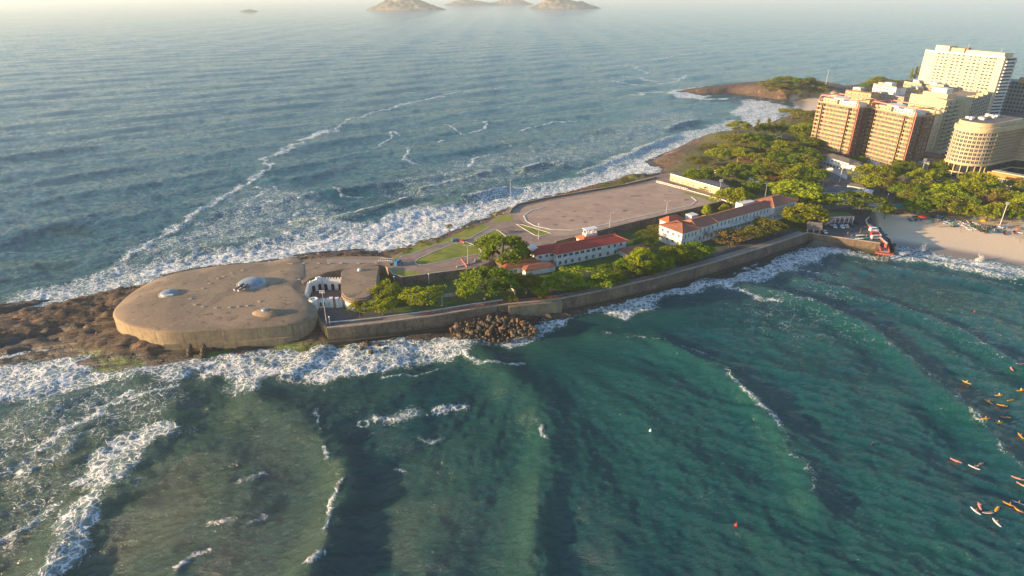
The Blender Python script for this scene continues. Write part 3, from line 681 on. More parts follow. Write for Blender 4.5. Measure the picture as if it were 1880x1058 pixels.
def blob(mb, px, py, rx, ry, z, dz, n=14):
    cx, cy = G(px, py, z); s = scale_at(px, py, z); pts = []
    ph = [random.random()*6.28 for _ in range(3)]
    for k in range(n):
        a = 2*math.pi*k/n; r = 1+0.3*math.sin(2*a+ph[0])+0.22*math.sin(5*a+ph[1])
        pts.append((cx+rx*s*r*math.cos(a), cy+ry*s*2.3*r*math.sin(a)))
    mb.prism(pts, z-0.05, z+dz)
for (px, py, rx, ry) in ((1168, 360, 12, 3.0), (1190, 357, 5, 1.4), (1148, 387, 8, 3), (1098, 389, 6, 2), (1180, 374, 5, 1.5), (1260, 367, 8, 2.6), (1050, 405, 9, 2.2), (1035, 398, 7, 1.6), (1020, 413, 8, 2), (1075, 408, 6, 1.8), (1096, 376, 7, 1.3), (1055, 388, 6, 1.3), (1025, 388, 5, 1.3), (1230, 352, 5, 1.2), (1225, 358, 7, 1.1), (1005, 402, 6, 1.6), (1120, 363, 7, 1.2), (1060, 397, 5, 1.2), (1160, 402, 5, 1.2), (1085, 400, 5, 1.2)):
    blob(mb, px, py, rx*0.8, ry*0.75, Zu, 0.016)
setting('damp_patches', mb, MT['patch'])
# lawns of the upper level, with kerbs
LAWNS = {'loop_lawn': [(762, 481), (768, 475), (800, 461), (830, 449), (855, 444), (875, 452), (884, 461), (880, 467), (830, 476), (790, 485), (772, 487), (764, 485)],
         'corner_lawn': [(872, 440), (909, 422), (916, 424), (933, 437), (925, 444), (900, 454), (892, 452)],
         'wedge_lawn': [(948, 412), (960, 413), (1000, 425), (1012, 429), (990, 434), (982, 432)],
         'verge_lawn': [(717, 500), (722, 495), (742, 497), (780, 500), (742, 508), (724, 504)],
         'shore_lawn': [(718, 476), (745, 462), (772, 447), (815, 441), (860, 420), (893, 411), (899, 416), (860, 438), (800, 449), (760, 464), (736, 470), (722, 479)],
         'corner_verge': [(905, 404), (925, 395), (941, 394), (941, 406), (905, 409)]}
for k, p in LAWNS.items():
    sheet(k, p, Zu, MT['grass'], 0.012)
KERB = {'loop_lawn': 'pale kerb around the large oval lawn', 'corner_lawn': 'pale kerb around the square corner lawn by the big tree', 'wedge_lawn': 'pale kerb along the wedge lawn below the track'}
for k in KERB:
    p = GL(LAWNS[k], Zu); mb = MB(); mb.strip(p+[p[0]], 0.35, Zu, Zu+0.15); tag(mb.build('kerb', MT['kerb']), KERB[k], 'kerb', 'lawn kerbs')
mb = MB(); mb.strip(GL([(735, 471), (760, 465.5), (800, 450.5), (862, 438), (900, 416.5)], Zu), 0.3, Zu, Zu+0.13); tag(mb.build('kerb', MT['kerb']), 'pale kerb along the road beside the shore lawn', 'kerb', 'lawn kerbs')
mb = MB(); mb.strip(GL([(838, 491), (872, 483), (872, 477)], Zu), 0.35, Zu, Zu+0.5); tag(mb.build('low_wall', MT['kerb']), 'short low white wall beside the road barrier', 'wall')
# rims of the terraces
def rimwall(pts, z, h, w, mat, label, cat='wall', name='parapet', below=3.6):
    t = thing(name+'_wall' if name == 'parapet' else name, label, cat)
    ln = GL(pts, z)
    mb = MB(); mb.strip(ln, w, z-below, z+h-0.12); mb.build('wall_body', mat, t)
    mb = MB(); mb.strip(ln, w+0.14, z+h-0.12, z+h); mb.build('coping', MT['concrete_block'], t)
    return t
rimwall([(714, 497), (722, 505), (740, 510), (850, 496), (872, 493)], Zu, 0.5, 0.5, MT['masonry'], 'mossy stone retaining wall between the upper road and the garden', name='retaining_wall')
rimwall([(1020, 446), (1060, 436), (1150, 413), (1288, 381), (1327, 371)], Zu, 0.9, 0.45, MT['masonry'], 'long dark parapet wall along the near side of the parade ground')
rimwall([(936, 392), (939, 386), (950, 377), (995, 367), (1075, 353), (1150, 340), (1205, 327)], Zu, 0.9, 0.45, MT['masonry'], 'curved grey parapet along the seaward side of the parade ground')
# low colonnade at the far end of the parade ground
t = thing('balustrade', 'low white balustrade at the far end of the parade ground', 'balustrade')
ln = GL([(1205, 335), (1222, 339), (1240, 344), (1262, 349.5)], Zu)
mb = MB(); mb.strip(ln, 0.3, Zu+0.95, Zu+1.15); mb.build('top_rail', MT['white'], t)
mb = MB(); mb.strip(ln, 0.35, Zu, Zu+0.2); mb.build('plinth', MT['white'], t)
pm = None
for i in range(3):
    for k in range(6):
        x = ln[i][0]+(ln[i+1][0]-ln[i][0])*k/6; y = ln[i][1]+(ln[i+1][1]-ln[i][1])*k/6
        if pm is None: pm = MB().box((0, 0, 0.37), (0.5, 0.3, 0.75)).mesh('post', MT['white'])
        link('post', pm, t, (x, y, Zu+0.2))
rimwall([(1262, 349.5), (1300, 360), (1345, 373)], Zu, 0.5, 0.35, MT['kerb'], 'low pale wall beside the grass strip at the far end of the parade ground', name='low_wall', below=0.5)
sheet('far_grass_strip', [(1256, 352), (1300, 362), (1325, 371), (1318, 376), (1290, 364), (1258, 356)], Zu, MT['grass'], 0.014)
# ------------------------------------------------------------------ sea wall
def wall_px(pts): return GL(pts, 7.0)
sw_ = thing('sea_wall', 'long weathered masonry sea wall curving along the bay side of the headland', 'wall')
mb = MB(); mb.strip(WALL[:8], 1.3, -0.6, 6.8, side=-1); mb.build('wall_body', MT['masonry'], sw_)
mb = MB(); mb.strip(WALL[7:], 1.3, -0.6, 6.8, side=-1); tag(mb.build('wall_body', MT['masonry'], sw_), 'curving eastern stretch')
mb = MB(); mb.strip(GL([(598.5, 600.5), (588, 590), (583, 581), (571, 559)], 6.0), 0.8, -0.4, 6.35); mb.build('return_wall', MT['masonry'], sw_)
mb = MB(); mb.strip(WALL, 0.9, 6.8, 7.05, side=-1); mb.build('coping', MT['concrete_block'], sw_)
mb = MB(); mb.strip(WALL, 2.3, -1.0, 1.6, side=-1); mb.build('footing', MT['masonry'], sw_)
q = GL([(932, 558), (985, 552.5), (1029, 548)], 6.9)
mb = MB(); mb.strip(q, 2.6, -0.5, 6.6, side=-1); tag(mb.build('buttress', MT['fort_wall'], sw_), 'paler concrete buttress')
# ------------------------------------------------------------------ garden level: paths
def lerp_line(a, o):   # offset copy of the wall line towards the land
    r = []
    for i in range(len(a)):
        p0 = a[max(i-1, 0)]; p1 = a[min(i+1, len(a)-1)]; dx, dy = p1[0]-p0[0], p1[1]-p0[1]; l = math.hypot(dx, dy)
        r.append((a[i][0]-dy/l*o, a[i][1]+dx/l*o))
    return r
prom = lerp_line(WALL, 0.4); prom2 = lerp_line(WALL, 4.6)
mb = MB(); mb.strip(lerp_line(WALL, 2.5), 4.4, Zg-0.2, Zg+0.012); setting('promenade', mb, MT['path'])
mb = MB(); mb.strip(lerp_line(WALL[:6], 5.0), 0.3, Zg, Zg+0.4); tag(mb.build('kerb_wall', MT['white']), 'low white wall between the promenade and the garden lawn', 'wall')
mb = MB(); mb.strip(lerp_line(WALL[7:], 8.0), 6.0, Zg-0.2, Zg+0.02); setting('service_road', mb, MT['asphalt'])
sheet('forecourt', [(584, 574), (606, 566), (619, 565), (632, 570), (650, 574), (680, 573), (705, 570), (722, 578), (700, 588), (650, 594), (602, 600), (590, 596)], Zg, MT['asphalt'], 0.02)
sheet('garden_path', [(706, 520), (716, 517), (728, 575), (716, 578)], Zg, MT['asphalt'], 0.016)
sheet('garden_cross_path', [(728, 549), (840, 537), (842, 543), (730, 556)], Zg, MT['path'], 0.008)
for o_ in (sheet('courtyard_paving', [(570, 541), (592, 531), (630, 531), (630, 566), (608, 566), (584, 572), (572, 556)], Zg, MT['brick_paving'], 0.024),): pass

# ------------------------------------------------------------------ the fort
fort = thing('coastal_fort', 'huge low concrete fort with a rounded tip and sloping flat roof on the western rocks', 'fort', (-110, 228, 4))
FB = fort
def fobj(mb, name, mat, smooth=False, label=None, parent=None):
    o = mb.build(name, mat, parent or fort, smooth)
    if parent is None: o.matrix_parent_inverse = Matrix.Translation((110, -228, -4))
    if label: o['label'] = label
    return o
spine = GL([(318, 548), (380, 540), (450, 528), (510, 528), (535, 530)], 9.5)
def spine_proj(p):
    best = None
    for (ax, ay), (bx, by) in zip(spine[:-1], spine[1:]):
        ex, ey = bx-ax, by-ay; t = max(0, min(1, ((p[0]-ax)*ex+(p[1]-ay)*ey)/(ex*ex+ey*ey))); q = (ax+ex*t, ay+ey*t)
        d = math.hypot(p[0]-q[0], p[1]-q[1])
        if best is None or d < best[0]: best = (d, q)
    return best[1]
def resample(poly, step):
    out = []
    n = len(poly)
    for i in range(n):
        a = poly[i]; b = poly[(i+1) % n]; l = math.hypot(b[0]-a[0], b[1]-a[1]); k = max(1, int(l/step))
        for j in range(k): out.append((a[0]+(b[0]-a[0])*j/k, a[1]+(b[1]-a[1])*j/k))
    return out
def smooth_poly(poly, it=2):
    for _ in range(it):
        n = len(poly); poly = [((poly[i-1][0]+2*poly[i][0]+poly[(i+1) % n][0])/4, (poly[i-1][1]+2*poly[i][1]+poly[(i+1) % n][1])/4) for i in range(n)]
    return poly
RZ = 8.5
ARM_LINE = GL([(470, 481), (546, 478), (552, 505), (560, 530)], 9.8)
def rim_base(x, y):
    d = float(pdist(ARM_LINE[1:3], np.array([x]), np.array([y]))[0]); return RZ+1.75*float(ss(14, 3, np.array(d)))
def roof_z(d, x=None, y=None):
    b_ = RZ if x is None else rim_base(x, y)
    return b_ + (10.9-b_)*(1-math.exp(-max(d, 0)/9.0))
rim = smooth_poly(resample(FORT_RIM, 1.5), 3); n = len(rim)
ts = [0, 0.006, 0.02, 0.05, 0.12, 0.22, 0.35, 0.5, 0.66, 0.82, 0.97]
vs = []; fs = []
for k, t in enumerate(ts):
    for p in rim:
        q = spine_proj(p); x = p[0]+(q[0]-p[0])*t; y = p[1]+(q[1]-p[1])*t; d = math.hypot(x-p[0], y-p[1])
        rb = rim_base(x, y); z = (rb-0.45 if k == 0 else rb-0.1 if k == 1 else roof_z(d, x, y))
        vs.append((x, y, z))
for k in range(len(ts)-1):
    for i in range(n): fs.append((k*n+i, k*n+(i+1) % n, (k+1)*n+(i+1) % n, (k+1)*n+i))
a_ = sum(rim[i][0]*rim[(i+1) % n][1]-rim[(i+1) % n][0]*rim[i][1] for i in range(n))
if a_ < 0: fs = [f[::-1] for f in fs]
fs.append(tuple((len(ts)-1)*n+i for i in (range(n) if a_ > 0 else range(n-1, -1, -1))))
mb = MB(); mb.add(vs, fs); fobj(mb, 'roof_slab', MT['fort_roof'], True)
cx = sum(p[0] for p in rim)/n; cy = sum(p[1] for p in rim)/n
mb = MB(); rr = rim if a_ > 0 else rim[::-1]
mb.prism([(cx+(p[0]-cx)*0.997, cy+(p[1]-cy)*0.997) for p in rr], 1.0, RZ-0.4); fobj(mb, 'outer_wall', MT['fort_wall'])
mb = MB(); seg = [p for p in GL([(300, 635), (350, 632), (410, 629), (470, 626), (520, 622), (550, 616)], 3.2)]
mb.strip(seg, 2.6, -0.4, 3.4, side=1); fobj(mb, 'plinth', MT['fort_wall'])
# north east arm of the roof, over the casemates
arm = GL([(546, 478), (620, 471), (700, 471), (716, 478), (716, 486), (697, 486), (626, 495), (600, 500), (569, 512), (556, 520), (545, 505)], 10.2)
mb = MB(); mb.prism(arm, 1.0, 10.2); fobj(mb, 'roof_arm', MT['fort_roof'])
arm2 = GL([(600, 475.5), (716, 478), (716, 482), (600, 484)], 10.2)
mb = MB(); mb.prism(arm2, 10.1, 10.24); fobj(mb, 'roof_walkway', MT['path'])
def on_roof_z(x, y): return roof_z(float(sdf(FORT_RIM, np.array([x]), np.array([y]))[0]), x, y)
# expansion crack
def on_roof(px, py, extra=0.0):
    z = 10.5
    for _ in range(4):
        p = G(px, py, z); d = float(sdf(FORT_RIM, np.array([p[0]]), np.array([p[1]]))[0]); z = roof_z(d, p[0], p[1])
    return (p[0], p[1], z+extra)
ck = [on_roof(a, b) for a, b in ((550, 481), (530, 505), (519, 530), (513, 560), (510, 580))]
mb = MB()
for a, b in zip(ck[:-1], ck[1:]):
    for j in range(6):
        p = Vector(a).lerp(Vector(b), j/6); q = Vector(a).lerp(Vector(b), (j+1)/6); w = 0.16
        mb.add([(p.x-w, p.y, p.z+0.03), (p.x+w, p.y, p.z+0.03), (q.x+w, q.y, q.z+0.03), (q.x-w, q.y, q.z+0.03)], [(0, 1, 2, 3)])
fobj(mb, 'expansion_joint', MT['dark'])
for (pts_) in ([(300, 604), (345, 585), (385, 560)], [(372, 606), (400, 588), (425, 566)], [(428, 603), (452, 585), (470, 564)], [(262, 590), (300, 570), (330, 548)], [(392, 497), (372, 512), (352, 527)], [(452, 486), (440, 500), (432, 508)]):
    ck = [on_roof(a, b) for a, b in pts_]; mb = MB()
    for a, b in zip(ck[:-1], ck[1:]):
        for j in range(6):
            p = Vector(a).lerp(Vector(b), j/6); q = Vector(a).lerp(Vector(b), (j+1)/6); p.z = on_roof_z(p.x, p.y)+.03; q.z = on_roof_z(q.x, q.y)+.03; w = 0.09
            mb.add([(p.x-w, p.y, p.z), (p.x+w, p.y, p.z), (q.x+w, q.y, q.z), (q.x-w, q.y, q.z)], [(0, 1, 2, 3)])
    fobj(mb, 'roof_seam', MT['concrete_block'])
# concrete marker blocks on the roof
bm = MB().prism([(-0.6, -0.4), (0.6, -0.4), (0.6, 0.4), (-0.6, 0.4)], -0.4, 0.3).mesh('marker_block', MT['concrete_block'])
for (px, py) in ((350, 549), (358, 560), (372, 563.5), (396, 565.5), (421, 565), (437, 563.5), (453, 562), (476, 554), (496, 543.5), (515, 535), (535, 523), (549, 514), (425, 502), (400, 512), (410, 508), (372, 530), (385, 521), (445, 497), (530, 484.5), (557, 484), (585, 484), (604, 484), (626, 484), (658, 484), (535, 485), (690, 483), (320, 605)):
    p = on_roof(px, py) if px < 552 else (*G(px, py, 10.3), 10.3)
    if px == 320: continue
    link('marker_block', bm, fort).location = (p[0]+110, p[1]-228, p[2]-4)
# raised lookout mound with small hood
p = on_roof(489, 572)
mb = MB(); mb.lathe([(5.5, -1.0), (4.6, 0.35), (3.2, 1.1), (1.8, 1.5), (0.3, 1.55)], (p[0]+1, p[1]-1, p[2]-0.3), 20, 1.3, 0.6); fobj(mb, 'lookout_mound', MT['fort_roof'], True)
mb = MB(); mb.lathe([(1.3, 0.0), (1.3, 0.3), (1.15, 0.5), (0.7, 0.62), (0.1, 0.66)], (p[0], p[1]-1, p[2]+1.0), 20); fobj(mb, 'lookout_hood', MT['cupola'], True)
# fins on the sea wall of the fort
for px in (347, 372):
    x, y = G(px, 650, 1.0); mb = MB()
    for k in range(6): mb.lathe([(1.5-0.12*k+0.25*math.sin(k*2+px), 0), (1.4-0.14*k+0.2*math.cos(k*3), 0.75)], (x+0.1*k, y+0.2*k, 0.2+k*0.72), 9, 0.85, 1.1)
    fobj(mb, 'buttress_pier', MT['boulder_dark'])
def cupola(px, py, r, h, guns, label, z=None):
    p = on_roof(px, py)
    t = thing('gun_turret', label, 'gun turret', p)
    mb = MB(); mb.lathe([(r*1.22, -0.6), (r*1.2, 0.10), (r*1.02, 0.22), (r*1.0, 0.05)], (0, 0, 0), 40); mb.build('collar', MT['concrete_block'], t)
    prof = [(r, 0.0)]+[(r*math.cos(a), 0.12+h*math.sin(a)) for a in np.linspace(0.04, 1.5, 12)]
    mb = MB(); mb.lathe(prof, (0, 0, 0), 40); mb.build('dome', MT['cupola'], t, True)
    return t, p
t, p = cupola(463, 521, 5.5, 2.0, True, 'large silver domed turret with twin gun barrels in the middle of the fort roof')
for k, dx in enumerate((-1.0, 1.0)):
    mb = MB(); ang = R(250)
    d = Vector((math.cos(ang), math.sin(ang), 0)); s = Vector((-d.y, d.x, 0))
    a = d*3.2+s*dx+Vector((0, 0, 1.1)); b = d*9.0+s*dx+Vector((0, 0, 1.0))
    mb.tube([a, a+(b-a)*0.4], 0.62, 12); mb.tube([a+(b-a)*0.4, b], 0.42, 12, 0.34); g = mb.build('gun_barrel', MT['gunmetal'], t, True)
    mb = MB(); mb.tube([b-(b-a)*0.03, b+(b-a)*0.01], 0.46, 12); mb.build('muzzle_ring', MT['steel'], g)
mb = MB(); mb.box((-1.2, -3.9, 0.75), (4.6, 1.8, 1.3), R(-20)); mb.build('gun_shield', MT['gunmetal'], t)
t, p = cupola(311, 539, 3.3, 1.2, False, 'smaller silver domed turret near the rounded tip of the fort')
mb = MB(); mb.box((1.4, -2.6, 0.55), (2.6, 0.9, 0.5), R(20)); mb.build('gun_port', MT['white_trim'], t)
mb = MB(); mb.tube([(0, 0, 1.25), (0, 0, 1.7)], 0.2, 8); mb.build('vent_cap', MT['steel'], t)
# small hood on the barracks
# barracks block with rounded corner
BR = [(626, 495), (660, 489), (697, 486), (695.5, 505), (693, 530), (677, 546), (662, 549.5), (650, 550.5), (640, 549.5), (632, 546), (626, 539), (625, 520)]
bar = thing('barracks', 'white rounded block with a thick brown flat roof beside the fort courtyard', 'building')
brp = smooth_poly(resample(GL(BR, 11.4), 1.0), 2)
ctr = (sum(p[0] for p in brp)/len(brp), sum(p[1] for p in brp)/len(brp))
def shrink(poly, m):
    out = []
    for x, y in poly:
        l = math.hypot(x-ctr[0], y-ctr[1]); out.append((x-(x-ctr[0])/l*m, y-(y-ctr[1])/l*m))
    return out
mb = MB(); mb.prism(shrink(brp, 0.7), Zg-0.3, 9.6); mb.build('wall', MT['white'], bar)
mb = MB(); mb.prism(shrink(brp, 0.45), 8.2, 8.5); mb.build('string_course', MT['white_trim'], bar)
mb = MB(); mb.prism(brp, 9.6, 10.9); mb.prism(shrink(brp, 0.8), 10.9, 11.4); mb.build('roof', MT['fort_roof'], bar)
hx, hy = G(660, 497, 11.4)
mb = MB(); mb.lathe([(0.9, 0), (0.9, 0.4), (0.7, 0.8), (0.1, 1.0)], (hx, hy, 11.4), 16); mb.build('roof_vent', MT['white_trim'], bar, True)
# ---------------------------------------------------------------- helper: building facade frame
class Face:
    def __init__(s, a, b, z0, z1):        # a->b left to right seen from outside
        s.a = Vector((*a, 0)); s.b = Vector((*b, 0)); s.z0 = z0; s.z1 = z1
        s.u = (s.b-s.a); s.L = s.u.length; s.u.normalize(); s.n = Vector((s.u.y, -s.u.x, 0)); s.rz = math.atan2(s.u.y, s.u.x)
    def p(s, u, z, o=0.0):
        q = s.a+s.u*u+s.n*o; return (q.x, q.y, z)
    def box(s, mb, u0, u1, z0, z1, o0, o1):
        c = s.a+s.u*((u0+u1)/2)+s.n*((o0+o1)/2)
        return mb.box((c.x, c.y, (z0+z1)/2), (u1-u0, abs(o1-o0), z1-z0), s.rz)
WIN = {}
def window_mesh(w, h, kind='plain', glass='glass'):
    key = (round(w, 2), round(h, 2), kind, glass)
    if key not in WIN:
        f = MB(); t = 0.07
        f.box((0, -0.03, h/2-t/2), (w, 0.14, t)); f.box((0, -0.03, -h/2+t/2), (w+0.16, 0.22, t)); f.box((-w/2+t/2, -0.03, 0), (t, 0.14, h-2*t-0.002)); f.box((w/2-t/2, -0.03, 0), (t, 0.14, h-2*t-0.002))
        if kind == 'plain' and w > 0.9: f.box((0, -0.03, 0), (0.08, 0.1, h-2*t-0.002))
        f.cur = 1; f.box((0, 0.0, 0), (w-2*t-0.002, 0.05, h-2*t-0.002))
        WIN[key] = f.mesh('window', [MT['white_trim'], MT[glass]])
    return WIN[key]
def put_window(face, parent, u, z, w, h, kind='plain', glass='glass', off=0.04):
    q = face.p(u, z, off); return link('window', window_mesh(w, h, kind, glass), parent, q, face.rz)
def hip_roof(mb, pts, z, h, over=0.6, ridge_inset=None):
    # pts: 4 corners ccw, long side 0-1
    P4 = [Vector((*p, 0)) for p in pts]; c = sum(P4, Vector())/4
    u = (P4[1]-P4[0]).normalized(); w = (P4[3]-P4[0]).normalized(); Lw = (P4[3]-P4[0]).length; Lu = (P4[1]-P4[0]).length
    E_ = [P4[0]-u*over-w*over, P4[1]+u*over-w*over, P4[2]+u*over+w*over, P4[3]-u*over+w*over]
    ri = (Lw/2+over) if ridge_inset is None else ridge_inset
    r0 = E_[0]+w*(Lw/2+over)+u*ri; r1 = E_[1]+w*(Lw/2+over)-u*ri
    vs = [(*e.xy, z) for e in E_]+[(*r0.xy, z+h), (*r1.xy, z+h)]
    vs2 = [(*e.xy, z-0.22) for e in E_]
    mb.add(vs+vs2, [(0, 1, 5, 4), (1, 2, 5), (2, 3, 4, 5), (3, 0, 4), (6, 7, 1, 0), (7, 8, 2, 1), (8, 9, 3, 2), (9, 6, 0, 3), (9, 8, 7, 6)])
    return E_, r0, r1
def rect(a, b, depth):
    A = Vector((*a, 0)); B = Vector((*b, 0)); u = (B-A).normalized(); w = Vector((-u.y, u.x, 0))
    return [tuple(p.xy) for p in (A, B, B+w*depth, A+w*depth)]
def ridge_caps(mb, E_, r0, r1, z, h, w=0.22):
    a = (r0.x, r0.y, z+h+0.05); b = (r1.x, r1.y, z+h+0.05); mb.tube([a, b], w, 6)
    for e, r in ((E_[0], a), (E_[3], a), (E_[1], b), (E_[2], b)): mb.tube([(e.x, e.y, z+0.05), r], w, 6)
# ---------------------------------------------------------------- courtyard white gatehouse walls
cy_ = thing('courtyard_gatehouse', 'white crenellated walls with arched doors round the sunken fort courtyard', 'building')
f1 = Face(G(563, 541, 10.6), G(568, 519.5, 10.6), Zg, 10.6)
f2 = Face(G(568, 519.5, 10.6), G(592, 513, 10.6), Zg, 10.6)
f3 = Face(G(592, 513, 11), G(628, 512.5, 11), Zg, 11.0)
f4 = Face(G(571, 552.5, 9.4), G(609, 550.5, 9.4), Zg, 9.4); f5 = Face(G(617, 551, 9.4), G(628, 550, 9.4), Zg, 9.4)
for i, fc in enumerate((f1, f2, f3, f4, f5)):
    mb = MB(); fc.box(mb, 0, fc.L, fc.z0-0.2, fc.z1, -0.8, 0); mb.build('wall', MT['white'], cy_)
    mb = MB(); fc.box(mb, 0.02, fc.L-0.02, fc.z1-0.9, fc.z1-0.7, 0, 0.15); mb.build('cornice', MT['white_trim'], cy_)
    nn = max(2, int(fc.L/1.1)); me = None
    for k in range(nn):
        if me is None: me = MB().box((0, 0, 0.28), (0.6, 0.7, 0.56)).mesh('merlon', MT['white'])
        link('merlon', me, cy_, fc.p((k+0.5)*fc.L/nn, fc.z1, -0.4), fc.rz)
def arch_door(fc, u, w, h, z0):
    fr = MB(); pts = []
    def ring(w_, h_, o, mbx):
        prof = [(-w_/2, 0)]+[(w_/2*math.cos(a)*-1, h_-w_/2+w_/2*math.sin(a)) for a in np.linspace(0, math.pi, 9)]+[(w_/2, 0)]
        front = [fc.p(u+a, z0+b, o) for a, b in prof]; back = [fc.p(u+a, z0+b, -0.05) for a, b in prof]; n_ = len(prof)
        mbx.add(front+back, [tuple(range(n_))]+[(i, i+n_, (i+1) % n_+n_, (i+1) % n_) for i in range(n_)])
    a = MB(); ring(w+0.5, h+0.25, 0.06, a); d = a.build('door', MT['white_trim'], cy_)
    b_ = MB(); ring(w, h, 0.10, b_); b_.build('door_opening', MT['dark'], d)
for fc, us in ((f2, (0.25, 0.72)), (f3, (0.12, 0.48, 0.85))):
    for q in us: arch_door(fc, fc.L*q, 1.4, 2.9, Zg+0.05)
mb = MB(); c0 = f2.p(f2.L*0.72, 10.4, 0.05)
f2.box(mb, f2.L*0.72-1.8, f2.L*0.72+1.8, 10.0, 11.2, -0.9, 0.25); f2.box(mb, f2.L*0.72-1.0, f2.L*0.72+1.0, 11.2, 12.0, -0.9, 0.2); mb.build('pediment', MT['white_trim'], cy_)
for q in (0.45, 0.62): put_window(f4, cy_, f4.L*q, Zg+1.6, 0.8, 1.9)
x, y = G(575.5, 552, 9.8); mb = MB(); mb.lathe([(1.5, 0), (1.5, 4.2), (1.75, 4.25), (1.75, 4.6), (1.35, 4.6), (1.35, 4.3)], (x, y, Zg), 24); mb.build('round_turret', MT['white'], cy_)
for fc, uu in ((f4, f4.L-0.3), (f5, 0.3)):
    mb = MB(); fc.box(mb, uu-0.5, uu+0.5, Zg, 9.9, -0.9, 0.3); fc.box(mb, uu-0.7, uu+0.7, 9.9, 10.2, -1.1, 0.5); mb.build('gate_pier', MT['white_trim'], cy_)
# iron bridge north east of the fort
t = thing('footbridge', 'small grey footbridge between the fort roof and the road loop', 'bridge')
br = GL([(697, 479), (722, 481)], Zu+0.7)
mb = MB(); mb.strip(br, 2.6, Zu+0.45, Zu+0.7); mb.build('deck', MT['grey'], t)
for off in (1.25, -1.25):
    l2 = lerp_line(br, off); mb = MB(); mb.strip(l2, 0.08, Zu+1.6, Zu+1.7)
    for k in range(7):
        a = l2[0][0]+(l2[1][0]-l2[0][0])*k/6; b = l2[0][1]+(l2[1][1]-l2[0][1])*k/6; mb.box((a, b, Zu+1.15), (0.08, 0.08, 0.9))
    mb.build('railing', MT['white_trim'], t)
# dark ledge of rock at the foot of the sea wall
mb = MB(); random.seed(21); base = GL([(1000, 586), (1080, 564), (1150, 545), (1230, 522), (1310, 499), (1380, 478), (1430, 460), (1475, 447)], 1.2)
vs = []; nL = 110
for i in range(nL):
    t = i/(nL-1)*(len(base)-1); k = min(int(t), len(base)-2); f = t-k; x = base[k][0]+(base[k+1][0]-base[k][0])*f; y = base[k][1]+(base[k+1][1]-base[k][1])*f
    dx = base[k+1][0]-base[k][0]; dy = base[k+1][1]-base[k][1]; l = math.hypot(dx, dy); nx, ny = -dy/l, dx/l
    for o_, z_ in ((-2.6, -0.4), (-1.6, 0.6), (-0.3, 1.3), (1.5, 1.9), (3.5, 2.3), (6.5, 2.4)):
        j_ = random.uniform(-.7, .7); vs.append((x+nx*(o_+j_), y+ny*(o_+j_), z_+random.uniform(-.45, .45)))
mb.add(vs, [(i*6+k, i*6+k+1, (i+1)*6+k+1, (i+1)*6+k) for i in range(nL-1) for k in range(5)][::1])
mb.f = [f[::-1] for f in mb.f]; setting('rock_ledge', mb, MT['boulder_dark'])
# rubble at the foot of the buttress
random.seed(9)
rocks = []
for k in range(8):
    mb = MB(); vs = []; 
    prof = []
    seg = 7
    for j, zz in enumerate((-0.5, -0.1, 0.3, 0.55)):
        rad_ = (0.45, 0.62, 0.5, 0.2)[j]
        prof += [(rad_*(1+random.uniform(-.38, .38))*math.cos(2*math.pi*i/seg), rad_*(1+random.uniform(-.38, .38))*math.sin(2*math.pi*i/seg), zz+random.uniform(-.1, .1)) for i in range(seg)]
    fs = [(j*seg+i, j*seg+(i+1) % seg, (j+1)*seg+(i+1) % seg, (j+1)*seg+i) for j in range(3) for i in range(seg)]+[tuple(range(3*seg, 4*seg)), tuple(range(seg-1, -1, -1))]
    mb.add(prof, fs); rocks.append(mb)
bmesh_ = [r.mesh('boulder', MT['boulder']) for r in rocks]; bmesh_d = [r.mesh('boulder', MT['boulder_dark']) for r in rocks]
cx, cy = G(900, 601, 2.5); cnt = 0
while cnt < 290:
    px = random.uniform(826, 985); py = random.uniform(582, 630)
    e = ((px-905)/80)**2+((py-606)/24)**2
    if e > 1: continue
    z = 0.6+3.4*max(0, 1-((py-585)/42)); x, y = G(px, py, z)
    s = 0.45+1.9*random.random()**2.2
    o = link('boulder', random.choice(bmesh_ if (random.random() < .38 and py < 620) else bmesh_d), None, (x, y, z+random.uniform(-.2, .3)), random.uniform(0, 6.28), (s, s*random.uniform(.7, 1.1), s*random.uniform(.6, 1)))
    o.rotation_euler.x = random.uniform(-.5, .5)
    tag(o, 'broken boulder in the rubble heap below the sea wall', 'boulder', 'boulders heaped below the buttress of the sea wall'); cnt += 1
for (px, py, s, lb) in ((672, 630, 3.0, 'rounded mossy rock washed by foam, highest of the rocks awash below the forecourt wall'), (664, 638, 1.6, 'low dark rock awash below the forecourt wall'), (680, 645, 2.2, 'dark wet rock deepest in the foam below the forecourt wall'), (694, 632, 1.7, 'small dark rock in the foam nearest the boulder heap'), (705, 638, 1.3, 'smallest dark rock in the foam near the boulder heap'), (163, 603, 2.6, 'upright ochre boulder standing on the rocks left of the fort'), (180, 613, 1.6, 'small pale boulder beside the rounded end of the fort')):
    x, y = G(px, py, 1.0); z = 0.3 if px > 300 else ground_z(x, y)+0.4
    tag(link('boulder', random.choice(bmesh_ if px < 300 else bmesh_d), None, (x, y, z), px, (s*1.2, s, s*.8)), lb, 'boulder')
# ------------------------------------------------------------------ museum building with bright red roof
b1 = thing('museum_building', 'long white two storey building with a bright red hipped roof above the trees', 'building')
EZ = 12.4
A = G(1022, 466, EZ); B = G(1150, 441, EZ); dep = 9.5
r1 = rect(A, B, dep)
mb = MB(); mb.prism(r1, 5.5, EZ-0.2); mb.build('wall', MT['white'], b1)
mb = MB(); E1, ra, rb = hip_roof(mb, r1, EZ, 2.1, 0.7); rf = mb.build('roof', MT['tile_red'], b1)
mb = MB(); ridge_caps(mb, E1, ra, rb, EZ, 2.1); mb.build('ridge_tiles', MT['tile_orange'], rf)
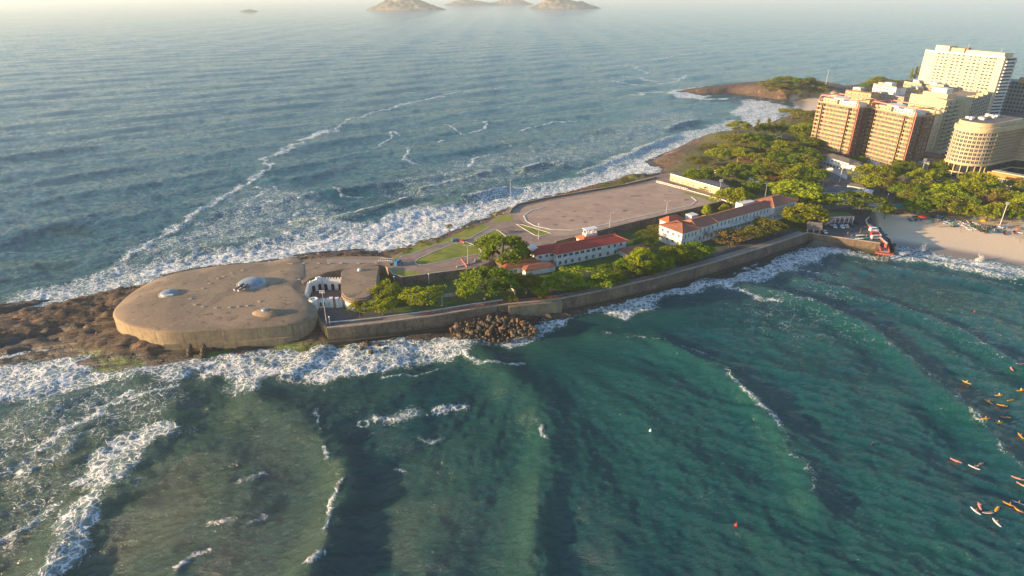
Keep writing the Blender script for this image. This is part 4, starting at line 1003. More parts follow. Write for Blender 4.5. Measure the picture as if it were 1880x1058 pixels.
# left wing
Aw = Vector((*A, 0)); u1 = (Vector((*B, 0))-Aw).normalized(); w1 = Vector((-u1.y, u1.x, 0))
C0 = Aw-u1*8.5+w1*3.2
r2 = [tuple(q.xy) for q in (C0, Aw+w1*3.2+u1*3, Aw+w1*11.8+u1*3, C0+w1*8.6)]
mb = MB(); mb.prism(r2, 5.5, EZ-0.24); mb.build('wing', MT['white'], b1)
mb = MB(); E2, rc, rd = hip_roof(mb, r2, EZ-0.05, 1.7, 0.6); mb.build('wing_roof', MT['tile_red'], b1)
mb = MB(); mb.prism([tuple(q.xy) for q in (C0-u1*0.2+w1*4, C0+u1*2.4+w1*4, C0+u1*2.4+w1*8.5, C0-u1*0.2+w1*8.5)], EZ-0.1, EZ+1.2); mb.build('stair_block', MT['white'], b1)
mb = MB(); mb.prism([tuple(q.xy) for q in (C0-u1*0.5+w1*3.8, C0+u1*2.7+w1*3.8, C0+u1*2.7+w1*8.8, C0-u1*0.5+w1*8.8)], EZ+1.2, EZ+1.45); mb.build('stair_cap', MT['white_trim'], b1)
ff = Face(A, B, 5.5, EZ)
for q in (0.04, 0.115, 0.20, 0.28, 0.36, 0.44, 0.52, 0.60, 0.74, 0.83, 0.92): put_window(ff, b1, ff.L*q, EZ-1.6, 2.0 if q < 0.65 else 1.5, 1.5)
for q in (0.05, 0.13, 0.22, 0.32, 0.42, 0.52, 0.62, 0.73, 0.84, 0.93): put_window(ff, b1, ff.L*q, EZ-4.9, 1.4, 1.9)
fl = Face(r1[3], r1[0], 5.5, EZ)
for q in (0.72, 0.9): put_window(fl, b1, fl.L*q, EZ-1.6, 1.1, 1.4); put_window(fl, b1, fl.L*q, EZ-4.9, 1.1, 1.6)
f_ = Face(r2[0], r2[1], 5.5, EZ)
for q in (0.16, 0.45, 0.66): put_window(f_, b1, f_.L*q, EZ-1.6, 1.5, 1.4); put_window(f_, b1, f_.L*q, EZ-4.9, 1.3, 1.6)
f_ = Face(r2[3], r2[0], 5.5, EZ)
for q in (0.2, 0.5, 0.8): put_window(f_, b1, f_.L*q, EZ-1.6, 1.4, 1.4); put_window(f_, b1, f_.L*q, EZ-4.9, 1.2, 1.5)
mb = MB(); ff.box(mb, 0, ff.L, EZ-3.25, EZ-3.05, 0, 0.12); mb.build('string_course', MT['white_trim'], b1)
# roof pavilion and bright roofed stair house
pv = Vector((*G(1083, 428, 14.5), 0))
t = MB(); c = pv; t.box((c.x, c.y, 14.0), (6.5, 3.2, 1.6), math.atan2(u1.y, u1.x)); t.build('pavilion_base', MT['white'], b1)
mb = MB()
for i in (-1, 0, 1):
    for j in (-1, 1):
        q = c+u1*(i*2.7)+w1*(j*1.3); mb.box((q.x, q.y, 15.8), (0.25, 0.25, 2.0), math.atan2(u1.y, u1.x))
mb.build('pavilion_posts', MT['white_trim'], b1)
mb = MB(); mb.box((c.x, c.y, 16.9), (6.9, 3.5, 0.25), math.atan2(u1.y, u1.x)); mb.build('pavilion_roof', MT['white_trim'], b1)
bw = rect(tuple((Aw+u1*19.5+w1*8.2).xy), tuple((Aw+u1*28+w1*8.2).xy), 6)
mb = MB(); mb.prism(bw, 5.5, EZ-0.22); mb.build('rear_wing', MT['white'], b1)
mb = MB(); hip_roof(mb, bw, EZ+0.02, 1.9, 0.6); mb.build('rear_roof', MT['tile_orange'], b1)
# ------------------------------------------------------------------ annex with dull red roofs
an = thing('annex', 'low white annex with dull red tiled roofs left of the museum building', 'building')
a0 = G(925, 494, 9.2); a1 = G(995, 483, 9.2)
r = rect(a0, a1, 9.5); mb = MB(); mb.prism(r, 5.6, 9.1); mb.build('wall', MT['white'], an)
mb = MB(); hip_roof(mb, r, 9.2, 1.6, 0.6); mb.build('roof', MT['tile_brown'], an)
r = rect(G(965, 497, 8.9), G(1020, 487, 8.9), 5.5); mb = MB(); mb.prism(r, 5.6, 8.7); mb.build('front_wing', MT['white'], an)
mb = MB(); hip_roof(mb, r, 8.8, 1.1, 0.4); mb.build('front_roof', MT['tile_brown'], an)
f_ = Face(a0, a1, 5.6, 9.1)
for q in (0.12, 0.3, 0.48): put_window(f_, an, f_.L*q, 7.5, 1.2, 1.3)
rimwall([(924, 500), (934, 514), (944, 533), (950, 549)], 7.2, 0.0, 0.4, MT['white'], 'narrow white garden wall running down to the promenade beside the annex', name='garden_wall', below=1.4)
an2 = thing('shed', 'low shed with a dull red roof between the two white buildings', 'shed')
r = rect(G(1152, 466, 8.6), G(1195, 456, 8.6), 6.5); mb = MB(); mb.prism(r, 5.6, 8.5); mb.build('wall', MT['white'], an2)
mb = MB(); hip_roof(mb, r, 8.6, 1.3, 0.5); mb.build('roof', MT['tile_brown'], an2)
# ------------------------------------------------------------------ long barracks with weathered roofs
b2 = thing('headquarters_building', 'very long white building with weathered brown tiled roofs facing the sea wall', 'building')
EZ2 = 14.6
P_ = [G(1253, 428, EZ2), G(1290, 419, EZ2), G(1324, 411, EZ2), G(1418, 383, EZ2), G(1462, 368.5, EZ2)]
def blk(a, b, dep, name, z1, rh, mat, over=0.6, ri=None, back=0.0):
    A = Vector((*a, 0)); B = Vector((*b, 0)); u = (B-A).normalized(); w = Vector((-u.y, u.x, 0)); A += w*back; B += w*back
    r = rect(tuple(A.xy), tuple(B.xy), dep); mb = MB(); mb.prism(r, 5.4, z1-0.2); mb.build(name, MT['white'], b2)
    mb = MB(); E_, a_, b_ = hip_roof(mb, r, z1, rh, over, ri); o = mb.build('roof', MT[mat], b2)
    mb = MB(); ridge_caps(mb, E_, a_, b_, z1, rh, 0.2); mb.build('ridge_tiles', MT['tile_brown'], o)
    return r
V = lambda p: Vector((*p, 0))
uu = (V(P_[4])-V(P_[0])).normalized(); ww = Vector((-uu.y, uu.x, 0))
s0 = V(P_[0]); 
def at2(d, w=0): q = s0+uu*d+ww*w; return tuple(q.xy)
LT = (V(P_[4])-s0).length
rA = blk(at2(0), at2(12), 14.5, 'west_block', EZ2, 2.6, 'tile_brown')
rB = blk(at2(12, 1.0), at2(26, 1.0), 10.5, 'west_shoulder', EZ2+0.1, 2.3, 'tile_brown', ri=1.2)
rC = blk(at2(26, 2.0), at2(LT-20, 2.0), 8.5, 'middle_range', EZ2-0.1, 2.0, 'tile_brown', ri=0.3)
rD = blk(at2(LT-20.2, 0.0), at2(LT, 0.0), 13.5, 'east_block', EZ2+0.2, 2.5, 'tile_brown')
rE = rect(at2(6, 14.4), at2(17, 14.4), 6); mb = MB(); mb.prism(rE, 5.4, EZ2-0.3); mb.build('rear_block', MT['white'], b2)
mb = MB(); hip_roof(mb, rE, EZ2-0.05, 2.2, .5); mb.build('roof', MT['tile_orange'], b2)
mb = MB(); mb.prism(rect(at2(20, 12), at2(25, 12), 4), 5.5, EZ2+1.4); mb.build('roof_tank_house', MT['white'], b2)
mb = MB(); mb.prism(rect(at2(LT-33, 10.6), at2(LT-22, 10.6), 4.5), 5.5, EZ2+0.9); mb.build('terrace_house', MT['white'], b2)
wins = 0
def rowwin(fc, parent, n, z, w, h, u0=1.0, glass='glass', kind='plain'):
    for k in range(n): put_window(fc, parent, u0+(fc.L-2*u0)*(k+0.5)/n, z, w, h, kind, glass)
for r, n in ((rA, 4), (rB, 4), (rC, 15), (rD, 7)):
    fc = Face(r[0], r[1], 5.4, EZ2)
    rowwin(fc, b2, n, EZ2-2.2, 1.1, 2.1); rowwin(fc, b2, n, EZ2-6.2, 1.1, 2.1)
fc = Face(rA[3], rA[0], 5.4, EZ2)
for q in (0.13, 0.38, 0.62, 0.86): put_window(fc, b2, fc.L*q, EZ2-2.2, 1.5, 1.3, 'plain'); put_window(fc, b2, fc.L*q, EZ2-5.8, 1.4, 1.4)
mb = MB(); fc.box(mb, fc.L*0.3, fc.L-0.1, EZ2-4.3, EZ2-4.05, 0, 1.4); mb.build('balcony', MT['white_trim'], b2)
fc = Face(rC[0], rC[1], 5.4, EZ2); mb = MB(); fc.box(mb, 0.1, fc.L-0.1, EZ2-4.5, EZ2-4.2, 0, 1.9); mb.build('gallery', MT['white'], b2)
# ------------------------------------------------------------------ white building at the far end of the parade ground
b3 = thing('guard_building', 'low white sunlit building with a row of dark openings behind the parade ground', 'building')
a = G(1231, 319, 14); b = G(1322, 345, 14)
r = rect(a, b, 9); mb = MB(); mb.prism(r, 6.5, 13.4); mb.build('wall', MT['cream'], b3)
mb = MB(); mb.prism(r, 13.4, 13.75); mb.build('roof', MT['roof_grey'], b3)
fc = Face(r[0], r[1], 9.5, 13.4)
mb = MB(); fc.box(mb, 0, fc.L, 13.4, 14.0, -0.3, 0.05); mb.build('parapet', MT['white'], b3)
for k in range(9): put_window(fc, b3, 1.9+k*(fc.L-4)/8, 10.6, 1.1, 1.5, 'plain', 'glass')
b4 = thing('shed', 'small white shed half hidden under trees behind the parade ground', 'shed')
r = rect(G(1372, 326, 10), G(1394, 336, 10), 6); mb = MB(); mb.prism(r, 5, 9.8); mb.build('wall', MT['white'], b4); mb = MB(); mb.prism([(x, y) for x, y in rect(G(1371, 325, 10), G(1395, 337, 10), 6.6)], 9.8, 10.1); mb.build('roof', MT['white_trim'], b4)
b5 = thing('bungalow', 'small house with an orange tiled roof among the hillside trees', 'house')
gx, gy = G(1334, 300, 12); gz = ground_z(gx, gy)
r = rect((gx-7, gy+2), (gx+6, gy-3), 6); mb = MB(); mb.prism(r, gz-2, gz+2.8); mb.build('wall', MT['white'], b5); mb = MB(); hip_roof(mb, r, gz+2.9, 1.6, .5); mb.build('roof', MT['tile_orange'], b5)
f_ = Face(r[0], r[1], 0, 1); rowwin(f_, b5, 3, gz+1.5, 1.1, 1.1)
mb = MB(); mb.box((gx-16, gy+6, gz+0.6), (9, 4, 1.6), -.3); tag(mb.build('low_block', MT['white']), 'low white flat block beside the orange roofed house', 'block')
# ------------------------------------------------------------------ high-rises
def banded_tower(name, label, pa, pb, pz, depth, z0, ztop, nfl, segs, mats, roofbits=None, side_n=3, win_w=1.5):
    t = thing(name, label, 'apartment tower')
    a = G(*pa, pz); b = G(*pb, pz); r = rect(a, b, depth)
    ins = 1.3; u = (V(b)-V(a)).normalized(); w = Vector((-u.y, u.x, 0))
    core = [tuple(q.xy) for q in (V(r[0])+u*ins+w*ins, V(r[1])-u*ins+w*ins, V(r[2])-u*ins-w*ins, V(r[3])+u*ins-w*ins)]
    mb = MB(); mb.prism(core, z0-1, ztop); mb.build('core', MT[mats[1]], t)
    fh = (ztop-z0)/nfl
    faces = [Face(r[0], r[1], z0, ztop), Face(r[1], r[2], z0, ztop), Face(r[3], r[0], z0, ztop), Face(r[2], r[3], z0, ztop)]
    par = []; 
    for fi, fc in enumerate(faces[:3]):
        sg = segs if fi == 0 else ((0.02, 0.48), (0.52, 0.98))
        mbp = MB()
        for (s0_, s1_) in sg: fc_local = mbp.box(((s0_+s1_)/2*fc.L, 0.08, 0.34), ((s1_-s0_)*fc.L, 0.16, 0.82)); mbp.box(((s0_+s1_)/2*fc.L, 0.65, -0.12), ((s1_-s0_)*fc.L-0.01, 1.28, 0.2))
        pm_ = mbp.mesh('balcony', MT[mats[0] if fi != 1 else mats[2]])  # right face in brown: its shade is put into the balcony colour
        for k in range(nfl):
            link('balcony', pm_, t, fc.p(0, z0+k*fh+0.25, 0), fc.rz)
        # columns
        mbc = MB()
        for s_ in sorted({q for sg_ in sg for q in sg_}): mbc.box((s_*fc.L, 0.75, (ztop-z0)/2), (0.35, 1.0, ztop-z0-0.3))
        mbc.build('fin', MT[mats[1]], t, loc=fc.p(0, z0, 0)).rotation_euler.z = fc.rz
        nw = int(fc.L/3.0)
        if fi == 2: continue
        for k in range(nfl):
            for j in range(nw):
                uu_ = (j+0.5)/nw*fc.L
                put_window(fc, t, uu_+random.uniform(-.25, .25), z0+k*fh+fh*0.62, win_w*random.choice((0.8, 1.1, 1.5)), fh*0.55, 'plain', 'glass', -1.22)
    mb = MB(); mb.prism(r, ztop, ztop+0.4); mb.build('roof', MT['roof_grey'], t)
    mbp = MB()
    for fc in faces: fc.box(mbp, 0.17, fc.L-0.17, ztop+0.4, ztop+1.4, -0.16, 0)
    mbp.build('parapet', MT[mats[0]], t)
    return t, r, faces, u, w
random.seed(12)
for nm, lab, pa, pb, z in (('apartment_tower', 'tan balconied apartment tower with a salmon roof frame, the left one of the pair', (1501, 188), (1574, 201), 43.5), ('apartment_tower', 'tan balconied apartment tower with a salmon roof frame, the right one of the pair', (1595, 200), (1678, 217), 42.5)):
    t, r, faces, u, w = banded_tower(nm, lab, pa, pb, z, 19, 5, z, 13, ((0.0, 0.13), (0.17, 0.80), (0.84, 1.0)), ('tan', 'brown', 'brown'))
    t['group'] = 'pair of apartment towers with salmon roof frames'
    a = V(r[0]); b = V(r[1]); ztop = z; hgt = 5.6
    mb = MB()
    for off in (0.6, 18.2):
        p0 = a+u*1.2+w*off; p1 = b-u*0.6+w*off; L_ = (p1-p0).length; pts = []
        pts.append((p0.x, p0.y, ztop+0.4)); pts.append((p0.x, p0.y, ztop+hgt-1.5))
        for q in np.linspace(0, math.pi/2, 5)[1:]: k_ = p0+u*(1.5*(1-math.cos(q))); pts.append((k_.x, k_.y, ztop+hgt-1.5+1.5*math.sin(q)))
        for q in np.linspace(0, math.pi/2, 5): k_ = p1-u*(1.5*(1-math.sin(q))); pts.append((k_.x, k_.y, ztop+hgt-1.5+1.5*math.cos(q)))
        pts.append((p1.x, p1.y, ztop+0.4)); mb.tube(pts, 0.42, 8)
    mb.tube([(*(a+u*2.7+w*0.6).xy, ztop+hgt), (*(a+u*2.7+w*18.2).xy, ztop+hgt)], 0.35, 8)
    mb.tube([(*(b-u*2.1+w*0.6).xy, ztop+hgt), (*(b-u*2.1+w*18.2).xy, ztop+hgt)], 0.35, 8)
    mb.tube([(*(b+u*0.3+w*1).xy, 6), (*(b+u*0.3+w*1).xy, ztop+hgt-2)], 0.3, 8)
    mb.build('roof_frame', MT['pink_metal'], t, True)
    def pent(u0, u1, w0, w1, h, m, nm_='penthouse'):
        q = [tuple((a+u*x_+w*y_).xy) for x_, y_ in ((u0, w0), (u1, w0), (u1, w1), (u0, w1))]; mb = MB(); mb.prism(q, ztop+0.4, ztop+0.4+h); o = mb.build(nm_, MT[m], t)
        f_ = Face(q[0], q[1], 0, 1); n_ = max(1, int(f_.L/2.6))
        for j in range(n_): link('window', window_mesh(1.3, 1.5), o, f_.p((j+.5)/n_*f_.L, ztop+2.0, 0.04), f_.rz)
    Ln = (b-a).length
    pent(2.5, Ln*0.42, 3, 15, 3.2, 'cream'); pent(Ln*0.46, Ln*0.9, 4, 14, 2.8, 'white'); pent(Ln*0.25, Ln*0.5, 6, 13, 4.6, 'white_trim'); pent(Ln*0.7, Ln*0.88, 3, 7, 4.0, 'white')
    # ground colonnade
    f_ = faces[0]; mb = MB()
    for j in range(15): f_.box(mb, f_.L*(j+0.3)/15, f_.L*(j+0.3)/15+0.5, 4, 8.6, 0.2, 0.6)
    mb.build('colonnade', MT['white'], t)

# cream tower with curved balconies
t3 = thing('cream_tower', 'cream apartment tower with curved shaded balconies between the pair and the round hotel', 'apartment tower')
z3 = 46.0
a = G(1672, 174, z3); b = G(1712, 180, z3); c = G(1738, 188, z3); d = G(1766, 181, z3)
body = [a, b, c, d]; uv = (V(b)-V(a)).normalized(); wv_ = Vector((-uv.y, uv.x, 0))
poly = [a, b, c, d, tuple((V(d)+wv_*14).xy), tuple((V(a)+wv_*24).xy)]
mb = MB(); mb.prism(poly, 4, z3); mb.build('wall', MT['cream'], t3)
fa = Face(a, b, 5, z3); fb = Face(b, c, 5, z3); fc_ = Face(c, d, 5, z3); nf = 13; fh = (z3-6)/nf
for k in range(nf):
    zc = 6+k*fh+fh*0.55
    for q in (0.3, 0.75): put_window(fa, t3, fa.L*q, zc, 0.9, 1.0)
    for q in (0.18, 0.5, 0.82): put_window(fb, t3, fb.L*q, zc, 1.6, 1.5)
bal = None
for k in range(nf-1):
    if bal is None:
        mb = MB(); n_ = 14; o_ = []; i_ = []
        for j in range(n_+1):
            t_ = j/n_; uu_ = t_*fc_.L*1.05-0.3; o_.append((uu_, -2.6*math.sin(math.pi*min(1, t_*0.9+0.12))**0.6)); 
        pts = o_+[(fc_.L+0.4, 0.3), (-0.3, 0.3)]
        pts = [(x, y) for x, y in pts]; mb.prism(pts, -0.1, 0.15)
        ins_ = [(x, y) for x, y in o_]; mb.strip(ins_, 0.16, 0.15, 1.0); bal = mb.mesh('balcony', MT['cream'])
    link('balcony', bal, t3, fc_.p(0, 6+k*fh+fh, 0), fc_.rz)
    for q in (0.3, 0.7): put_window(fc_, t3, fc_.L*q, 6+k*fh+fh*1.55, 3.0, 2.0)
q0 = [tuple((V(a)+uv*x_+wv_*y_).xy) for x_, y_ in ((6, 5), (26, 5), (26, 15), (6, 15))]
mb = MB(); mb.prism(q0, z3, z3+3.4); mb.build('penthouse', MT['cream'], t3)
q0 = [tuple((V(a)+uv*x_+wv_*y_).xy) for x_, y_ in ((11, 7), (23, 7), (23, 14), (11, 14))]
mb = MB(); mb.prism(q0, z3+3.4, z3+6.8); mb.build('roof_house', MT['white'], t3)
mb = MB()
for fc in (fa, fb, fc_): fc.box(mb, 0.1, fc.L-0.1, z3, z3+1.1, -0.2, 0.05)
mb.build('parapet', MT['cream'], t3)
mb = MB(); fa.box(mb, 0, fa.L, z3-7.0, z3-0.1, 0.0, 0.5); fa.box(mb, fa.L*0.85, fa.L*1.0, z3-7, z3-0.2, 0.5, 1.5); 
# tall white tower
tw = thing('white_tower', 'tallest white apartment block, sunlit, at the right behind the others', 'apartment tower')
zt = 61.5
a = G(1699, 93.5, zt); b = G(1845, 107, zt); r = rect(a, b, 17); u = (V(b)-V(a)).normalized(); w = Vector((-u.y, u.x, 0))
mb = MB(); mb.prism(r, 4, zt); mb.build('wall', MT['ivory'], tw)
fc = Face(r[0], r[1], 4, zt); nf = 17; fh = (zt-8)/nf
bays = ((0.17, 0.34), (0.37, 0.55), (0.58, 0.75), (0.78, 0.92))
for (s0_, s1_) in bays:
    w_ = (s1_-s0_)*fc.L
    bmw = MB().box((0, -0.7, 0.55), (w_, 0.14, 1.0)).box((0, -0.35, 0.0), (w_-0.01, 0.84, 0.18)).mesh('balcony', MT['ivory'])
    for k in range(nf): link('balcony', bmw, tw, fc.p((s0_+s1_)/2*fc.L, 8+k*fh, 0), fc.rz)
    for k in range(nf):
        for j in range(3):
            put_window(fc, tw, (s0_+(s1_-s0_)*(j+0.5)/3)*fc.L, 8+k*fh+1.55, random.choice((2.2, 2.8, 3.4)), 2.1, 'plain', 'glass')
mb = MB()
for q in (0.155, 0.355, 0.565, 0.765): fc.box(mb, q*fc.L-0.5, q*fc.L+0.5, 4, zt-3, 0, 0.25)
mb.build('dark_shaft', MT['grey'], tw)
for k in range(nf):
    for q in (0.03, 0.09): put_window(fc, tw, q*fc.L, 8+k*fh+1.5, 1.1, 1.2)
    put_window(fc, tw, 0.96*fc.L, 8+k*fh+1.5, 1.2, 1.2)
fs_ = Face(r[1], r[2], 4, zt)
bms = MB().box((fs_.L*0.55, -0.8, 0.5), (fs_.L*0.8, 1.6, 1.2)).mesh('balcony', MT['white'])
for k in range(nf):
    link('balcony', bms, tw, fs_.p(0, 8+k*fh-0.6, 0), fs_.rz)
    put_window(fs_, tw, fs_.L*0.55, 8+k*fh+1.7, fs_.L*0.7, 1.9, 'plain', 'glass')
mb = MB(); fc.box(mb, 0, fc.L, zt, zt+1.2, -0.4, 0.1); mb.build('parapet', MT['white'], tw)
def bx_(u0, u1, w0, w1, h0, h1, m, nm, par):
    q = [tuple((V(r[0])+u*x_+w*y_).xy) for x_, y_ in ((u0, w0), (u1, w0), (u1, w1), (u0, w1))]; mb = MB(); mb.prism(q, h0, h1); return mb.build(nm, MT[m], par)
LL = (V(b)-V(a)).length
bx_(LL*.12, LL*.30, 1, 12, zt, zt+6.5, 'ivory', 'penthouse', tw); bx_(LL*.30, LL*.47, 4, 14, zt, zt+5.0, 'cream', 'penthouse', tw); bx_(LL*.5, LL*.96, 3, 15, zt, zt+4.2, 'ivory', 'penthouse', tw); bx_(LL*.46, LL*.5, 6, 9, zt, zt+6, 'brown', 'lift_house', tw)
mb = MB(); q = V(r[0])+u*(LL*.48)+w*7; mb.tube([(q.x, q.y, zt+5.9), (q.x, q.y, zt+10)], .2, 6); q = V(r[0])+u*(LL*.88)+w*7; mb.tube([(q.x, q.y, zt+4), (q.x, q.y, zt+8.5)], .15, 6); mb.build('mast', MT['steel'], tw)
# grey glazed office at the right edge
og = thing('office_block', 'grey office block with teal glass bands at the right edge', 'office building')
zo = 36; a = G(1846, 148, zo); b = G(1905, 153, zo); r = rect(a, b, 22); mb = MB(); mb.prism(r, 4, zo); mb.build('wall', MT['grey'], og)
fc = Face(r[0], r[1], 4, zo); nf = 8; fh = (zo-5)/nf
for k in range(nf):
    for j in range(9): put_window(fc, og, (j+0.5)/9*fc.L, 5+k*fh+fh*0.55, fc.L/9*0.8, fh*0.68, 'x', 'glass_teal')
fc = Face(r[3], r[0], 4, zo)
for k in range(nf):
    for j in range(5): put_window(fc, og, (j+0.5)/5*fc.L, 5+k*fh+fh*0.55, fc.L/5*0.8, fh*0.68, 'x', 'glass_teal')
mb = MB(); mb.prism(rect(G(1872, 143, zo+5), G(1900, 145, zo+5), 12), zo, zo+5); mb.build('roof_house', MT['tan'], og)
# long shaded slab block behind the cream tower
sb = thing('slab_block', 'long grey shaded slab block behind the cream tower', 'apartment block')
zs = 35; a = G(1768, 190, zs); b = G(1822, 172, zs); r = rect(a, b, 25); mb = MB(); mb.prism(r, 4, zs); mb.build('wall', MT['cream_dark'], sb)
fc = Face(r[0], r[1], 4, zs); nf = 10; fh = (zs-5)/nf; nn = 13
for k in range(nf):
    for j in range(nn): put_window(fc, sb, (j+0.5)/nn*fc.L, 5+k*fh+fh*0.55, fc.L/nn*0.62, fh*0.6, 'x')
bm_ = MB().box((fc.L/2, -0.4, 0), (fc.L-0.05, 0.8, 0.5)).mesh('balcony', MT['cream'])
for k in range(1, nf): link('balcony', bm_, sb, fc.p(0, 5+k*fh, 0), fc.rz)
for k in range(6):
    q = [tuple((V(r[0])+(V(r[1])-V(r[0]))*(k+0.15)/6+(V(r[3])-V(r[0])).normalized()*y_+((V(r[1])-V(r[0])).normalized())*x_).xy) for x_, y_ in ((0, 1), (3.5, 1), (3.5, 6), (0, 6))]
    mb = MB(); mb.prism(q, zs, zs+1.6+0.5*(k % 3)); mb.build('roof_house', MT['cream'], sb)
# low-rise town blocks behind the pair (lit fronts, grey roofs)
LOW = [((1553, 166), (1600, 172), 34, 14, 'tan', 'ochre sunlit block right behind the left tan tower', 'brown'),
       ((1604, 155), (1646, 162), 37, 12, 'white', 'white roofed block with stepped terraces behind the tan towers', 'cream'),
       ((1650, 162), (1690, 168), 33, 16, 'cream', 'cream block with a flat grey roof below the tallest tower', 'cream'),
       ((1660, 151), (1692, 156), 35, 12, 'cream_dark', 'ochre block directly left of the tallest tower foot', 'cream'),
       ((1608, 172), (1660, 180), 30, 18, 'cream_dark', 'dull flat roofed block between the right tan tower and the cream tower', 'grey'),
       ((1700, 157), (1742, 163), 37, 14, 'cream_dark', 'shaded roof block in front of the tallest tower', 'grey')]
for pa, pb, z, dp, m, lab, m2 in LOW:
    t = thing('town_block', lab, 'building'); a = G(*pa, z); b = G(*pb, z); r = rect(a, b, dp)
    mb = MB(); mb.prism(r, 4, z-0.3); mb.build('wall', MT[m], t)
    mb = MB(); mb.prism([tuple(q) for q in r], z-0.3, z); mb.build('roof', MT['roof_grey'], t)
    fc = Face(r[0], r[1], 4, z); mb = MB(); fc.box(mb, 0, fc.L, z, z+0.9, -0.3, 0.06); mb.build('parapet', MT[m2], t)
    for k in range(3):
        for j in range(int(fc.L/4)): put_window(fc, t, (j+0.5)*4, z-2.4-k*3.3, 2.0, 1.4)
    u = (V(b)-V(a)).normalized(); w = Vector((-u.y, u.x, 0))
    for k in range(2):
        x0 = random.uniform(0.1, 0.6)*fc.L; q = [tuple((V(a)+u*(x0+x_)+w*(2+y_)).xy) for x_, y_ in ((0, 0), (fc.L*.28, 0), (fc.L*.28, dp*.5), (0, dp*.5))]
        mb = MB(); mb.prism(q, z, z+2.4+k); mb.build('roof_house', MT['white' if k else 'cream'], t)
# ------------------------------------------------------------------ round hotel
ht = thing('round_hotel', 'cream hotel with a rounded glazed corner drum and a receding wing', 'hotel')
zh = 40.0
c0 = G(1743, 325, 5); hc = (c0[0]+13.2, c0[1]+6.5); rad_h = 13.0
def arc(r_, a0, a1, n_=22): return [(hc[0]+r_*math.cos(R(a)), hc[1]+r_*math.sin(R(a))) for a in np.linspace(a0, a1, n_)]
hd = Vector((0.88, 0.47, 0)).normalized(); hn = Vector((-hd.y, hd.x, 0))
A0, A1 = 150, 302
front = arc(rad_h, A0, A1)
e = V(front[-1]); far1 = e+hd*34; far2 = far1+Vector((0.9, -0.43, 0))*30
foot = front+[tuple(far1.xy), tuple(far2.xy), tuple((far2+hn*16).xy), tuple((far1+hn*20).xy), tuple((V(front[0])+hd*26).xy)]
def inset_foot(m): 
    fr = arc(rad_h-m, A0, A1); return fr+[tuple((far1-Vector((hd.y, -hd.x, 0))*m).xy), tuple((far2+hn*m).xy), tuple((far2+hn*16).xy), tuple((far1+hn*20).xy), tuple((V(front[0])+hd*26).xy)]
mb = MB(); mb.prism(inset_foot(1.1), 4.5, 13.8); mb.build('podium_glazing', MT['glass'], ht)
mb = MB(); mb.prism(inset_foot(0.9), 14.8, zh-4); mb.build('wall', MT['cream'], ht)
for z0_, z1_, m_ in ((13.8, 14.8, 0.0), (8.3, 9.0, 0.3), (zh-4.2, zh-0.8, 0.0)):
    mb = MB(); mb.prism(inset_foot(m_), z0_, z1_); mb.build('band', MT['cream'], ht)
mb = MB(); rr_ = [(hc[0]+(x-hc[0])*0.86, hc[1]+(y-hc[1])*0.86) for x, y in front]+[tuple((far1-hn*-3).xy), tuple((far1+hn*15).xy), tuple((V(front[0])+hd*22).xy)]
mb.prism(rr_, zh-0.8, zh+1.8); mb.build('crown', MT['cream'], ht)
mb = MB(); rr2 = [(hc[0]+(x-hc[0])*0.80, hc[1]+(y-hc[1])*0.80) for x, y in front]+[tuple((far1-hn*-4.5).xy), tuple((far1+hn*13).xy), tuple((V(front[0])+hd*20).xy)]
mb.prism(rr2, zh+1.5, zh+1.85); mb.build('roof', MT['roof_grey'], ht)
for k in range(14):
    q = V(hc)+hd*random.uniform(-5, 26)+hn*random.uniform(0, 9); mb = MB(); mb.box((q.x, q.y, zh+2.4), (random.uniform(1.5, 3.5), random.uniform(1.2, 2.2), random.uniform(.8, 1.6)), .5); mb.build('air_unit', MT['white'], ht)
cm = MB().box((0, 0, 4.9), (0.5, 0.5, 9.6)).mesh('column', MT['cream'])
for a in np.linspace(A0, A1-6, 9): link('column', cm, ht, (hc[0]+(rad_h-0.25)*math.cos(R(a)), hc[1]+(rad_h-0.25)*math.sin(R(a)), 4.4), R(a))
nf = 8; fh = (zh-4.2-14.8)/nf
nseg = 13
for k in range(nf):
    for j in range(nseg):
        a0 = A0+(A1-A0)*j/nseg; a1 = A0+(A1-A0)*(j+1)/nseg
        p0 = (hc[0]+(rad_h-0.85)*math.cos(R(a0)), hc[1]+(rad_h-0.85)*math.sin(R(a0))); p1 = (hc[0]+(rad_h-0.85)*math.cos(R(a1)), hc[1]+(rad_h-0.85)*math.sin(R(a1)))
        fc = Face(p0, p1, 0, 1); put_window(fc, ht, fc.L/2, 14.8+k*fh+fh*0.5, fc.L*0.84, fh*0.72, 'plain', 'glass', 0.06)
    if k:
        mb = MB(); mb.strip(arc(rad_h-0.35, A0, A1), 1.3, 14.8+k*fh-0.22, 14.8+k*fh+0.12); mb.build('floor_band', MT['cream'], ht)
f1h = Face(front[-1], tuple(far1.xy), 0, 1); f2h = Face(tuple(far1.xy), tuple(far2.xy), 0, 1)
nfw = 10; fhw = (zh-4.2-14.8)/nfw
gm = None
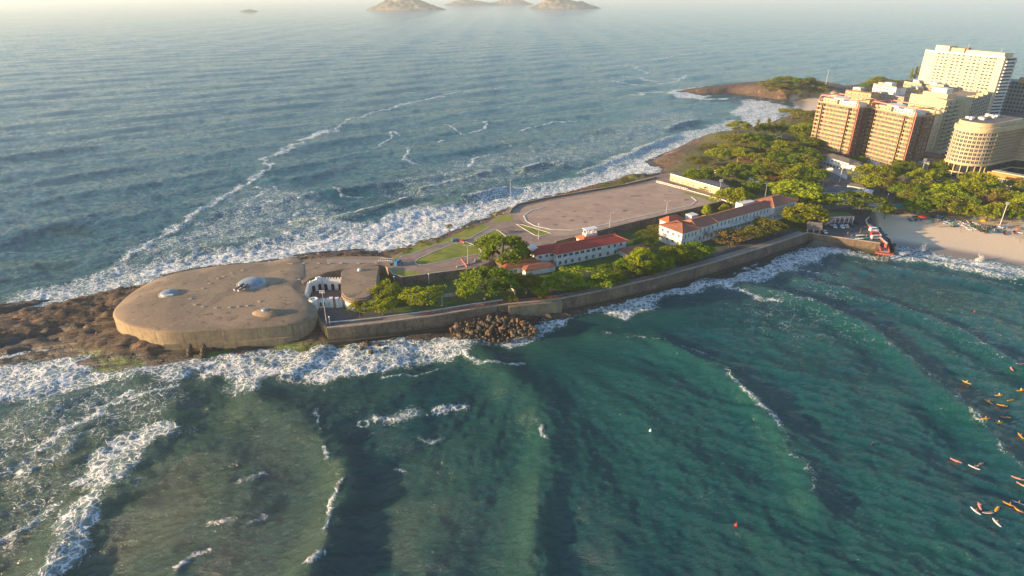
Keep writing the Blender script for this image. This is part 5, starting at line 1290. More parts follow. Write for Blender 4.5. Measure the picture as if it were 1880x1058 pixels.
for fc, nb in ((f1h, 14), (f2h, 11)):
    bw_ = fc.L/nb
    bmh = MB().box((fc.L/2, 0.1, 0), (fc.L-0.1, 0.7, 0.28)).box((fc.L/2, -0.18, 0.55), (fc.L-0.12, 0.1, 0.8)).mesh('balcony', MT['cream_dark'])
    fin = MB().box((0, 0.2, (zh-19)/2), (0.3, 1.0, zh-19.1)).mesh('fin', MT['cream'])
    for k in range(nfw): link('balcony', bmh, ht, fc.p(0, 14.8+k*fhw+0.2, 0), fc.rz)
    for j in range(nb+1): link('fin', fin, ht, fc.p(j*bw_, 14.8, -0.1), fc.rz)
    for k in range(nfw):
        for j in range(nb): put_window(fc, ht, (j+0.5)*bw_, 14.8+k*fhw+fhw*.6, bw_*0.7, fhw*.6, 'x', 'glass_teal', -0.8)
# low restaurant with orange fascia right of the hotel
rs = thing('restaurant', 'low building with a deep orange fascia and planted terrace right of the round hotel', 'building')
a = G(1812, 318, 11); b = G(1905, 335, 11); r = rect(a, b, 16); u = (V(b)-V(a)).normalized(); w = Vector((-u.y, u.x, 0))
mb = MB(); mb.prism([tuple((V(p)).xy) for p in rect(tuple((V(a)+w*1.2).xy), tuple((V(b)+w*1.2).xy), 14)], 4.5, 11); mb.build('wall', MT['white'], rs)
fc = Face(r[0], r[1], 4, 11); mb = MB(); fc.box(mb, 0, fc.L, 9.2, 12.2, -0.6, 0.2); mb.build('fascia', MT['orange'], rs)
for j in range(12): put_window(fc, rs, (j+0.5)/12*fc.L, 7.2, fc.L/12*0.75, 3.2, 'plain', 'glass', -1.1)
mb = MB(); fc.box(mb, 2, fc.L, 12.2, 12.9, -4.5, -1.2); mb.build('planter', MT['cream'], rs)
pg = thing('pergola', 'long wooden slatted pergola below the restaurant at the right edge', 'pergola')
a = G(1850, 352, 8); b = G(1905, 362, 8); fc = Face(a, b, 4, 8)
sl = MB().box((0, 3.0, 0), (0.22, 7.0, 0.2)).mesh('slat', MT['wood']); ps = MB().box((0, 0, 1.9), (0.2, 0.2, 3.7)).mesh('post', MT['wood'])
for j in range(26): link('slat', sl, pg, fc.p(j*fc.L/25, 8.4, 0), fc.rz)
for j in range(13): link('post', ps, pg, fc.p(j*fc.L/12, 4.6, 0.0), fc.rz)
mb = MB(); fc.box(mb, 0, fc.L, 8.1, 8.28, -0.1, 0.1); fc.box(mb, 0, fc.L, 8.1, 8.28, -6, -5.8); mb.build('beam', MT['wood'], pg)
# podium building between the tan pair and the hotel
pb_ = thing('cinema_block', 'windowless beige block with a maroon roof edge below the cream tower', 'building')
a = G(1677, 283, 13); b = G(1716, 292, 13); r = rect(a, b, 15); mb = MB(); mb.prism(r, 4, 13); mb.build('wall', MT['cream'], pb_)
mb = MB(); mb.prism(rect(G(1676.5, 283.5, 13), G(1716.5, 292.6, 13), 15.4), 13, 13.7); mb.build('roof', MT['brown'], pb_)
fc = Face(r[0], r[1], 0, 1)
for q in (0.2, 0.6): put_window(fc, pb_, fc.L*q, 8.5, 1.8, 2.0)
pc = thing('striped_block', 'small block with vertical cream and maroon fins in front of the beige one', 'building')
a = G(1683, 296, 12); b = G(1706, 299, 12); r = rect(a, b, 7); mb = MB(); mb.prism(r, 4, 12); mb.build('wall', MT['grey'], pc)
fc = Face(r[0], r[1], 0, 1); fm_ = MB().box((0, 0, 3.8), (0.45, 0.5, 7.4)).mesh('fin', MT['cream']); 
for q in (0.45, 0.6, 0.75, 0.9, 1.0): link('fin', fm_, pc, fc.p(fc.L*q, 4.4, 0.1), fc.rz)
# white barracks at the neck
wb_ = thing('military_offices', 'long two storey white building with a dark tiled roof below the tan towers', 'building')
a = G(1506, 284, 12.6); b = G(1559, 300, 12.6); r = rect(a, b, 11); mb = MB(); mb.prism(r, 4, 12.4); mb.build('wall', MT['white'], wb_)
mb = MB(); hip_roof(mb, r, 12.6, 1.5, 0.6); mb.build('roof', MT['roof_grey'], wb_)
r2_ = rect(G(1559, 302, 12.3), G(1585, 306, 12.3), 9); mb = MB(); mb.prism(r2_, 4, 12.1); mb.build('east_wing', MT['white'], wb_); mb = MB(); hip_roof(mb, r2_, 12.2, 1.4, 0.5); mb.build('roof', MT['roof_grey'], wb_)
fc = Face(r[0], r[1], 0, 1); rowwin(fc, wb_, 8, 10.9, 1.4, 1.3); rowwin(fc, wb_, 8, 7.4, 1.8, 1.4)
mb = MB(); fc.box(mb, 0, fc.L, 8.9, 9.2, 0, 1.6); mb.build('balcony', MT['white_trim'], wb_)
fc = Face(r2_[0], r2_[1], 0, 1); rowwin(fc, wb_, 3, 9.5, 1.3, 1.5)
rimwall([(1505, 300), (1530, 310), (1556, 323)], 7.5, 0.3, 0.5, MT['white'], 'white compound wall stepping down beside the hillside trees', name='compound_wall', below=3.5)
rimwall([(1475, 268), (1510, 278), (1560, 283), (1600, 293), (1640, 308)], 8.0, 0.3, 0.5, MT['white'], 'long white boundary wall under the tan towers', name='boundary_wall', below=3.5)
rimwall([(1556, 318), (1580, 323), (1597, 328)], 7.0, 0.3, 0.5, MT['cream'], 'short sunlit cream wall beside the neck road', name='compound_wall', below=3)
# clubhouse cluster
ch = thing('club_building', 'grey roofed club building with a white two storey veranda by the quay', 'building')
r = rect(G(1512, 352, 11.4), G(1542, 351, 11.4), 8); mb = MB(); mb.prism(r, 4, 11.2); mb.build('wall', MT['white'], ch); mb = MB(); hip_roof(mb, r, 11.4, 1.6, .6); mb.build('roof', MT['roof_grey'], ch)
fc = Face(r[0], r[1], 0, 1)
for j in range(4): put_window(fc, ch, (j+0.5)/4*fc.L, 9.6, 1.6, 1.7)
mb = MB(); fc.box(mb, -0.2, fc.L+0.2, 7.8, 8.3, 0, 1.4); mb.build('balcony', MT['white_trim'], ch)
pm2 = MB().box((0, 0, 1.6), (0.25, 0.25, 3.3)).mesh('post', MT['white_trim'])
for j in range(5): link('post', pm2, ch, fc.p(j*fc.L/4, 4.6, 1.2), fc.rz)
for (p0_, p1_, z_, dp_, m_, lab) in (((1525, 345), (1560, 352), 9.6, 9, 'roof_grey', 'low grey roofed hall in the middle of the club cluster'), ((1556, 340), (1590, 346), 8.8, 8, 'roof_grey', 'flat grey roofed hall at the back of the club cluster'), ((1540, 358), (1580, 362), 8.6, 7, 'concrete_block', 'low hall with a pale roof behind the spreading quay tree'), ((1587, 352), (1600, 354), 10, 6, 'white', 'small white kiosk tower at the right of the club cluster')):
    t = thing('club_hall', lab, 'hall'); r = rect(G(*p0_, z_), G(*p1_, z_), dp_); mb = MB(); mb.prism(r, 4, z_-0.2); mb.build('wall', MT['white'], t); mb = MB(); hip_roof(mb, r, z_, 1.0, .4); mb.build('roof', MT[m_], t)
    fc = Face(r[0], r[1], 0, 1); rowwin(fc, t, max(2, int(fc.L/3.5)), z_-1.6, 1.2, 1.1)
t = thing('beach_kiosk', 'white beach kiosk with a teal roof at the left end of the sand', 'kiosk')
r = rect(G(1598, 370, 8), G(1622, 372, 8), 6); mb = MB(); mb.prism(r, 4, 7.6); mb.build('wall', MT['white'], t); mb = MB(); hip_roof(mb, r, 7.7, 1.0, .5); mb.build('roof', MT['grey'], t)
rimwall([(1565, 383), (1590, 384), (1620, 384), (1640, 379)], 5.6, 0.6, 0.4, MT['white'], 'white wall between the beach kiosk and the sand', name='beach_wall', below=3)
mb = MB(); q = GL([(1620, 377), (1655, 373), (1662, 378), (1628, 388)], 6.2); mb.prism(q, 6.0, 6.2); 
for p in q: mb.tube([(p[0], p[1], 3), (p[0], p[1], 6.1)], 0.08, 6)
tag(mb.build('awning', MT['teal']), 'teal awning on poles beside the beach kiosk', 'awning')
# ------------------------------------------------------------------ quay
Zq = 5.4
QF = GL([(1482, 428), (1520, 433.5), (1575, 441), (1614, 446.5), (1627, 446.5), (1630, 440), (1622, 425), (1606, 412), (1598, 398), (1600, 385), (1560, 380), (1480, 392)], Zq)
mb = MB(); mb.prism(QF, 0, Zq); setting('quay', mb, MT['asphalt'])
qw = thing('quay_wall', 'dark algae stained stone wall of the small boat quay', 'wall')
ln = GL([(1481, 427.5), (1520, 433), (1575, 440.5), (1616, 446.5)], Zq+0.2)
mb = MB(); mb.strip(ln, 0.8, -0.5, Zq+0.3, side=-1); mb.build('wall_body', MT['masonry'], qw); mb = MB(); mb.strip(ln, 0.9, Zq+0.3, Zq+0.5, side=-1); mb.build('coping', MT['concrete_block'], qw)
rp = thing('red_parapet', 'red parapet with pale coping zigzagging along the quay edge to the jetty', 'parapet')
ln = GL([(1596, 398), (1590, 404), (1592, 411), (1600, 414), (1610, 423), (1618, 432), (1617, 436), (1629, 447)], Zq+1)
mb = MB(); mb.strip(ln, 0.4, Zq-1.5, Zq+0.9); mb.build('wall_body', MT['red_paint'], rp); mb = MB(); mb.strip(ln, 0.6, Zq+0.9, Zq+1.1); mb.build('coping', MT['kerb'], rp)
jt = thing('jetty', 'narrow red railed jetty on dark piles reaching into the water', 'jetty')
j0 = V(G(1623, 449, 4.2)); j1 = V(G(1624, 463, 3.2)); jd = (j1-j0); 
ln = [tuple(j0.xy), tuple(j1.xy)]
mb = MB(); mb.strip(ln, 3.6, 3.0, 3.4); mb.build('deck', MT['path'], jt)
for o_ in (1.9, -1.9): mb = MB(); mb.strip(lerp_line(ln, o_), 0.25, 3.0, 4.3); mb.build('side_rail', MT['red_paint'], jt)
e_ = tuple((j1+jd.normalized()*1.2).xy)
ux = Vector((-jd.y, jd.x, 0)).normalized(); l_ = [tuple((V(e_)-ux*4).xy), tuple((V(e_)+ux*4).xy)]
mb = MB(); mb.strip(l_, 2.6, 2.7, 3.2); mb.build('landing', MT['red_paint'], jt)
pl = MB().tube([(0, 0, -2), (0, 0, 2.9)], 0.45, 8).mesh('pile', MT['boulder_dark'])
for s_ in (-2.2, 0, 2.2): q = V(e_)+ux*s_; link('pile', pl, jt, (q.x, q.y, 0))
rh = thing('boathouse', 'dark gabled boathouse with a red front at the left end of the quay', 'boathouse')
r = rect(G(1483, 418, 8.6), G(1508, 421, 8.6), 9); mb = MB(); mb.prism(r, Zq-1, 8.4); mb.build('wall', MT['red_paint'], rh); mb = MB(); hip_roof(mb, r, 8.6, 2.0, .5, 0.2); mb.build('roof', MT['roof_grey'], rh)
fc = Face(r[0], r[1], 0, 1)
for q in (0.25, 0.7): put_window(fc, rh, fc.L*q, 7.0, 2.6, 2.2, 'x')
rg = thing('rowing_club', 'long red and white painted two storey clubhouse front behind the parked cars', 'building')
r = rect(G(1511, 399, 9.4), G(1568, 397, 9.4), 7); mb = MB(); mb.prism(r, Zq-0.8, 9.2); mb.build('wall', MT['red_paint'], rg); mb = MB(); mb.prism(r, 9.2, 9.5); mb.build('roof', MT['grass_dark'], rg)
fc = Face(r[0], r[1], 0, 1)
mb = MB(); fc.box(mb, -0.1, fc.L+0.1, 8.9, 9.45, 0, 0.15)
for q in (0.0, 0.22, 0.42, 0.56, 0.72, 0.86, 1.0): fc.box(mb, q*fc.L-0.25, q*fc.L+0.25, Zq, 8.9, 0, 0.14)
mb.build('white_trim', MT['kerb'], rg)
for q in (0.1, 0.49, 0.64, 0.79, 0.93): put_window(fc, rg, q*fc.L, 7.2, 1.8, 2.0)
mb = MB(); p0 = fc.p(fc.L*0.05, Zq+0.4, 1.5); p1 = fc.p(fc.L*0.3, 9.0, 1.5); mb.tube([p0, p1], 0.25, 6); mb.tube([(p0[0], p0[1]-1.3, p0[2]), (p1[0], p1[1]-1.3, p1[2])], 0.2, 6)
for j in range(14): q = Vector(p0).lerp(Vector(p1), j/13); mb.box((q.x, q.y-0.65, q.z), (0.5, 1.3, 0.12))
mb.build('outer_stair', MT['kerb'], rg)
# ------------------------------------------------------------------ trees
ORD = ['first', 'second', 'third', 'fourth', 'fifth', 'sixth', 'seventh', 'eighth', 'ninth', 'tenth', 'eleventh', 'twelfth', 'thirteenth', 'fourteenth', 'fifteenth', 'sixteenth', 'seventeenth', 'eighteenth', 'nineteenth', 'twentieth', 'twenty first', 'twenty second', 'twenty third', 'twenty fourth', 'twenty fifth', 'twenty sixth', 'twenty seventh', 'twenty eighth', 'twenty ninth', 'thirtieth']
def tree_proto(kind, seed, leaf, nclump, per, flat=0.55, spread=1.0, leafs=0.5, trunkh=0.42, core=True):
    rnd = random.Random(seed); rs = np.random.RandomState(seed)
    Rr = 5.0; H = 8.0                      # crown radius, total height
    root = bpy.data.objects.new(kind, None)
    tr = MB(); fork = H*trunkh
    tr.tube([(0, 0, -1.0), (0.1, 0, 0.6), (0.25, 0.1, fork*0.7), (0.1, -0.1, fork)], 0.42, 8, 0.26)
    ends = []
    nb = 7
    for k in range(nb):
        a = 2*math.pi*(k+rnd.uniform(-.3, .3))/nb; rr = Rr*rnd.uniform(.45, .8); zz = fork+(H-fork)*rnd.uniform(.35, .75)
        e = (rr*math.cos(a), rr*math.sin(a), zz); m_ = (e[0]*.45, e[1]*.45, fork+(zz-fork)*.62)
        tr.tube([(0.1, -0.1, fork-0.1), m_, e], 0.2, 5, 0.07); ends.append(e)
    # crown clumps on an uneven shell
    cl = []
    zc = fork+(H-fork)*0.42
    lob = [(rnd.uniform(0, 6.28), rnd.uniform(.75, 1.15)) for _ in range(5)]
    for k in range(nclump):
        a = rnd.uniform(0, 6.28); ph = rnd.uniform(-0.45, 1.0)
        rad_ = Rr*spread*rnd.uniform(0.5, 1.0)**0.5*math.sqrt(max(0.05, 1-max(ph, 0)**2*0.9))
        lf = 1+0.16*sum(math.cos((i+2)*a+l[0])*l[1] for i, l in enumerate(lob[:3]))
        x = rad_*lf*math.cos(a); y = rad_*lf*math.sin(a); z = zc+(H-zc)*ph*(1 if ph > 0 else .7)*rnd.uniform(.8, 1.05)*(1-0.35*(rad_/Rr)**2)
        cl.append((x, y, z, rnd.uniform(.75, 1.5)))
    P_ = []
    for (x, y, z, s) in cl:
        m_ = int(per*s)
        d = rs.normal(size=(m_, 3)); d /= np.linalg.norm(d, axis=1)[:, None]
        rr = rs.uniform(.35, 1, (m_, 1))**.5
        P_.append(np.array([x, y, z])+d*rr*np.array([1.15, 1.15, flat])*s)
    P_ = np.concatenate(P_); n = len(P_)
    nr = rs.normal(size=(n, 3))+np.array([0, 0, .25]); nr /= np.linalg.norm(nr, axis=1)[:, None]
    t1 = np.cross(nr, rs.normal(size=(n, 3))); t1 /= np.linalg.norm(t1, axis=1)[:, None]; t2 = np.cross(nr, t1)
    sz = leafs*rs.uniform(.6, 1.3, (n, 1))
    q = np.stack([P_-t1*sz*.5-t2*sz*.32, P_+t1*sz*.5-t2*sz*.2, P_+t1*sz*.42+t2*sz*.35, P_-t1*sz*.4+t2*sz*.3], 1).reshape(-1, 3)
    lm = MB(); lm.v = [tuple(p) for p in q]; lm.f = [(4*i, 4*i+1, 4*i+2, 4*i+3) for i in range(n)]; lm.m = [0]*n
    return dict(kind=kind, trunk=tr.mesh('trunk', MT['bark']), crown=lm.mesh('crown', MT[leaf]), R=Rr, H=H)
PR = {
 'dark': [tree_proto('broadleaf_tree', s, 'leaf_dark', 70, 48, 0.8) for s in (1, 2)],
 'bright': [tree_proto('broadleaf_tree', s, 'leaf_bright', 66, 46, 0.75) for s in (3, 4)],
 'spread': [tree_proto('spreading_tree', s, 'leaf_bright', 52, 44, 0.5, 1.05, 0.48, 0.55) for s in (5, 6)],
 'olive': [tree_proto('broadleaf_tree', s, 'leaf_olive', 60, 42, 0.75) for s in (7, 8)],
 'brown': [tree_proto('bare_tree', s, 'leaf_brown', 46, 30, 0.5, 1.0, .4) for s in (9,)],
 'layer': [tree_proto('almond_tree', s, 'leaf_dark', 56, 44, 0.30, 1.1, .5) for s in (10, 11)],
 'layerb': [tree_proto('almond_tree', s, 'leaf_bright', 54, 40, 0.30, 1.1, .5) for s in (12,)],
 'bush': [tree_proto('shrub', s, 'leaf_olive', 40, 32, 0.5, 1.0, .5, 0.12) for s in (13,)],
 'bushg': [tree_proto('shrub', s, 'leaf_dark', 40, 32, 0.5, 1.0, .5, 0.12) for s in (14,)]}
def pine_proto(seed):
    rs = np.random.RandomState(seed); H = 9.0; tr = MB(); tr.tube([(0, 0, -1), (0, 0, H*.5), (0.1, 0, H*.95)], 0.22, 6, 0.05)
    pts = []
    for k in range(70):
        z = H*(0.15+0.83*rs.rand()); r = (1-(z/H))*2.6+0.35; a = rs.rand()*6.28; L_ = r*rs.uniform(.6, 1)
        for j in range(16):
            f = rs.rand()*L_; pts.append((f*math.cos(a)+rs.normal()*.15, f*math.sin(a)+rs.normal()*.15, z+f*.5+rs.normal()*.15))
    P_ = np.array(pts); n = len(P_); d = rs.normal(size=(n, 3))*np.array([.5, .5, 1]); d /= np.linalg.norm(d, axis=1)[:, None]; t = np.cross(d, rs.normal(size=(n, 3))); t /= np.linalg.norm(t, axis=1)[:, None]
    q = np.stack([P_-t*.07, P_+t*.07, P_+t*.05+d*.6, P_-t*.05+d*.6], 1).reshape(-1, 3)
    lm = MB(); lm.v = [tuple(p) for p in q]; lm.f = [(4*i, 4*i+1, 4*i+2, 4*i+3) for i in range(n)]; lm.m = [0]*n
    return dict(kind='casuarina_tree', trunk=tr.mesh('trunk', MT['bark']), crown=lm.mesh('crown', MT['leaf_olive']), R=2.8, H=H)
PR['pine'] = [pine_proto(21), pine_proto(22)]
def march(px, py, lift):       # first ground point whose surface, raised by lift, meets the line of sight
    zz = np.linspace(60, 0.3+lift, 240); q = np.array([G(px, py, a) for a in zz]); g = land_h(q[:, 0], q[:, 1])
    k = np.nonzero(zz <= g+lift)[0]; k = k[0] if len(k) else -1
    return float(q[k, 0]), float(q[k, 1]), float(g[k])
random.seed(77)
def put_tree(px, py, wpx, h, kind, label, zg=None, group=None, squash=None, cat='tree'):
    pr = random.choice(PR[kind]); z = Zg if (zg is None or zg == 'g') else zg
    if zg == 'g':
        x, y, z = march(px, py, h*0.6)
    else: x, y = G(px, py, z+h*0.62)
    s = wpx*scale_at(px, py, z+h*.6)/(2*pr['R'])*1.08
    t = thing(pr['kind'], label, cat, (x, y, z-0.1), random.uniform(0, 6.28), group)
    for nm in ('trunk', 'crown'):
        o = link(nm, pr[nm], t); o.scale = (s, s, h/pr['H'])
    return t
G_ = Zg
garden = [
 (660, 567, 34, 5.5, 'spread', 'small light green tree on a thin trunk in the forecourt, nearest the fort', G_),
 (702, 563, 44, 6.0, 'spread', 'light green tree on the forecourt edge, in front of the barracks corner', G_),
 (706, 536, 54, 6.5, 'spread', 'flat topped yellow green tree directly beside the barracks', G_),
 (773, 545, 62, 7.0, 'spread', 'isolated bright yellow green tree beside the promenade wall', G_),
 (740, 551, 18, 3.0, 'bright', 'little round tree just left of the isolated bright tree', G_),
 (846, 541, 24, 6.5, 'brown', 'thin bare brown tree left of the big dense tree', G_),
 (890, 521, 96, 12, 'dark', 'big dense green tree at the corner of the garden, left of the annex', G_),
 (923, 460, 88, 13.5, 'dark', 'big dark round tree between the road and the annex roofs', 8.0),
 (960, 470, 30, 7, 'olive', 'olive shrub like tree beside the left end of the red roofed museum', 8.0),
 (966, 521, 50, 8, 'olive', 'olive yellow tree directly in front of the annex', G_),
 (998, 526, 50, 7.0, 'layer', 'layered olive green tree right of the annex by the sea wall', G_),
 (1040, 517, 58, 6.2, 'layer', 'dark layered tree in front of the left end of the museum', G_),
 (1080, 507, 72, 6.2, 'layerb', 'widest layered bright tree in front of the museum windows', G_),
 (1120, 498, 52, 6.0, 'layer', 'layered tree in front of the middle of the museum', G_),
 (1151, 487, 40, 6.5, 'dark', 'dark tree at the right corner of the museum', G_),
 (1106, 514, 36, 5.0, 'dark', 'low dark tree close above the sea wall below the museum', G_),
 (1178, 476, 56, 9.0, 'bright', 'yellow crowned tree between the two large white buildings', G_),
 (1166, 492, 44, 6.5, 'dark', 'dark tree at the wall foot below the yellow crowned tree', G_),
 (1215, 482, 44, 6.5, 'dark', 'dark green tree left of the long hedge like trees', G_),
 (1243, 465, 58, 7.0, 'dark', 'dense green rounded tree in front of the corner of the long white building', G_),
 (1278, 461, 56, 6.5, 'dark', 'dense green rounded tree by the road, right of the white corner', G_),
 (1182, 446, 40, 5.0, 'bushg', 'leafy shrub below the parade ground wall, left one', 6.5),
 (1205, 422, 44, 4.5, 'bush', 'reddish green shrub below the parade ground wall, behind the white corner', 7.0),
 (1192, 433, 44, 4.5, 'bushg', 'dark shrub below the parade ground wall between its neighbours', 6.5),
 (1238, 402, 24, 4.5, 'bush', 'small orange green shrub at the rear corner of the long building', 7.5),
 (1297, 388, 16, 8.5, 'bright', 'small bright treetop rising behind the long roof', 6.5),
 (1338, 436, 66, 7.0, 'brown', 'rusty brown tree in front of the long white building', G_),
 (1384, 428, 48, 6.5, 'olive', 'olive brown tree right of the rusty one', G_),
 (1412, 415, 56, 7.0, 'olive', 'yellowish tree near the right end of the long white building', G_),
 (1470, 353, 92, 12, 'bright', 'very big bright crown behind the right end of the long building', 5.5),
 (1500, 368, 44, 9, 'dark', 'dark tree beside the very big bright crown', 5.5),
 (1478, 393, 66, 10.5, 'bright', 'bright yellow green tree at the root of the quay', 5.5),
 (1462, 402, 34, 7, 'dark', 'small dark tree left of the quay root tree', 5.5),
 (1348, 363, 50, 13, 'bright', 'tall bright green tree at the corner of the parade ground', 6.5),
 (1330, 385, 18, 7, 'bright', 'small bright tree below the tall one at the parade ground corner', 6.5),
 (1284, 322, 44, 10, 'dark', 'round green tree in front of the sunlit low white building', 8.0),
 (1302, 344, 30, 4.5, 'bush', 'olive shrub at the right of the sunlit low white building', 8.5),
 (1580, 371, 82, 10.5, 'layer', 'wide spreading tree over the entrance of the quay', 5.2),
 (1627, 388, 22, 6.0, 'olive', 'thin leaning tree at the left end of the beach', 4.5),
]
for (px, py, w_, h, k, lab, zg) in garden: put_tree(px, py, w_, h, k, lab, zg)
def zone(lst, phrase, group, zg='g'):
    words = {'dark': 'dark green tree', 'bright': 'bright yellow green tree', 'spread': 'flat topped light green tree', 'olive': 'olive green tree', 'brown': 'bare brown tree', 'pine': 'feathery casuarina', 'layer': 'layered dark green tree', 'bush': 'olive shrub', 'bushg': 'dark shrub', 'layerb': 'layered bright tree'}
    by = {}
    for e in lst: by.setdefault(e[4], []).append(e)
    for k, es in by.items():
        es.sort(key=lambda e: e[0])
        for i, (px, py, w_, h, _k) in enumerate(es):
            lab = f'{words[k]} {phrase}' + ('' if len(es) == 1 else f', {ORD[i]} such from the left')
            put_tree(px, py, w_, h, k, lab, zg, group)
hill = [(1358, 232, 42, 8, 'olive'), (1356, 258, 52, 9, 'olive'), (1376, 256, 44, 9, 'dark'), (1320, 284, 42, 8, 'bright'), (1363, 282, 44, 8, 'bright'), (1395, 269, 32, 8, 'dark'), (1338, 273, 34, 6, 'olive'), (1405, 236, 26, 9, 'dark'), (1421, 234, 24, 10, 'pine'), (1391, 232, 20, 12, 'pine'), (1436, 229, 22, 10, 'pine'), (1411, 226, 20, 10, 'pine'), (1437, 238, 28, 9, 'dark'), (1455, 208, 40, 8, 'olive'), (1480, 213, 44, 8, 'olive'), (1492, 226, 34, 8, 'olive'), (1464, 243, 48, 10, 'bright'), (1480, 240, 40, 10, 'bright'), (1434, 270, 54, 8, 'bright'), (1457, 270, 30, 8, 'brown'), (1420, 290, 48, 9, 'dark'), (1443, 294, 52, 9, 'dark'), (1470, 295, 46, 9, 'olive'), (1395, 314, 42, 9, 'dark'), (1421, 312, 46, 9, 'olive'), (1450, 317, 54, 9, 'bright'), (1477, 313, 46, 9, 'bright'), (1498, 321, 44, 8, 'dark'), (1388, 292, 32, 8, 'olive'), (1352, 311, 36, 9, 'dark'), (1284, 300, 24, 5, 'olive'), (1370, 325, 34, 8, 'dark'), (1443, 335, 40, 9, 'olive'), (1398, 334, 36, 8, 'olive'), (1418, 334, 36, 8, 'brown'), (1476, 335, 44, 8, 'dark'), (1310, 314, 30, 7, 'olive'), (1330, 320, 30, 9, 'dark'), (1484, 262, 40, 9, 'dark'), (1478, 280, 40, 8, 'dark'), (1383, 345, 36, 8, 'dark'), (1300, 268, 30, 4, 'bush'), (1275, 290, 26, 3, 'bush'), (1420, 252, 30, 6, 'bushg'), (1408, 300, 30, 8, 'bright'), (1365, 296, 30, 6, 'brown')]
zone(hill, 'on the wooded slope', 'trees on the wooded slope')
beach = [(1608, 317, 60, 12, 'bright'), (1622, 334, 54, 11, 'olive'), (1598, 336, 40, 10, 'bright'), (1695, 327, 44, 11, 'bright'), (1679, 352, 36, 10, 'dark'), (1694, 345, 46, 10, 'olive'), (1733, 352, 58, 10, 'bright'), (1716, 363, 42, 9, 'bright'), (1802, 334, 50, 12, 'bright'), (1780, 350, 52, 11, 'bright'), (1760, 345, 44, 10, 'dark'), (1706, 375, 54, 9, 'dark'), (1682, 380, 46, 8, 'dark'), (1737, 380, 52, 9, 'olive'), (1758, 376, 42, 9, 'olive'), (1816, 370, 38, 9, 'brown'), (1843, 385, 52, 9, 'bright'), (1790, 390, 46, 8, 'bright'), (1816, 392, 40, 8, 'bright'), (1838, 362, 46, 10, 'olive'), (1868, 368, 44, 10, 'bright'), (1663, 306, 40, 9, 'dark'), (1732, 306, 36, 8, 'dark'), (1720, 320, 34, 8, 'dark'), (1648, 318, 30, 9, 'dark'), (1655, 350, 34, 9, 'dark'), (1775, 371, 40, 9, 'dark'), (1668, 362, 34, 8, 'olive'), (1820, 352, 40, 9, 'dark'), (1875, 345, 40, 9, 'olive'), (1862, 395, 36, 7, 'dark')]
zone(beach, 'between the beach and the hotel', 'trees behind the beach')
town = [(1516, 283, 34, 6, 'bushg'), (1496, 292, 34, 7, 'dark'), (1535, 266, 22, 4, 'olive'), (1508, 268, 24, 7, 'bright'), (1575, 293, 26, 5, 'dark')]
zone(town, 'against the white wall below the tan towers', 'trees below the tan towers')
arp = [(1405, 158, 18, 6, 'olive'), (1418, 151, 22, 7, 'olive'), (1432, 147, 22, 8, 'dark'), (1446, 146, 22, 8, 'olive'), (1460, 149, 22, 8, 'dark'), (1472, 153, 22, 8, 'olive'), (1484, 155, 20, 7, 'dark'), (1496, 159, 20, 7, 'olive'), (1506, 160, 18, 6, 'dark'), (1424, 161, 20, 6, 'dark'), (1440, 158, 20, 6, 'olive'), (1456, 160, 22, 6, 'dark'), (1472, 163, 22, 7, 'olive'), (1487, 168, 22, 7, 'dark'), (1499, 170, 20, 6, 'olive'), (1444, 169, 16, 5, 'bush'), (1462, 172, 18, 6, 'bush'), (1478, 176, 18, 6, 'bush'), (1512, 170, 18, 6, 'olive'), (1412, 165, 14, 4, 'bush'), (1395, 152, 10, 3, 'bush')]
zone(arp, 'on the far rocky point across the cove', 'trees on the far rocky point')
back = [(1682, 132, 14, 19, 'pine'), (1674, 135, 10, 16, 'pine'), (1689, 131, 10, 18, 'pine'), (1612, 147, 24, 11, 'olive'), (1600, 153, 18, 9, 'olive'), (1640, 152, 20, 8, 'dark'), (1590, 158, 16, 8, 'dark')]
zone(back, 'behind the town roofs', 'trees behind the town roofs', 5.0)
# palms
def palm_proto(seed, H):
    rnd = random.Random(seed); tr = MB(); tr.tube([(0, 0, -1), (0.15, 0, H*.35), (0.1, 0.1, H*.7), (0, 0, H)], 0.24, 8, 0.15)
    fr = []
    for k in range(16):
        a = 2*math.pi*k/16+rnd.uniform(-.15, .15); up = rnd.uniform(.1, .9); Lf = rnd.uniform(2.6, 3.4); mb = MB(); pts = []
        for j in range(8):
            t = j/7; r = Lf*t*(1-.15*t); z = H+Lf*(up*t-(.55+.55*up)*t*t); pts.append(Vector((r*math.cos(a), r*math.sin(a), z)))
        side = Vector((-math.sin(a), math.cos(a), 0))
        for j in range(1, 8):
            wv = 0.75*math.sin(math.pi*min(1, (j)/8+.12))
            for sg in (-1, 1):
                p0 = pts[j-1]; p1 = pts[j]; q = p1+side*sg*wv+Vector((0, 0, -wv*.55))+(p1-p0)*.6; mb.add([p0, p1, q], [(0, 1, 2)] if sg > 0 else [(0, 2, 1)])
        fr.append(mb)
    return tr.mesh('trunk', MT['bark']), [f.mesh('frond', MT['leaf_palm']) for f in fr]
PALM = {}
def put_palm(px, py, h, label, zg):
    key = round(h)
    if key not in PALM: PALM[key] = palm_proto(key, key)
    x, y = G(px, py, (zg if zg != 'g' else 6)+h); z = ground_z(x, y) if zg == 'g' else zg
    t = thing('palm_tree', label, 'palm tree', (x, y, z), random.uniform(0, 6)); tr, fr = PALM[key]; link('trunk', tr, t)
    for f in fr: link('frond', f, t)
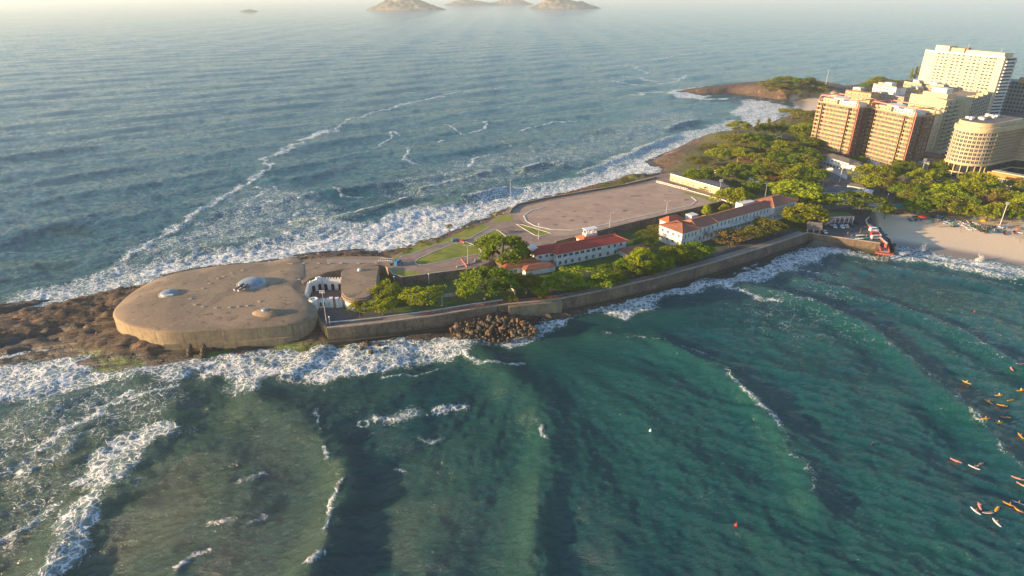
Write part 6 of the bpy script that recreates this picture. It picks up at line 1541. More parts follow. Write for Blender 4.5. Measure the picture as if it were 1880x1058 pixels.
for e in ((824, 414, 6.0, 'lone coconut palm on the grassy shore edge above the surf', 9.4), (1662, 322, 14, 'tallest beach palm with drooping golden fronds', 4.8), (1655, 334, 11, 'shorter beach palm left of the tallest one', 4.8), (1672, 340, 10, 'shorter beach palm right of the tallest one', 4.8), (1497, 243, 8, 'palm against the left tan tower', 5), (1401, 309, 8, 'palm with yellow fronds in the middle of the wooded slope', 'g'), (1388, 312, 7, 'palm left of the yellow palm on the wooded slope', 'g'), (1345, 259, 6, 'small palm high on the wooded slope near the surf', 'g'), (1392, 264, 6, 'small palm behind the top of the wooded slope', 'g'), (1652, 300, 7, 'palm under the right tan tower', 4.8), (1349, 316, 6, 'small palm beside the low white block on the slope', 'g')): put_palm(*e)
# hedge tops and shore shrubs
random.seed(31)
for i, (px, py, w_, h) in enumerate(((1226, 458, 30, 3.5), (1262, 474, 36, 3.2), (1200, 496, 30, 3.5), (1135, 512, 34, 3.5), (1060, 527, 30, 3.0), (940, 546, 24, 2.6), (997, 541, 20, 2.6))):
    put_tree(px, py, w_, h, 'bushg', f'low dark bush growing against the inner side of the sea wall, {ORD[i] if False else ORD[sorted([1226,1262,1200,1135,1060,940,997]).index(px)]} from the left', Zg, 'bushes along the inner side of the sea wall', cat='bush')
for px, py, w_, lab in ((778, 447, 36, 'low brownish bush on the shore bank left of the lone palm'), (800, 441, 30, 'low bush on the shore bank right at the lone palm'), (912, 393, 26, 'small green bush at the tip of the parade ground wall'), (745, 460, 30, 'low bush at the left end of the shore bank'), (862, 418, 26, 'low green bush on the shore bank halfway to the parade ground'), (1120, 342, 40, 'low ochre bush on the rocks beyond the parade wall, left of two'), (1158, 333, 40, 'low green bush on the rocks beyond the parade wall, right of two')):
    put_tree(px, py, w_, 1.8, 'bush', lab, 8.3 if px < 1000 else 7.0, cat='bush')
# ------------------------------------------------------------------ poles and lamps
def pole(px, py, z, h, label, kind='lamp', name='lamp_post', cat='lamp post', r=0.11, cross=None):
    x, y = G(px, py, z); t = thing(name, label, cat, (x, y, z))
    mb = MB(); mb.tube([(0, 0, 0), (0, 0, h*.5), (0, 0, h)], r*1.4, 8, r*.8); mb.build('pole', MT['steel'] if kind != 'wood' else MT['kerb'], t)
    mb = MB(); mb.lathe([(r*3, 0), (r*3, .2), (r*1.6, .35)], (0, 0, 0), 10); mb.build('base', MT['concrete_block'], t)
    if kind == 'lamp':
        mb = MB(); mb.tube([(0, 0, h-.1), (.5, 0, h+.25), (1.3, 0, h+.3)], .07, 6); mb.build('arm', MT['steel'], t)
        mb = MB(); mb.box((1.5, 0, h+.28), (.8, .3, .16)); mb.build('lamp_head', MT['white_trim'], t)
    elif kind == 'twin':
        for s in (-1, 1):
            mb = MB(); mb.tube([(0, 0, h-.1), (.5*s, 0, h+.2), (1.2*s, 0, h+.25)], .07, 6); mb.build('arm', MT['steel'], t); mb = MB(); mb.box((1.35*s, 0, h+.24), (.7, .3, .16)); mb.build('lamp_head', MT['white_trim'], t)
    elif kind == 'globe':
        mb = MB(); mb.lathe([(.05, 0), (.24, .1), (.3, .3), (.22, .5), (.05, .58)], (0, 0, h), 12); mb.build('globe', MT['white_trim'], t, True)
    elif kind == 'flood':
        mb = MB(); mb.box((0, 0, h), (1.9, .1, .1)); mb.box((0, 0, h+.7), (1.9, .1, .1)); mb.build('crossbar', MT['steel'], t)
        fl = MB().box((0, -.2, 0), (.34, .26, .34)).mesh('floodlight', MT['white_trim'])
        for zz in (0, .7):
            for xx in (-.8, -.27, .27, .8): link('floodlight', fl, t, (xx, 0, h+zz))
    elif kind == 'mast':
        mb = MB(); mb.box((0, 0, h*.55), (1.2, .08, .08)); mb.build('spar', MT['steel'], t)
    return t
pole(600, 596, Zg, 13.5, 'tall floodlight post at the fort gate, in front of the courtyard', 'flood', 'floodlight_mast', 'floodlight')
pole(606, 596, Zg, 3.0, 'short post with a globe beside the tall floodlight post', 'globe')
pole(859, 484, Zu, 8.5, 'twin armed lamp post on the oval lawn edge by the road', 'twin')
pole(989, 439, Zu, 7.5, 'plain lamp post between the wedge lawn and the museum roof', 'globe')
pole(1119, 420, Zu, 8.5, 'lamp post at the parade ground edge behind the museum', 'lamp')
pole(1223, 392, Zu, 7, 'slender lamp post at the parade ground edge behind the long building', 'twin')
pole(1318, 373, Zu, 13, 'tall floodlight post at the right corner of the parade ground', 'flood', 'floodlight_mast', 'floodlight')
pole(937, 383, 6, 17, 'tall thin mast standing at the sea edge tip of the parade ground', 'mast', 'flag_mast', 'mast')
pole(725, 525, Zg, 4, 'globe lamp post beside the barracks passage', 'globe'); pole(788, 520, Zg, 4, 'globe lamp post against the retaining wall in the garden', 'globe')
pole(812, 561, Zg, 4, 'globe lamp post on the garden lawn near the promenade', 'globe'); pole(720, 560, Zg, 6.5, 'white post between the two forecourt trees', 'mast', 'flag_mast', 'mast')
pole(1404, 364, 6, 9, 'twin armed lamp behind the long roof', 'twin'); pole(1514, 166, 4, 24, 'tall stadium type floodlight near the far cove beach', 'flood', 'floodlight_mast', 'floodlight', .3)
pole(1836, 413, 3.4, 12, 'leaning pale floodlight post on the beach edge', 'flood', 'floodlight_mast', 'floodlight', .2); pole(1687, 335, 5, 15, 'tall floodlight post rising from the trees by the beach avenue', 'flood', 'floodlight_mast', 'floodlight', .14)
pole(1625, 379, 5, 8, 'pale flagpole beside the teal awning', 'mast', 'flag_mast', 'mast'); pole(1352, 305, 8, 6, 'lamp post beside the orange roofed bungalow', 'lamp')
pole(1511, 341, 5, 7, 'white pole at the corner of the club cluster', 'mast', 'flag_mast', 'mast'); pole(1541, 335, 5, 11, 'lattice antenna mast in the middle of the club cluster', 'flood', 'antenna_mast', 'mast', .25)
pole(1433, 262, 'x' if False else 9, 7, 'lamp post beside the cars on the hilltop road', 'lamp')
# masts of boats on land by the club
# ------------------------------------------------------------------ vehicles
def car_parts(body_mat, van=False):
    mb = MB(); L_ = 4.3 if not van else 4.7; Wd = 1.7 if not van else 1.8
    prof = [(-L_/2, .35), (-L_/2, .85), (-L_*.36, .95), (-L_*.22, 1.42), (L_*.14, 1.45), (L_*.27, .98), (L_*.48, .86), (L_/2, .6), (L_/2, .35)] if not van else [(-L_/2, .35), (-L_/2, 2.0), (-L_*.46, 2.15), (L_*.28, 2.15), (L_*.40, 1.25), (L_/2, 1.0), (L_/2, .35)]
    n = len(prof); vs = []
    for s in (-1, 1):
        for x, z in prof: vs.append((x, s*Wd/2*(0.86 if z > 1.1 else 1.0), z))
    f = [(i, (i+1) % n, n+(i+1) % n, n+i) for i in range(n)]+[tuple(range(n-1, -1, -1)), tuple(range(n, 2*n))]
    mb.add(vs, f); body = mb.mesh('body', MT[body_mat])
    g = MB(); yw = Wd/2*.9
    if not van:
        g.add([(L_*.145, -yw*.9, 1.40), (L_*.145, yw*.9, 1.40), (L_*.265, yw, 1.02), (L_*.265, -yw, 1.02)], [(0, 3, 2, 1)])
        g.v = [(x+.03, y, z+.03) for x, y, z in g.v]
        g.add([(-L_*.225, -yw*.9, 1.42), (-L_*.225, yw*.9, 1.42), (-L_*.35, yw, 1.02), (-L_*.35, -yw, 1.02)], [(0, 1, 2, 3)])
        for s in (-1, 1): g.add([(-L_*.3, s*Wd*.475, 1.02), (L_*.24, s*Wd*.475, 1.02), (L_*.13, s*Wd*.445, 1.38), (-L_*.2, s*Wd*.445, 1.38)], [(0, 1, 2, 3) if s < 0 else (3, 2, 1, 0)])
    else:
        g.add([(L_*.30+.03, -yw*.85, 2.02), (L_*.30+.03, yw*.85, 2.02), (L_*.39+.04, yw*.9, 1.35), (L_*.39+.04, -yw*.9, 1.35)], [(0, 3, 2, 1)])
        for s in (-1, 1): g.add([(-L_*.42, s*Wd*.49, 1.35), (L_*.3, s*Wd*.49, 1.35), (L_*.24, s*Wd*.45, 1.9), (-L_*.42, s*Wd*.45, 1.9)], [(0, 1, 2, 3) if s < 0 else (3, 2, 1, 0)])
    glass = g.mesh('window', MT['glass'])
    w = MB().tube([(0, -.11, 0), (0, .11, 0)], .33, 14).mesh('wheel', MT['tyre']); hl = MB().box((0, 0, 0), (.06, .3, .14)).mesh('headlight', MT['white_trim'])
    return body, glass, w, hl, L_, Wd
for nm, c in (('car_white', (.75, .75, .75)), ('car_silver', (.45, .46, .47)), ('car_black', (.02, .02, .022)), ('car_red', (.42, .03, .03)), ('car_blue', (.05, .16, .3))):
    MT[nm] = M(nm+'_paint', c, 0.25, c, 1.0, spec=.6)
CARP = {}
def car(px, py, z, rz, col, label, van=False, group=None):
    k = (col, van)
    if k not in CARP: CARP[k] = car_parts(col, van)
    b, g, w, hl, L_, Wd = CARP[k]; x, y = G(px, py, z+.5)
    if z == 'g': z = ground_z(x, y)
    t = thing('parked_van' if van else 'parked_car', label, 'van' if van else 'car', (x, y, z), rz, group); link('body', b, t); link('window', g, t)
    for sx in (-.31, .31):
        for sy in (-1, 1): link('wheel', w, t, (sx*L_, sy*(Wd/2-.08), .33))
    for sy in (-1, 1): link('headlight', hl, t, (L_/2, sy*Wd*.34, .68))
gq = 'cars parked on the quay'
for e in ((1525, 412, 1.35, 'car_silver', 'silver car first in the row in front of the red clubhouse'), (1532, 416, 1.35, 'car_white', 'white car second in the row in front of the red clubhouse'), (1541, 413, 1.35, 'car_blue', 'blue car third in the row in front of the red clubhouse'), (1546, 416.5, 1.35, 'car_white', 'white car fourth in the row in front of the red clubhouse'), (1554, 416, 1.35, 'car_silver', 'silver car at the right end of the row by the clubhouse'), (1514, 426, 1.5, 'car_white', 'white car parked alone next to the quay wall by the boathouse'), (1507, 423, 1.5, 'car_black', 'black car between the boathouse and the lone white car'), (1563, 413, 1.4, 'car_black', 'black car near the ramp right of the clubhouse row'), (1572, 409, 1.4, 'car_black', 'black car under the edge of the spreading quay tree')):
    car(e[0], e[1], Zq, e[2], e[3], e[4], group=gq)
for e in ((1604, 423, .1, 'car_white', 'white van topmost of the three by the red parapet'), (1606, 431, .1, 'car_red', 'red van in the middle of the three by the red parapet'), (1607, 437.5, .1, 'car_silver', 'grey van lowest of the three by the red parapet')): car(e[0], e[1], Zq, e[2], e[3], e[4], True, 'vans by the red parapet')
car(731, 484, Zu+.01, 1.2, 'car_blue', 'blue van parked at the left bend of the loop road', True); car(837, 441, Zu+.01, .4, 'car_blue', 'blue car on the road by the red barrels above the oval lawn')
for i, (px, py) in enumerate(((1362, 443), (1374, 439), (1387, 434), (1399, 430), (1419, 422), (1431, 418))): car(px, py, Zg+.02, .48, ('car_black', 'car_silver')[i in (1, 4)], f'{"silver" if i in (1,4) else "black"} car on the service road behind the sea wall, {ORD[i]} of six from the left', group='cars on the service road')
for px, py, c, lab in ((1421, 256, 'car_white', 'white car left of two on the hilltop road'), (1430, 253, 'car_white', 'white car right of two on the hilltop road')):
    car(px, py, ground_z(*G(px, py, 9))+.1, .3, c, lab)
for i, (px, py, c) in enumerate(((1716, 327, 'car_white'), (1722, 331, 'car_white'), (1712, 335, 'car_silver'), (1702, 344, 'car_black'), (1640, 345, 'car_silver'), (1632, 352, 'car_black'))): car(px, py, ground_z(*G(px, py, 5))+.05, .5+i, c, f'{c[4:]} car {("just left of the round hotel, farthest one", "just left of the round hotel, nearer one", "between the beach trees and the hotel, left one", "under the beach trees below the hotel", "behind the palms, right one", "behind the palms, left one")[i]}')
# ------------------------------------------------------------------ red barrels, cafe tables
bb = MB().lathe([(.34, 0), (.36, .08), (.3, .2), (.3, .75), (.36, .85), (.3, 1.0)], (0, 0, 0), 12).mesh('drum', MT['red']); bw = MB().lathe([(.315, .4), (.315, .58)], (0, 0, 0), 12).mesh('reflective_band', MT['white_trim'])
for n_, (pts, ph) in enumerate((([(841, 442), (844, 443.3), (847, 444.4), (850.5, 445.8), (852, 447.2)], 'of the row near the lone palm'), ([(847.5, 478), (849.5, 480.8), (851.5, 483.4), (853.5, 486), (855.5, 488.6), (857, 491)], 'of the row near the twin lamp'))):
    for i, (px, py) in enumerate(pts):
        x, y = G(px, py, Zu); t = thing('road_barrel', f'red road barrel, {ORD[i]} from the left {ph}', 'barrel', (x, y, Zu+.01), 0, 'red barrels '+ph); o1 = link('drum', bb, t); o2 = link('reflective_band', bw, t); o1.scale = o2.scale = (1.05, 1.05, 1.0)
tt = MB().lathe([(.62, .72), (.62, .77)], (0, 0, 0), 14).mesh('tabletop', MT['red']); tl = MB().tube([(0, 0, 0), (0, 0, .72)], .05, 6).mesh('leg', MT['gunmetal'])
def chair_mesh():
    mb = MB(); mb.box((0, 0, .45), (.42, .42, .05)); mb.box((0, .2, .72), (.42, .04, .45))
    for a in (-.18, .18):
        for b in (-.18, .18): mb.box((a, b, .22), (.04, .04, .44))
    return mb.mesh('seat', MT['red'])
chm = chair_mesh(); w_in = lerp_line(WALL, 2.0); 
def along(line, d):
    for a, b in zip(line[:-1], line[1:]):
        l = math.hypot(b[0]-a[0], b[1]-a[1])
        if d <= l: return (a[0]+(b[0]-a[0])*d/l, a[1]+(b[1]-a[1])*d/l)
        d -= l
    return line[-1]
for i in range(24):
    x, y = along(w_in, 36+i*2.55); t = thing('cafe_table', f'red cafe table on the promenade by the sea wall, {ORD[i]} from the left', 'table', (x, y, Zg+.01), .3*i, 'red cafe tables along the sea wall'); link('tabletop', tt, t); link('leg', tl, t)
    for s in (-1, 1):
        c = thing('cafe_chair', f'red chair {"left" if s < 0 else "right"} of the {ORD[i]} cafe table from the left', 'chair', (x+.95*s, y+.15*s, Zg+.01), s*1.57, 'red chairs along the sea wall'); o = link('seat', chm, c)
# ------------------------------------------------------------------ beach: boats, parasols, people
MT['hull_blue'] = M('blue_hull', (.05, .15, .3), .5); MT['hull_teal'] = M('teal_hull', (.03, .22, .24), .5); MT['hull_white'] = M('white_hull', (.6, .6, .6), .5); MT['hull_dark'] = M('dark_hull', (.06, .05, .045), .6); MT['hull_green'] = M('green_hull', (.07, .16, .07), .5); MT['hull_orange'] = M('orange_hull', (.5, .2, .05), .5)
def boat_parts(mat, L_=4.6, Wd=1.6):
    mb = MB(); st = 9; vs = []
    for i in range(st):
        t = i/(st-1); x = -L_/2+L_*t; w = Wd/2*(math.sin(math.pi*min(1, .28+.72*t*1.0)) if t > .3 else .78+.22*t/.3); w = max(w*(1-t**5), .03); sh = .55+.25*t*t
        vs += [(x, -w, sh), (x, -w*.7, .12+.15*t**3), (x, 0, .0+.2*t**4), (x, w*.7, .12+.15*t**3), (x, w, sh), (x, w*.85, sh-.02), (x, w*.5, .22+.12*t**3), (x, 0, .16+.15*t**3), (x, -w*.5, .22+.12*t**3), (x, -w*.85, sh-.02)]
    fs = [(i*10+k, i*10+(k+1) % 10, (i+1)*10+(k+1) % 10, (i+1)*10+k) for i in range(st-1) for k in range(10)]; fs += [tuple(range(9, -1, -1)), tuple(range((st-1)*10, st*10))]
    mb.add(vs, fs); hull = mb.mesh('hull', MT[mat]); be = MB().box((0, 0, .5), (.25, Wd*.82, .05)).mesh('bench', MT['wood']); return hull, be
BO = {m: boat_parts(m) for m in ('hull_blue', 'hull_teal', 'hull_white', 'hull_dark', 'hull_green', 'hull_orange')}
random.seed(55)
bl = []
for i in range(74):
    t = i/73; px = 1672+t*(1842-1672)+random.uniform(-3, 3); py = 401+t*24+random.uniform(-7, 5)-(6*math.sin(t*6))*.3
    bl.append((px, py, random.choice(['hull_blue', 'hull_teal', 'hull_white', 'hull_white', 'hull_dark', 'hull_green'])))
bl += [(1657, 392, 'hull_orange'), (1664, 390, 'hull_orange'), (1650, 394, 'hull_dark'), (1640, 394, 'hull_dark'), (1868, 421, 'hull_orange'), (1876, 430, 'hull_white'), (1862, 428, 'hull_dark')]
bl.sort(); cnt_ = {}
for px, py, m in bl:
    cnt_[m] = cnt_.get(m, 0)+1; x, y = G(px, py, 3.0); z = ground_z(x, y)
    if cnt_[m] > 30: continue
    t = thing('rowing_boat', f'{m[5:]} rowing boat drawn up under the beach trees, {ORD[cnt_[m]-1]} {m[5:]} one from the left', 'boat', (x, y, z), random.uniform(0, 3.14), 'boats drawn up on the beach'); link('hull', BO[m][0], t)
    for s in (-.9, .6): link('bench', BO[m][1], t, (s, 0, 0))
t = thing('sailing_hull', 'long pale hull lying on the sand beside the leaning floodlight', 'boat', (*G(1846, 416, 3.6), 3.4), .55); o = link('hull', BO['hull_white'][0], t); o.scale = (2.0, 1.4, 1.6); o2 = link('bench', BO['hull_white'][1], t); o2.scale = (1.5, 1.3, 1.6)
def parasol(px, py, r, mat, label, h=2.3):
    x, y = G(px, py, 3); z = ground_z(x, y); t = thing('parasol', label, 'parasol', (x, y, z)); mb = MB(); mb.tube([(0, 0, 0), (0, 0, h)], .04, 6); mb.build('pole', MT['steel'], t)
    mb = MB(); n = 8; vs = [(0, 0, h+.35*r)]+[(r*math.cos(2*math.pi*k/n), r*math.sin(2*math.pi*k/n), h-.1) for k in range(n)]+[(r*.97*math.cos(2*math.pi*k/n), r*.97*math.sin(2*math.pi*k/n), h-.22) for k in range(n)]
    mb.add(vs, [(0, 1+k, 1+(k+1) % n) for k in range(n)]+[(1+k, 9+k, 9+(k+1) % n, 1+(k+1) % n) for k in range(n)]); mb.build('canopy', MT[mat], t)
parasol(1693, 405, 3.0, 'red', 'big red parasol on the shaded sand'); parasol(1862, 404, 1.8, 'red', 'small red parasol near the right edge of the beach'); parasol(1803, 413, 1.8, 'yellow', 'yellow parasol among the boats'); parasol(1742, 397, 1.5, 'red', 'red parasol under the beach trees'); parasol(1721, 404, 1.4, 'blue', 'blue parasol beside the boats'); parasol(1789, 408, 1.4, 'teal', 'teal parasol beside the boats')
# ---- people: one continuous skinned body mesh per pose
def body_mesh(name, joints, edges, radii, mat, root=0):
    me = bpy.data.meshes.new(name); me.from_pydata(joints, edges, []); o = bpy.data.objects.new(name, me); C.objects.link(o)
    sk = o.modifiers.new('s', 'SKIN'); 
    for v, r_ in zip(me.skin_vertices[0].data, radii): v.radius = (r_, r_)
    me.skin_vertices[0].data[root].use_root = True
    o.modifiers.new('u', 'SUBSURF').levels = 1
    dg = bpy.context.evaluated_depsgraph_get(); m2 = bpy.data.meshes.new_from_object(o.evaluated_get(dg)); m2.name = name; m2.materials.clear(); m2.materials.append(MT[mat])
    m2.polygons.foreach_set('use_smooth', [True]*len(m2.polygons)); bpy.data.objects.remove(o); return m2
def stand(mat):
    J = [(0, 0, .95), (0, 0, 1.2), (0, 0, 1.42), (0, 0, 1.55), (0, -.01, 1.68), (-.1, 0, .9), (-.11, 0, .5), (-.11, .02, .08), (-.11, -.12, .04), (.1, 0, .9), (.12, 0, .5), (.12, .02, .08), (.12, -.12, .04), (-.2, 0, 1.4), (-.27, 0, 1.12), (-.28, -.05, .85), (.2, 0, 1.4), (.27, 0, 1.12), (.28, -.05, .85)]
    E_ = [(0, 1), (1, 2), (2, 3), (3, 4), (0, 5), (5, 6), (6, 7), (7, 8), (0, 9), (9, 10), (10, 11), (11, 12), (2, 13), (13, 14), (14, 15), (2, 16), (16, 17), (17, 18)]
    r = [.14, .13, .14, .06, .11, .09, .065, .045, .04, .09, .065, .045, .04, .06, .045, .035, .06, .045, .035]
    return body_mesh('body', J, E_, r, mat)
def prone(mat):
    J = [(0, 0, .12), (.25, 0, .15), (.48, 0, .2), (.6, 0, .28), (.72, 0, .34), (-.1, -.1, .1), (-.5, -.11, .08), (-.9, -.12, .07), (-.1, .1, .1), (-.5, .11, .08), (-.9, .12, .07), (.45, -.22, .17), (.62, -.4, .02), (.85, -.45, -.08), (.45, .22, .17), (.7, .34, .1), (.95, .38, .0)]
    E_ = [(0, 1), (1, 2), (2, 3), (3, 4), (0, 5), (5, 6), (6, 7), (0, 8), (8, 9), (9, 10), (2, 11), (11, 12), (12, 13), (2, 14), (14, 15), (15, 16)]
    r = [.14, .13, .14, .06, .11, .09, .06, .045, .09, .06, .045, .06, .045, .035, .06, .045, .035]
    return body_mesh('body', J, E_, r, mat)
def sit(mat):
    J = [(0, 0, .15), (0, 0, .4), (.02, 0, .62), (.03, 0, .74), (.05, 0, .87), (.12, -.1, .14), (.42, -.2, .12), (.5, -.3, -.3), (.12, .1, .14), (.42, .2, .12), (.5, .3, -.3), (0, -.2, .6), (.15, -.27, .36), (.36, -.22, .22), (0, .2, .6), (.15, .27, .36), (.36, .22, .22)]
    E_ = [(0, 1), (1, 2), (2, 3), (3, 4), (0, 5), (5, 6), (6, 7), (0, 8), (8, 9), (9, 10), (2, 11), (11, 12), (12, 13), (2, 14), (14, 15), (15, 16)]
    r = [.14, .13, .14, .06, .11, .09, .06, .045, .09, .06, .045, .06, .045, .035, .06, .045, .035]
    return body_mesh('body', J, E_, r, mat)
hair = MB().lathe([(.09, -.02), (.12, .03), (.115, .08), (.07, .13), (.01, .145)], (0, 0, 0), 12).mesh('hair', MT['cloth_dark'], True)
POSE = {'prone': (prone('skin'), (.73, 0, .37)), 'sit': (sit('skin'), (.05, 0, .9)), 'stand': (stand('skin'), (0, 0, 1.7)), 'prone_dark': (prone('cloth_dark'), (.73, 0, .37)), 'sit_yellow': (sit('yellow'), (.05, 0, .9))}
trunks = MB().box((0, 0, .93), (.34, .26, .24)).mesh('shorts', MT['blue'])
def board_parts(mat, L_=2.9, Wd=.72):
    mb = MB(); n = 17; top_ = []; 
    for i in range(n):
        t = i/(n-1); x = -L_/2+L_*t; w = Wd/2*(math.sin(math.pi*(.06+.9*t)))**.55; r_ = .10*abs(2*t-1)**2.5
        top_ += [(x, -w, .05+r_), (x, -w*.6, .10+r_), (x, 0, .11+r_), (x, w*.6, .10+r_), (x, w, .05+r_), (x, 0, -.03+r_)]
    fs = [(i*6+k, (i+1)*6+k, (i+1)*6+(k+1) % 6, i*6+(k+1) % 6) for i in range(n-1) for k in range(6)]+[tuple(range(6)), tuple(range(n*6-1, (n-1)*6-1, -1))]
    mb.add(top_, fs); return mb.mesh('deck', MT[mat], True), MB().add([(-L_/2+.2, 0, 0), (-L_/2+.5, 0, 0), (-L_/2+.15, 0, -.25), (-L_/2+.2, .02, 0)], [(0, 1, 2), (1, 3, 2)]).mesh('fin', MT['gunmetal'])
BD = {m: board_parts(m) for m in ('yellow', 'pinkb', 'whiteb')}
rid = [(1776, 700, 'yellow', 'sit_yellow', 2.2), (1834, 725, 'yellow', 'sit_yellow', .1), (1816, 737, 'yellow', 'sit', 1.9), (1855, 736, 'yellow', 'prone', .3), (1840, 744, 'yellow', 'prone', -.4), (1873, 719, 'yellow', 'sit_yellow', .2), (1847, 764, 'yellow', 'prone', -.2), (1806, 776, 'yellow', 'sit', .1), (1833, 777, 'yellow', 'sit_yellow', .15), (1876, 796, 'yellow', 'sit', 1.4),
 (1858, 676, 'pinkb', 'prone', 1.2), (1871, 672, 'pinkb', 'prone_dark', .05), (1757, 842, 'pinkb', 'prone', -.75), (1790, 855, 'whiteb', 'sit', -.8), (1801, 849, 'pinkb', 'prone', .5), (1867, 881, 'pinkb', 'prone', -.6), (1877, 892, 'pinkb', 'prone', -1.0), (1854, 925, 'yellow', 'sit', -.8), (1872, 919, 'whiteb', 'sit', -.7), (1873, 939, 'yellow', 'prone', -1.2), (1791, 939, 'whiteb', 'sit', -1.3), (1799, 929, 'pinkb', 'sit', 1.2), (1814, 941, 'whiteb', 'prone', 0), (1830, 936, 'yellow', 'sit', .7), (1830, 960, 'whiteb', 'sit', 1.6)]
cw = {'yellow': 'yellow', 'pinkb': 'pink', 'whiteb': 'white'}
order = sorted(range(len(rid)), key=lambda i: rid[i][1]); cc = {}
for i in order:
    px, py, m, pose, rz = rid[i]; cc[m] = cc.get(m, 0)+1; x, y = G(px, py, .3); z = sea_z(x, y)+.08
    t = thing('paddleboard', f'{cw[m]} paddleboard in the bay, {ORD[cc[m]-1]} {cw[m]} one counted from the shore', 'paddleboard', (x, y, z), rz, f'{cw[m]} paddleboards in the bay'); d = link('deck', BD[m][0], t); link('fin', BD[m][1], t)
    p = thing('person', f'person {"lying" if "prone" in pose else "sitting"} on the {ORD[cc[m]-1]} {cw[m]} paddleboard counted from the shore', 'person', (x, y, z+.09), rz, 'paddlers in the bay'); link('body', POSE[pose][0], p); link('hair', hair, p, POSE[pose][1])
def nth(k): return ORD[k] if k < 30 else ['thirty first', 'thirty second', 'thirty third', 'thirty fourth', 'thirty fifth', 'thirty sixth', 'thirty seventh', 'thirty eighth', 'thirty ninth', 'fortieth', 'forty first', 'forty second', 'forty third', 'forty fourth', 'forty fifth', 'forty sixth', 'forty seventh', 'forty eighth', 'forty ninth', 'fiftieth', 'fifty first', 'fifty second'][k-30]
random.seed(8)
ppl = [(1722, 410), (1731, 407), (1745, 402), (1757, 411), (1768, 409), (1779, 415), (1796, 418), (1810, 422), (1824, 428), (1829, 418), (1851, 425), (1856, 428), (1866, 432), (1875, 436), (1869, 427), (1700, 412), (1680, 405), (1872, 444), (1580, 425), (1578, 430), (1556, 431), (1590, 436), (1562, 436), (1826, 412), (1840, 427), (1598, 441), (1571, 437)]
ppl += [(1676+random.uniform(0, 190), 0) for _ in range(30)]
ppl = [(a, b if b else 404+(a-1676)/190*26+random.uniform(-8, 10)) for a, b in ppl]
ppl.sort()
for i, (px, py) in enumerate(ppl):
    qy = px < 1620; x, y = G(px, py, Zq if qy else 3.0); z = Zq if qy else ground_z(x, y); k = i if qy else i-sum(1 for q in ppl if q[0] < 1620)
    t = thing('person', f'person standing on the {"quay" if qy else "beach"}, {nth(k)} from the left', 'person', (x, y, z), random.uniform(0, 6), 'people on the '+('quay' if qy else 'beach')); link('body', POSE['stand'][0], t); link('hair', hair, t, (0, -.01, 1.7)); link('shorts', trunks, t)
for px, py, m, lab in ((1351, 966, 'red', 'red buoy alone in the lower middle of the bay'), (1789, 573, 'red', 'red buoy in the upper right of the bay'), (1601, 817, 'cloth_dark', 'dark buoy in the right middle of the bay'), (1194, 792, 'whiteb', 'white buoy in the centre of the bay')):
    x, y = G(px, py, 0); mb = MB(); mb.lathe([(.05, -.4), (.35, -.25), (.45, 0), (.35, .3), (.12, .42), (.1, .7), (.02, .75)], (0, 0, 0), 14); t = thing('buoy', lab, 'buoy', (x, y, sea_z(x, y))); mb.build('float', MT[m], t, True); mb = MB(); mb.tube([(0, 0, .6), (0, 0, 1.1)], .03, 5); mb.build('stem', MT['steel'], t)
# dry racks of boats on the quay
for i, (px, py, m) in enumerate(((1572, 431, 'hull_blue'), (1580, 433, 'hull_white'), (1588, 433, 'hull_blue'), (1567, 437, 'hull_blue'), (1578, 439, 'hull_white'), (1592, 438, 'hull_teal'))):
    x, y = G(px, py, Zq+.3); t = thing('rowing_boat', f'{m[5:]} boat lying on the quay surface, {ORD[i]} of six by the red parapet', 'boat', (x, y, Zq+.02), random.uniform(-.3, .3), 'boats lying on the quay'); link('hull', BO[m][0], t); link('bench', BO[m][1], t, (.3, 0, 0))
# dark boulders right of the red parapet
random.seed(14)
for i in range(46):
    t = random.random(); px = 1610+t*34+random.uniform(-3, 5); py = 424+t*32+random.uniform(-3, 3); x, y = G(px, py, 1.5); s = random.uniform(.8, 1.7)
    o = link('boulder', random.choice(bmesh_d), None, (x, y, 0.6+2*(1-t)), random.uniform(0, 6), (s, s, s*.8)); tag(o, 'dark boulder piled outside the red parapet of the quay', 'boulder', 'boulders outside the red parapet')
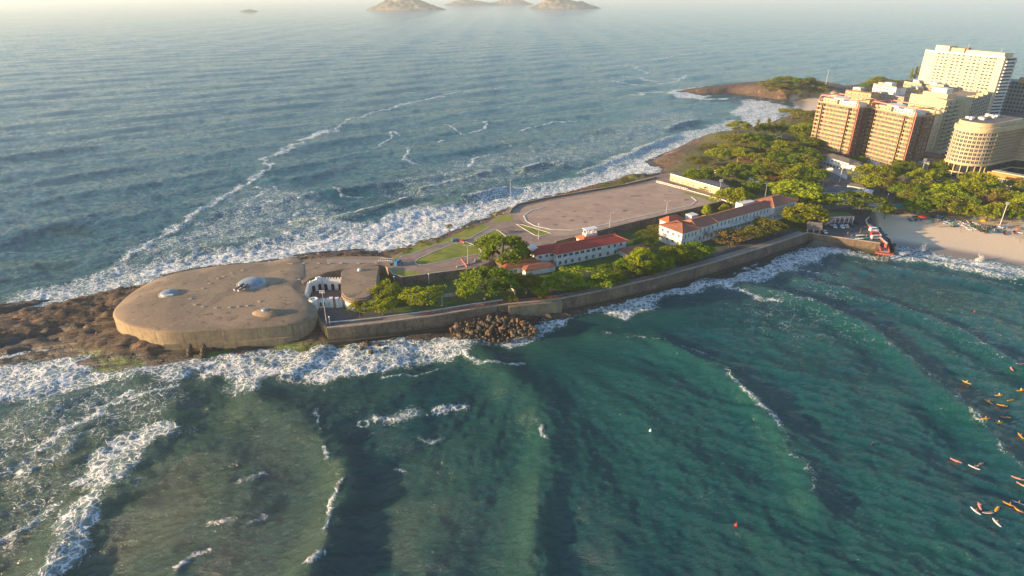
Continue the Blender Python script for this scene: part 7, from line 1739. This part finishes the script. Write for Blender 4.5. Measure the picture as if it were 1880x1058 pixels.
# ------------------------------------------------------------------ islands
def island(px, py, wpx, h, seed, label, peak=0.5, pw=1.2, depth=0.5):
    cx, cy = G(px, py, 0); s = scale_at(px, py, 0); wd = wpx*s; n = 70; m_ = 36
    xs_ = np.linspace(-wd/2, wd/2, n); ys_ = np.linspace(-wd*depth/2, wd*depth/2, m_); X_, Y_ = np.meshgrid(xs_, ys_)
    u = X_/(wd/2); v = Y_/(wd*depth/2); pk = (peak-.5)*2
    uu_ = np.where(u < pk, (u-pk)/(1+pk), (u-pk)/(1-pk)); r_ = np.sqrt(uu_**2+v**2)
    Z_ = h*np.clip(1-r_**pw, -.2, 1)*(0.7+.6*fbm(X_/(wd*.12), Y_/(wd*.12), 5, seed))+h*.10*(fbm(X_/(wd*.04), Y_/(wd*.04), 4, seed+3)-.5)-h*.02
    Z_ = np.minimum(Z_, 118+4*fbm(X_/30, Y_/30, 2, 2))
    o = grid_mesh('island', X_+cx, Y_+cy, Z_, Z_ > -3, MT['island']); tag(o, kind='structure'); o['label'] = label; return o
def island_mat():
    m, nt, b = new_mat('island_rock'); v = wpos(nt); g = N(nt, 'ShaderNodeNewGeometry'); s = N(nt, 'ShaderNodeSeparateXYZ'); L(nt, g.outputs['Normal'], s.inputs[0])
    rk = mixc(nt, noise_n(nt, v, .02, 6, .7), (.42, .32, .24), (.2, .15, .12)); c = mixc(nt, mr(nt, math_n(nt, 'ADD', s.outputs[2], noise_n(nt, v, .03, 5, .6)), 1.15, 1.45), rk, (.07, .085, .04)); L(nt, c, b.inputs['Base Color']); b.inputs['Roughness'].default_value = .9; return m
MT['island'] = island_mat()
island(747, 18, 150, 112, 3, 'steep hazy grey island cut by the top edge', .42, .95)
island(1037, 15.5, 138, 80, 5, 'low hazy green island right of the steep one', .38, 1.3)
island(868, 9.5, 110, 60, 8, 'faint jagged island on the horizon between the two nearer ones', .35, 1.2); island(935, 8.5, 90, 70, 12, 'faint island on the horizon touching the green one', .6, 1.1)
island(457, 21.5, 36, 14, 15, 'tiny dark rock in white water far out to sea', .5, 1.4)
# spray
random.seed(3); dm = MB().lathe([(.02, -.1), (.12, 0), (.02, .1)], (0, 0, 0), 5)
for px, py, hh, lab in ((1692, 462, 3.5, 0), (1797, 480, 3.2, 0)):
    x0, y0 = G(px, py, 0); mb = MB()
    for k in range(260):
        a = random.gauss(0, .9); z = abs(random.gauss(0, .45))*hh; x = x0+a*(1-.25*z/hh)+.12*z; y = y0+random.gauss(0, .5); s = random.uniform(.05, .17)
        mb.add([(x-s, y, z), (x, y-s, z), (x+s, y, z), (x, y+s, z), (x, y, z+s*1.3), (x, y, z-s)], [(0, 1, 4), (1, 2, 4), (2, 3, 4), (3, 0, 4), (1, 0, 5), (2, 1, 5), (3, 2, 5), (0, 3, 5)])
    tag(mb.build('spray', MT['whiteb']), kind='stuff')
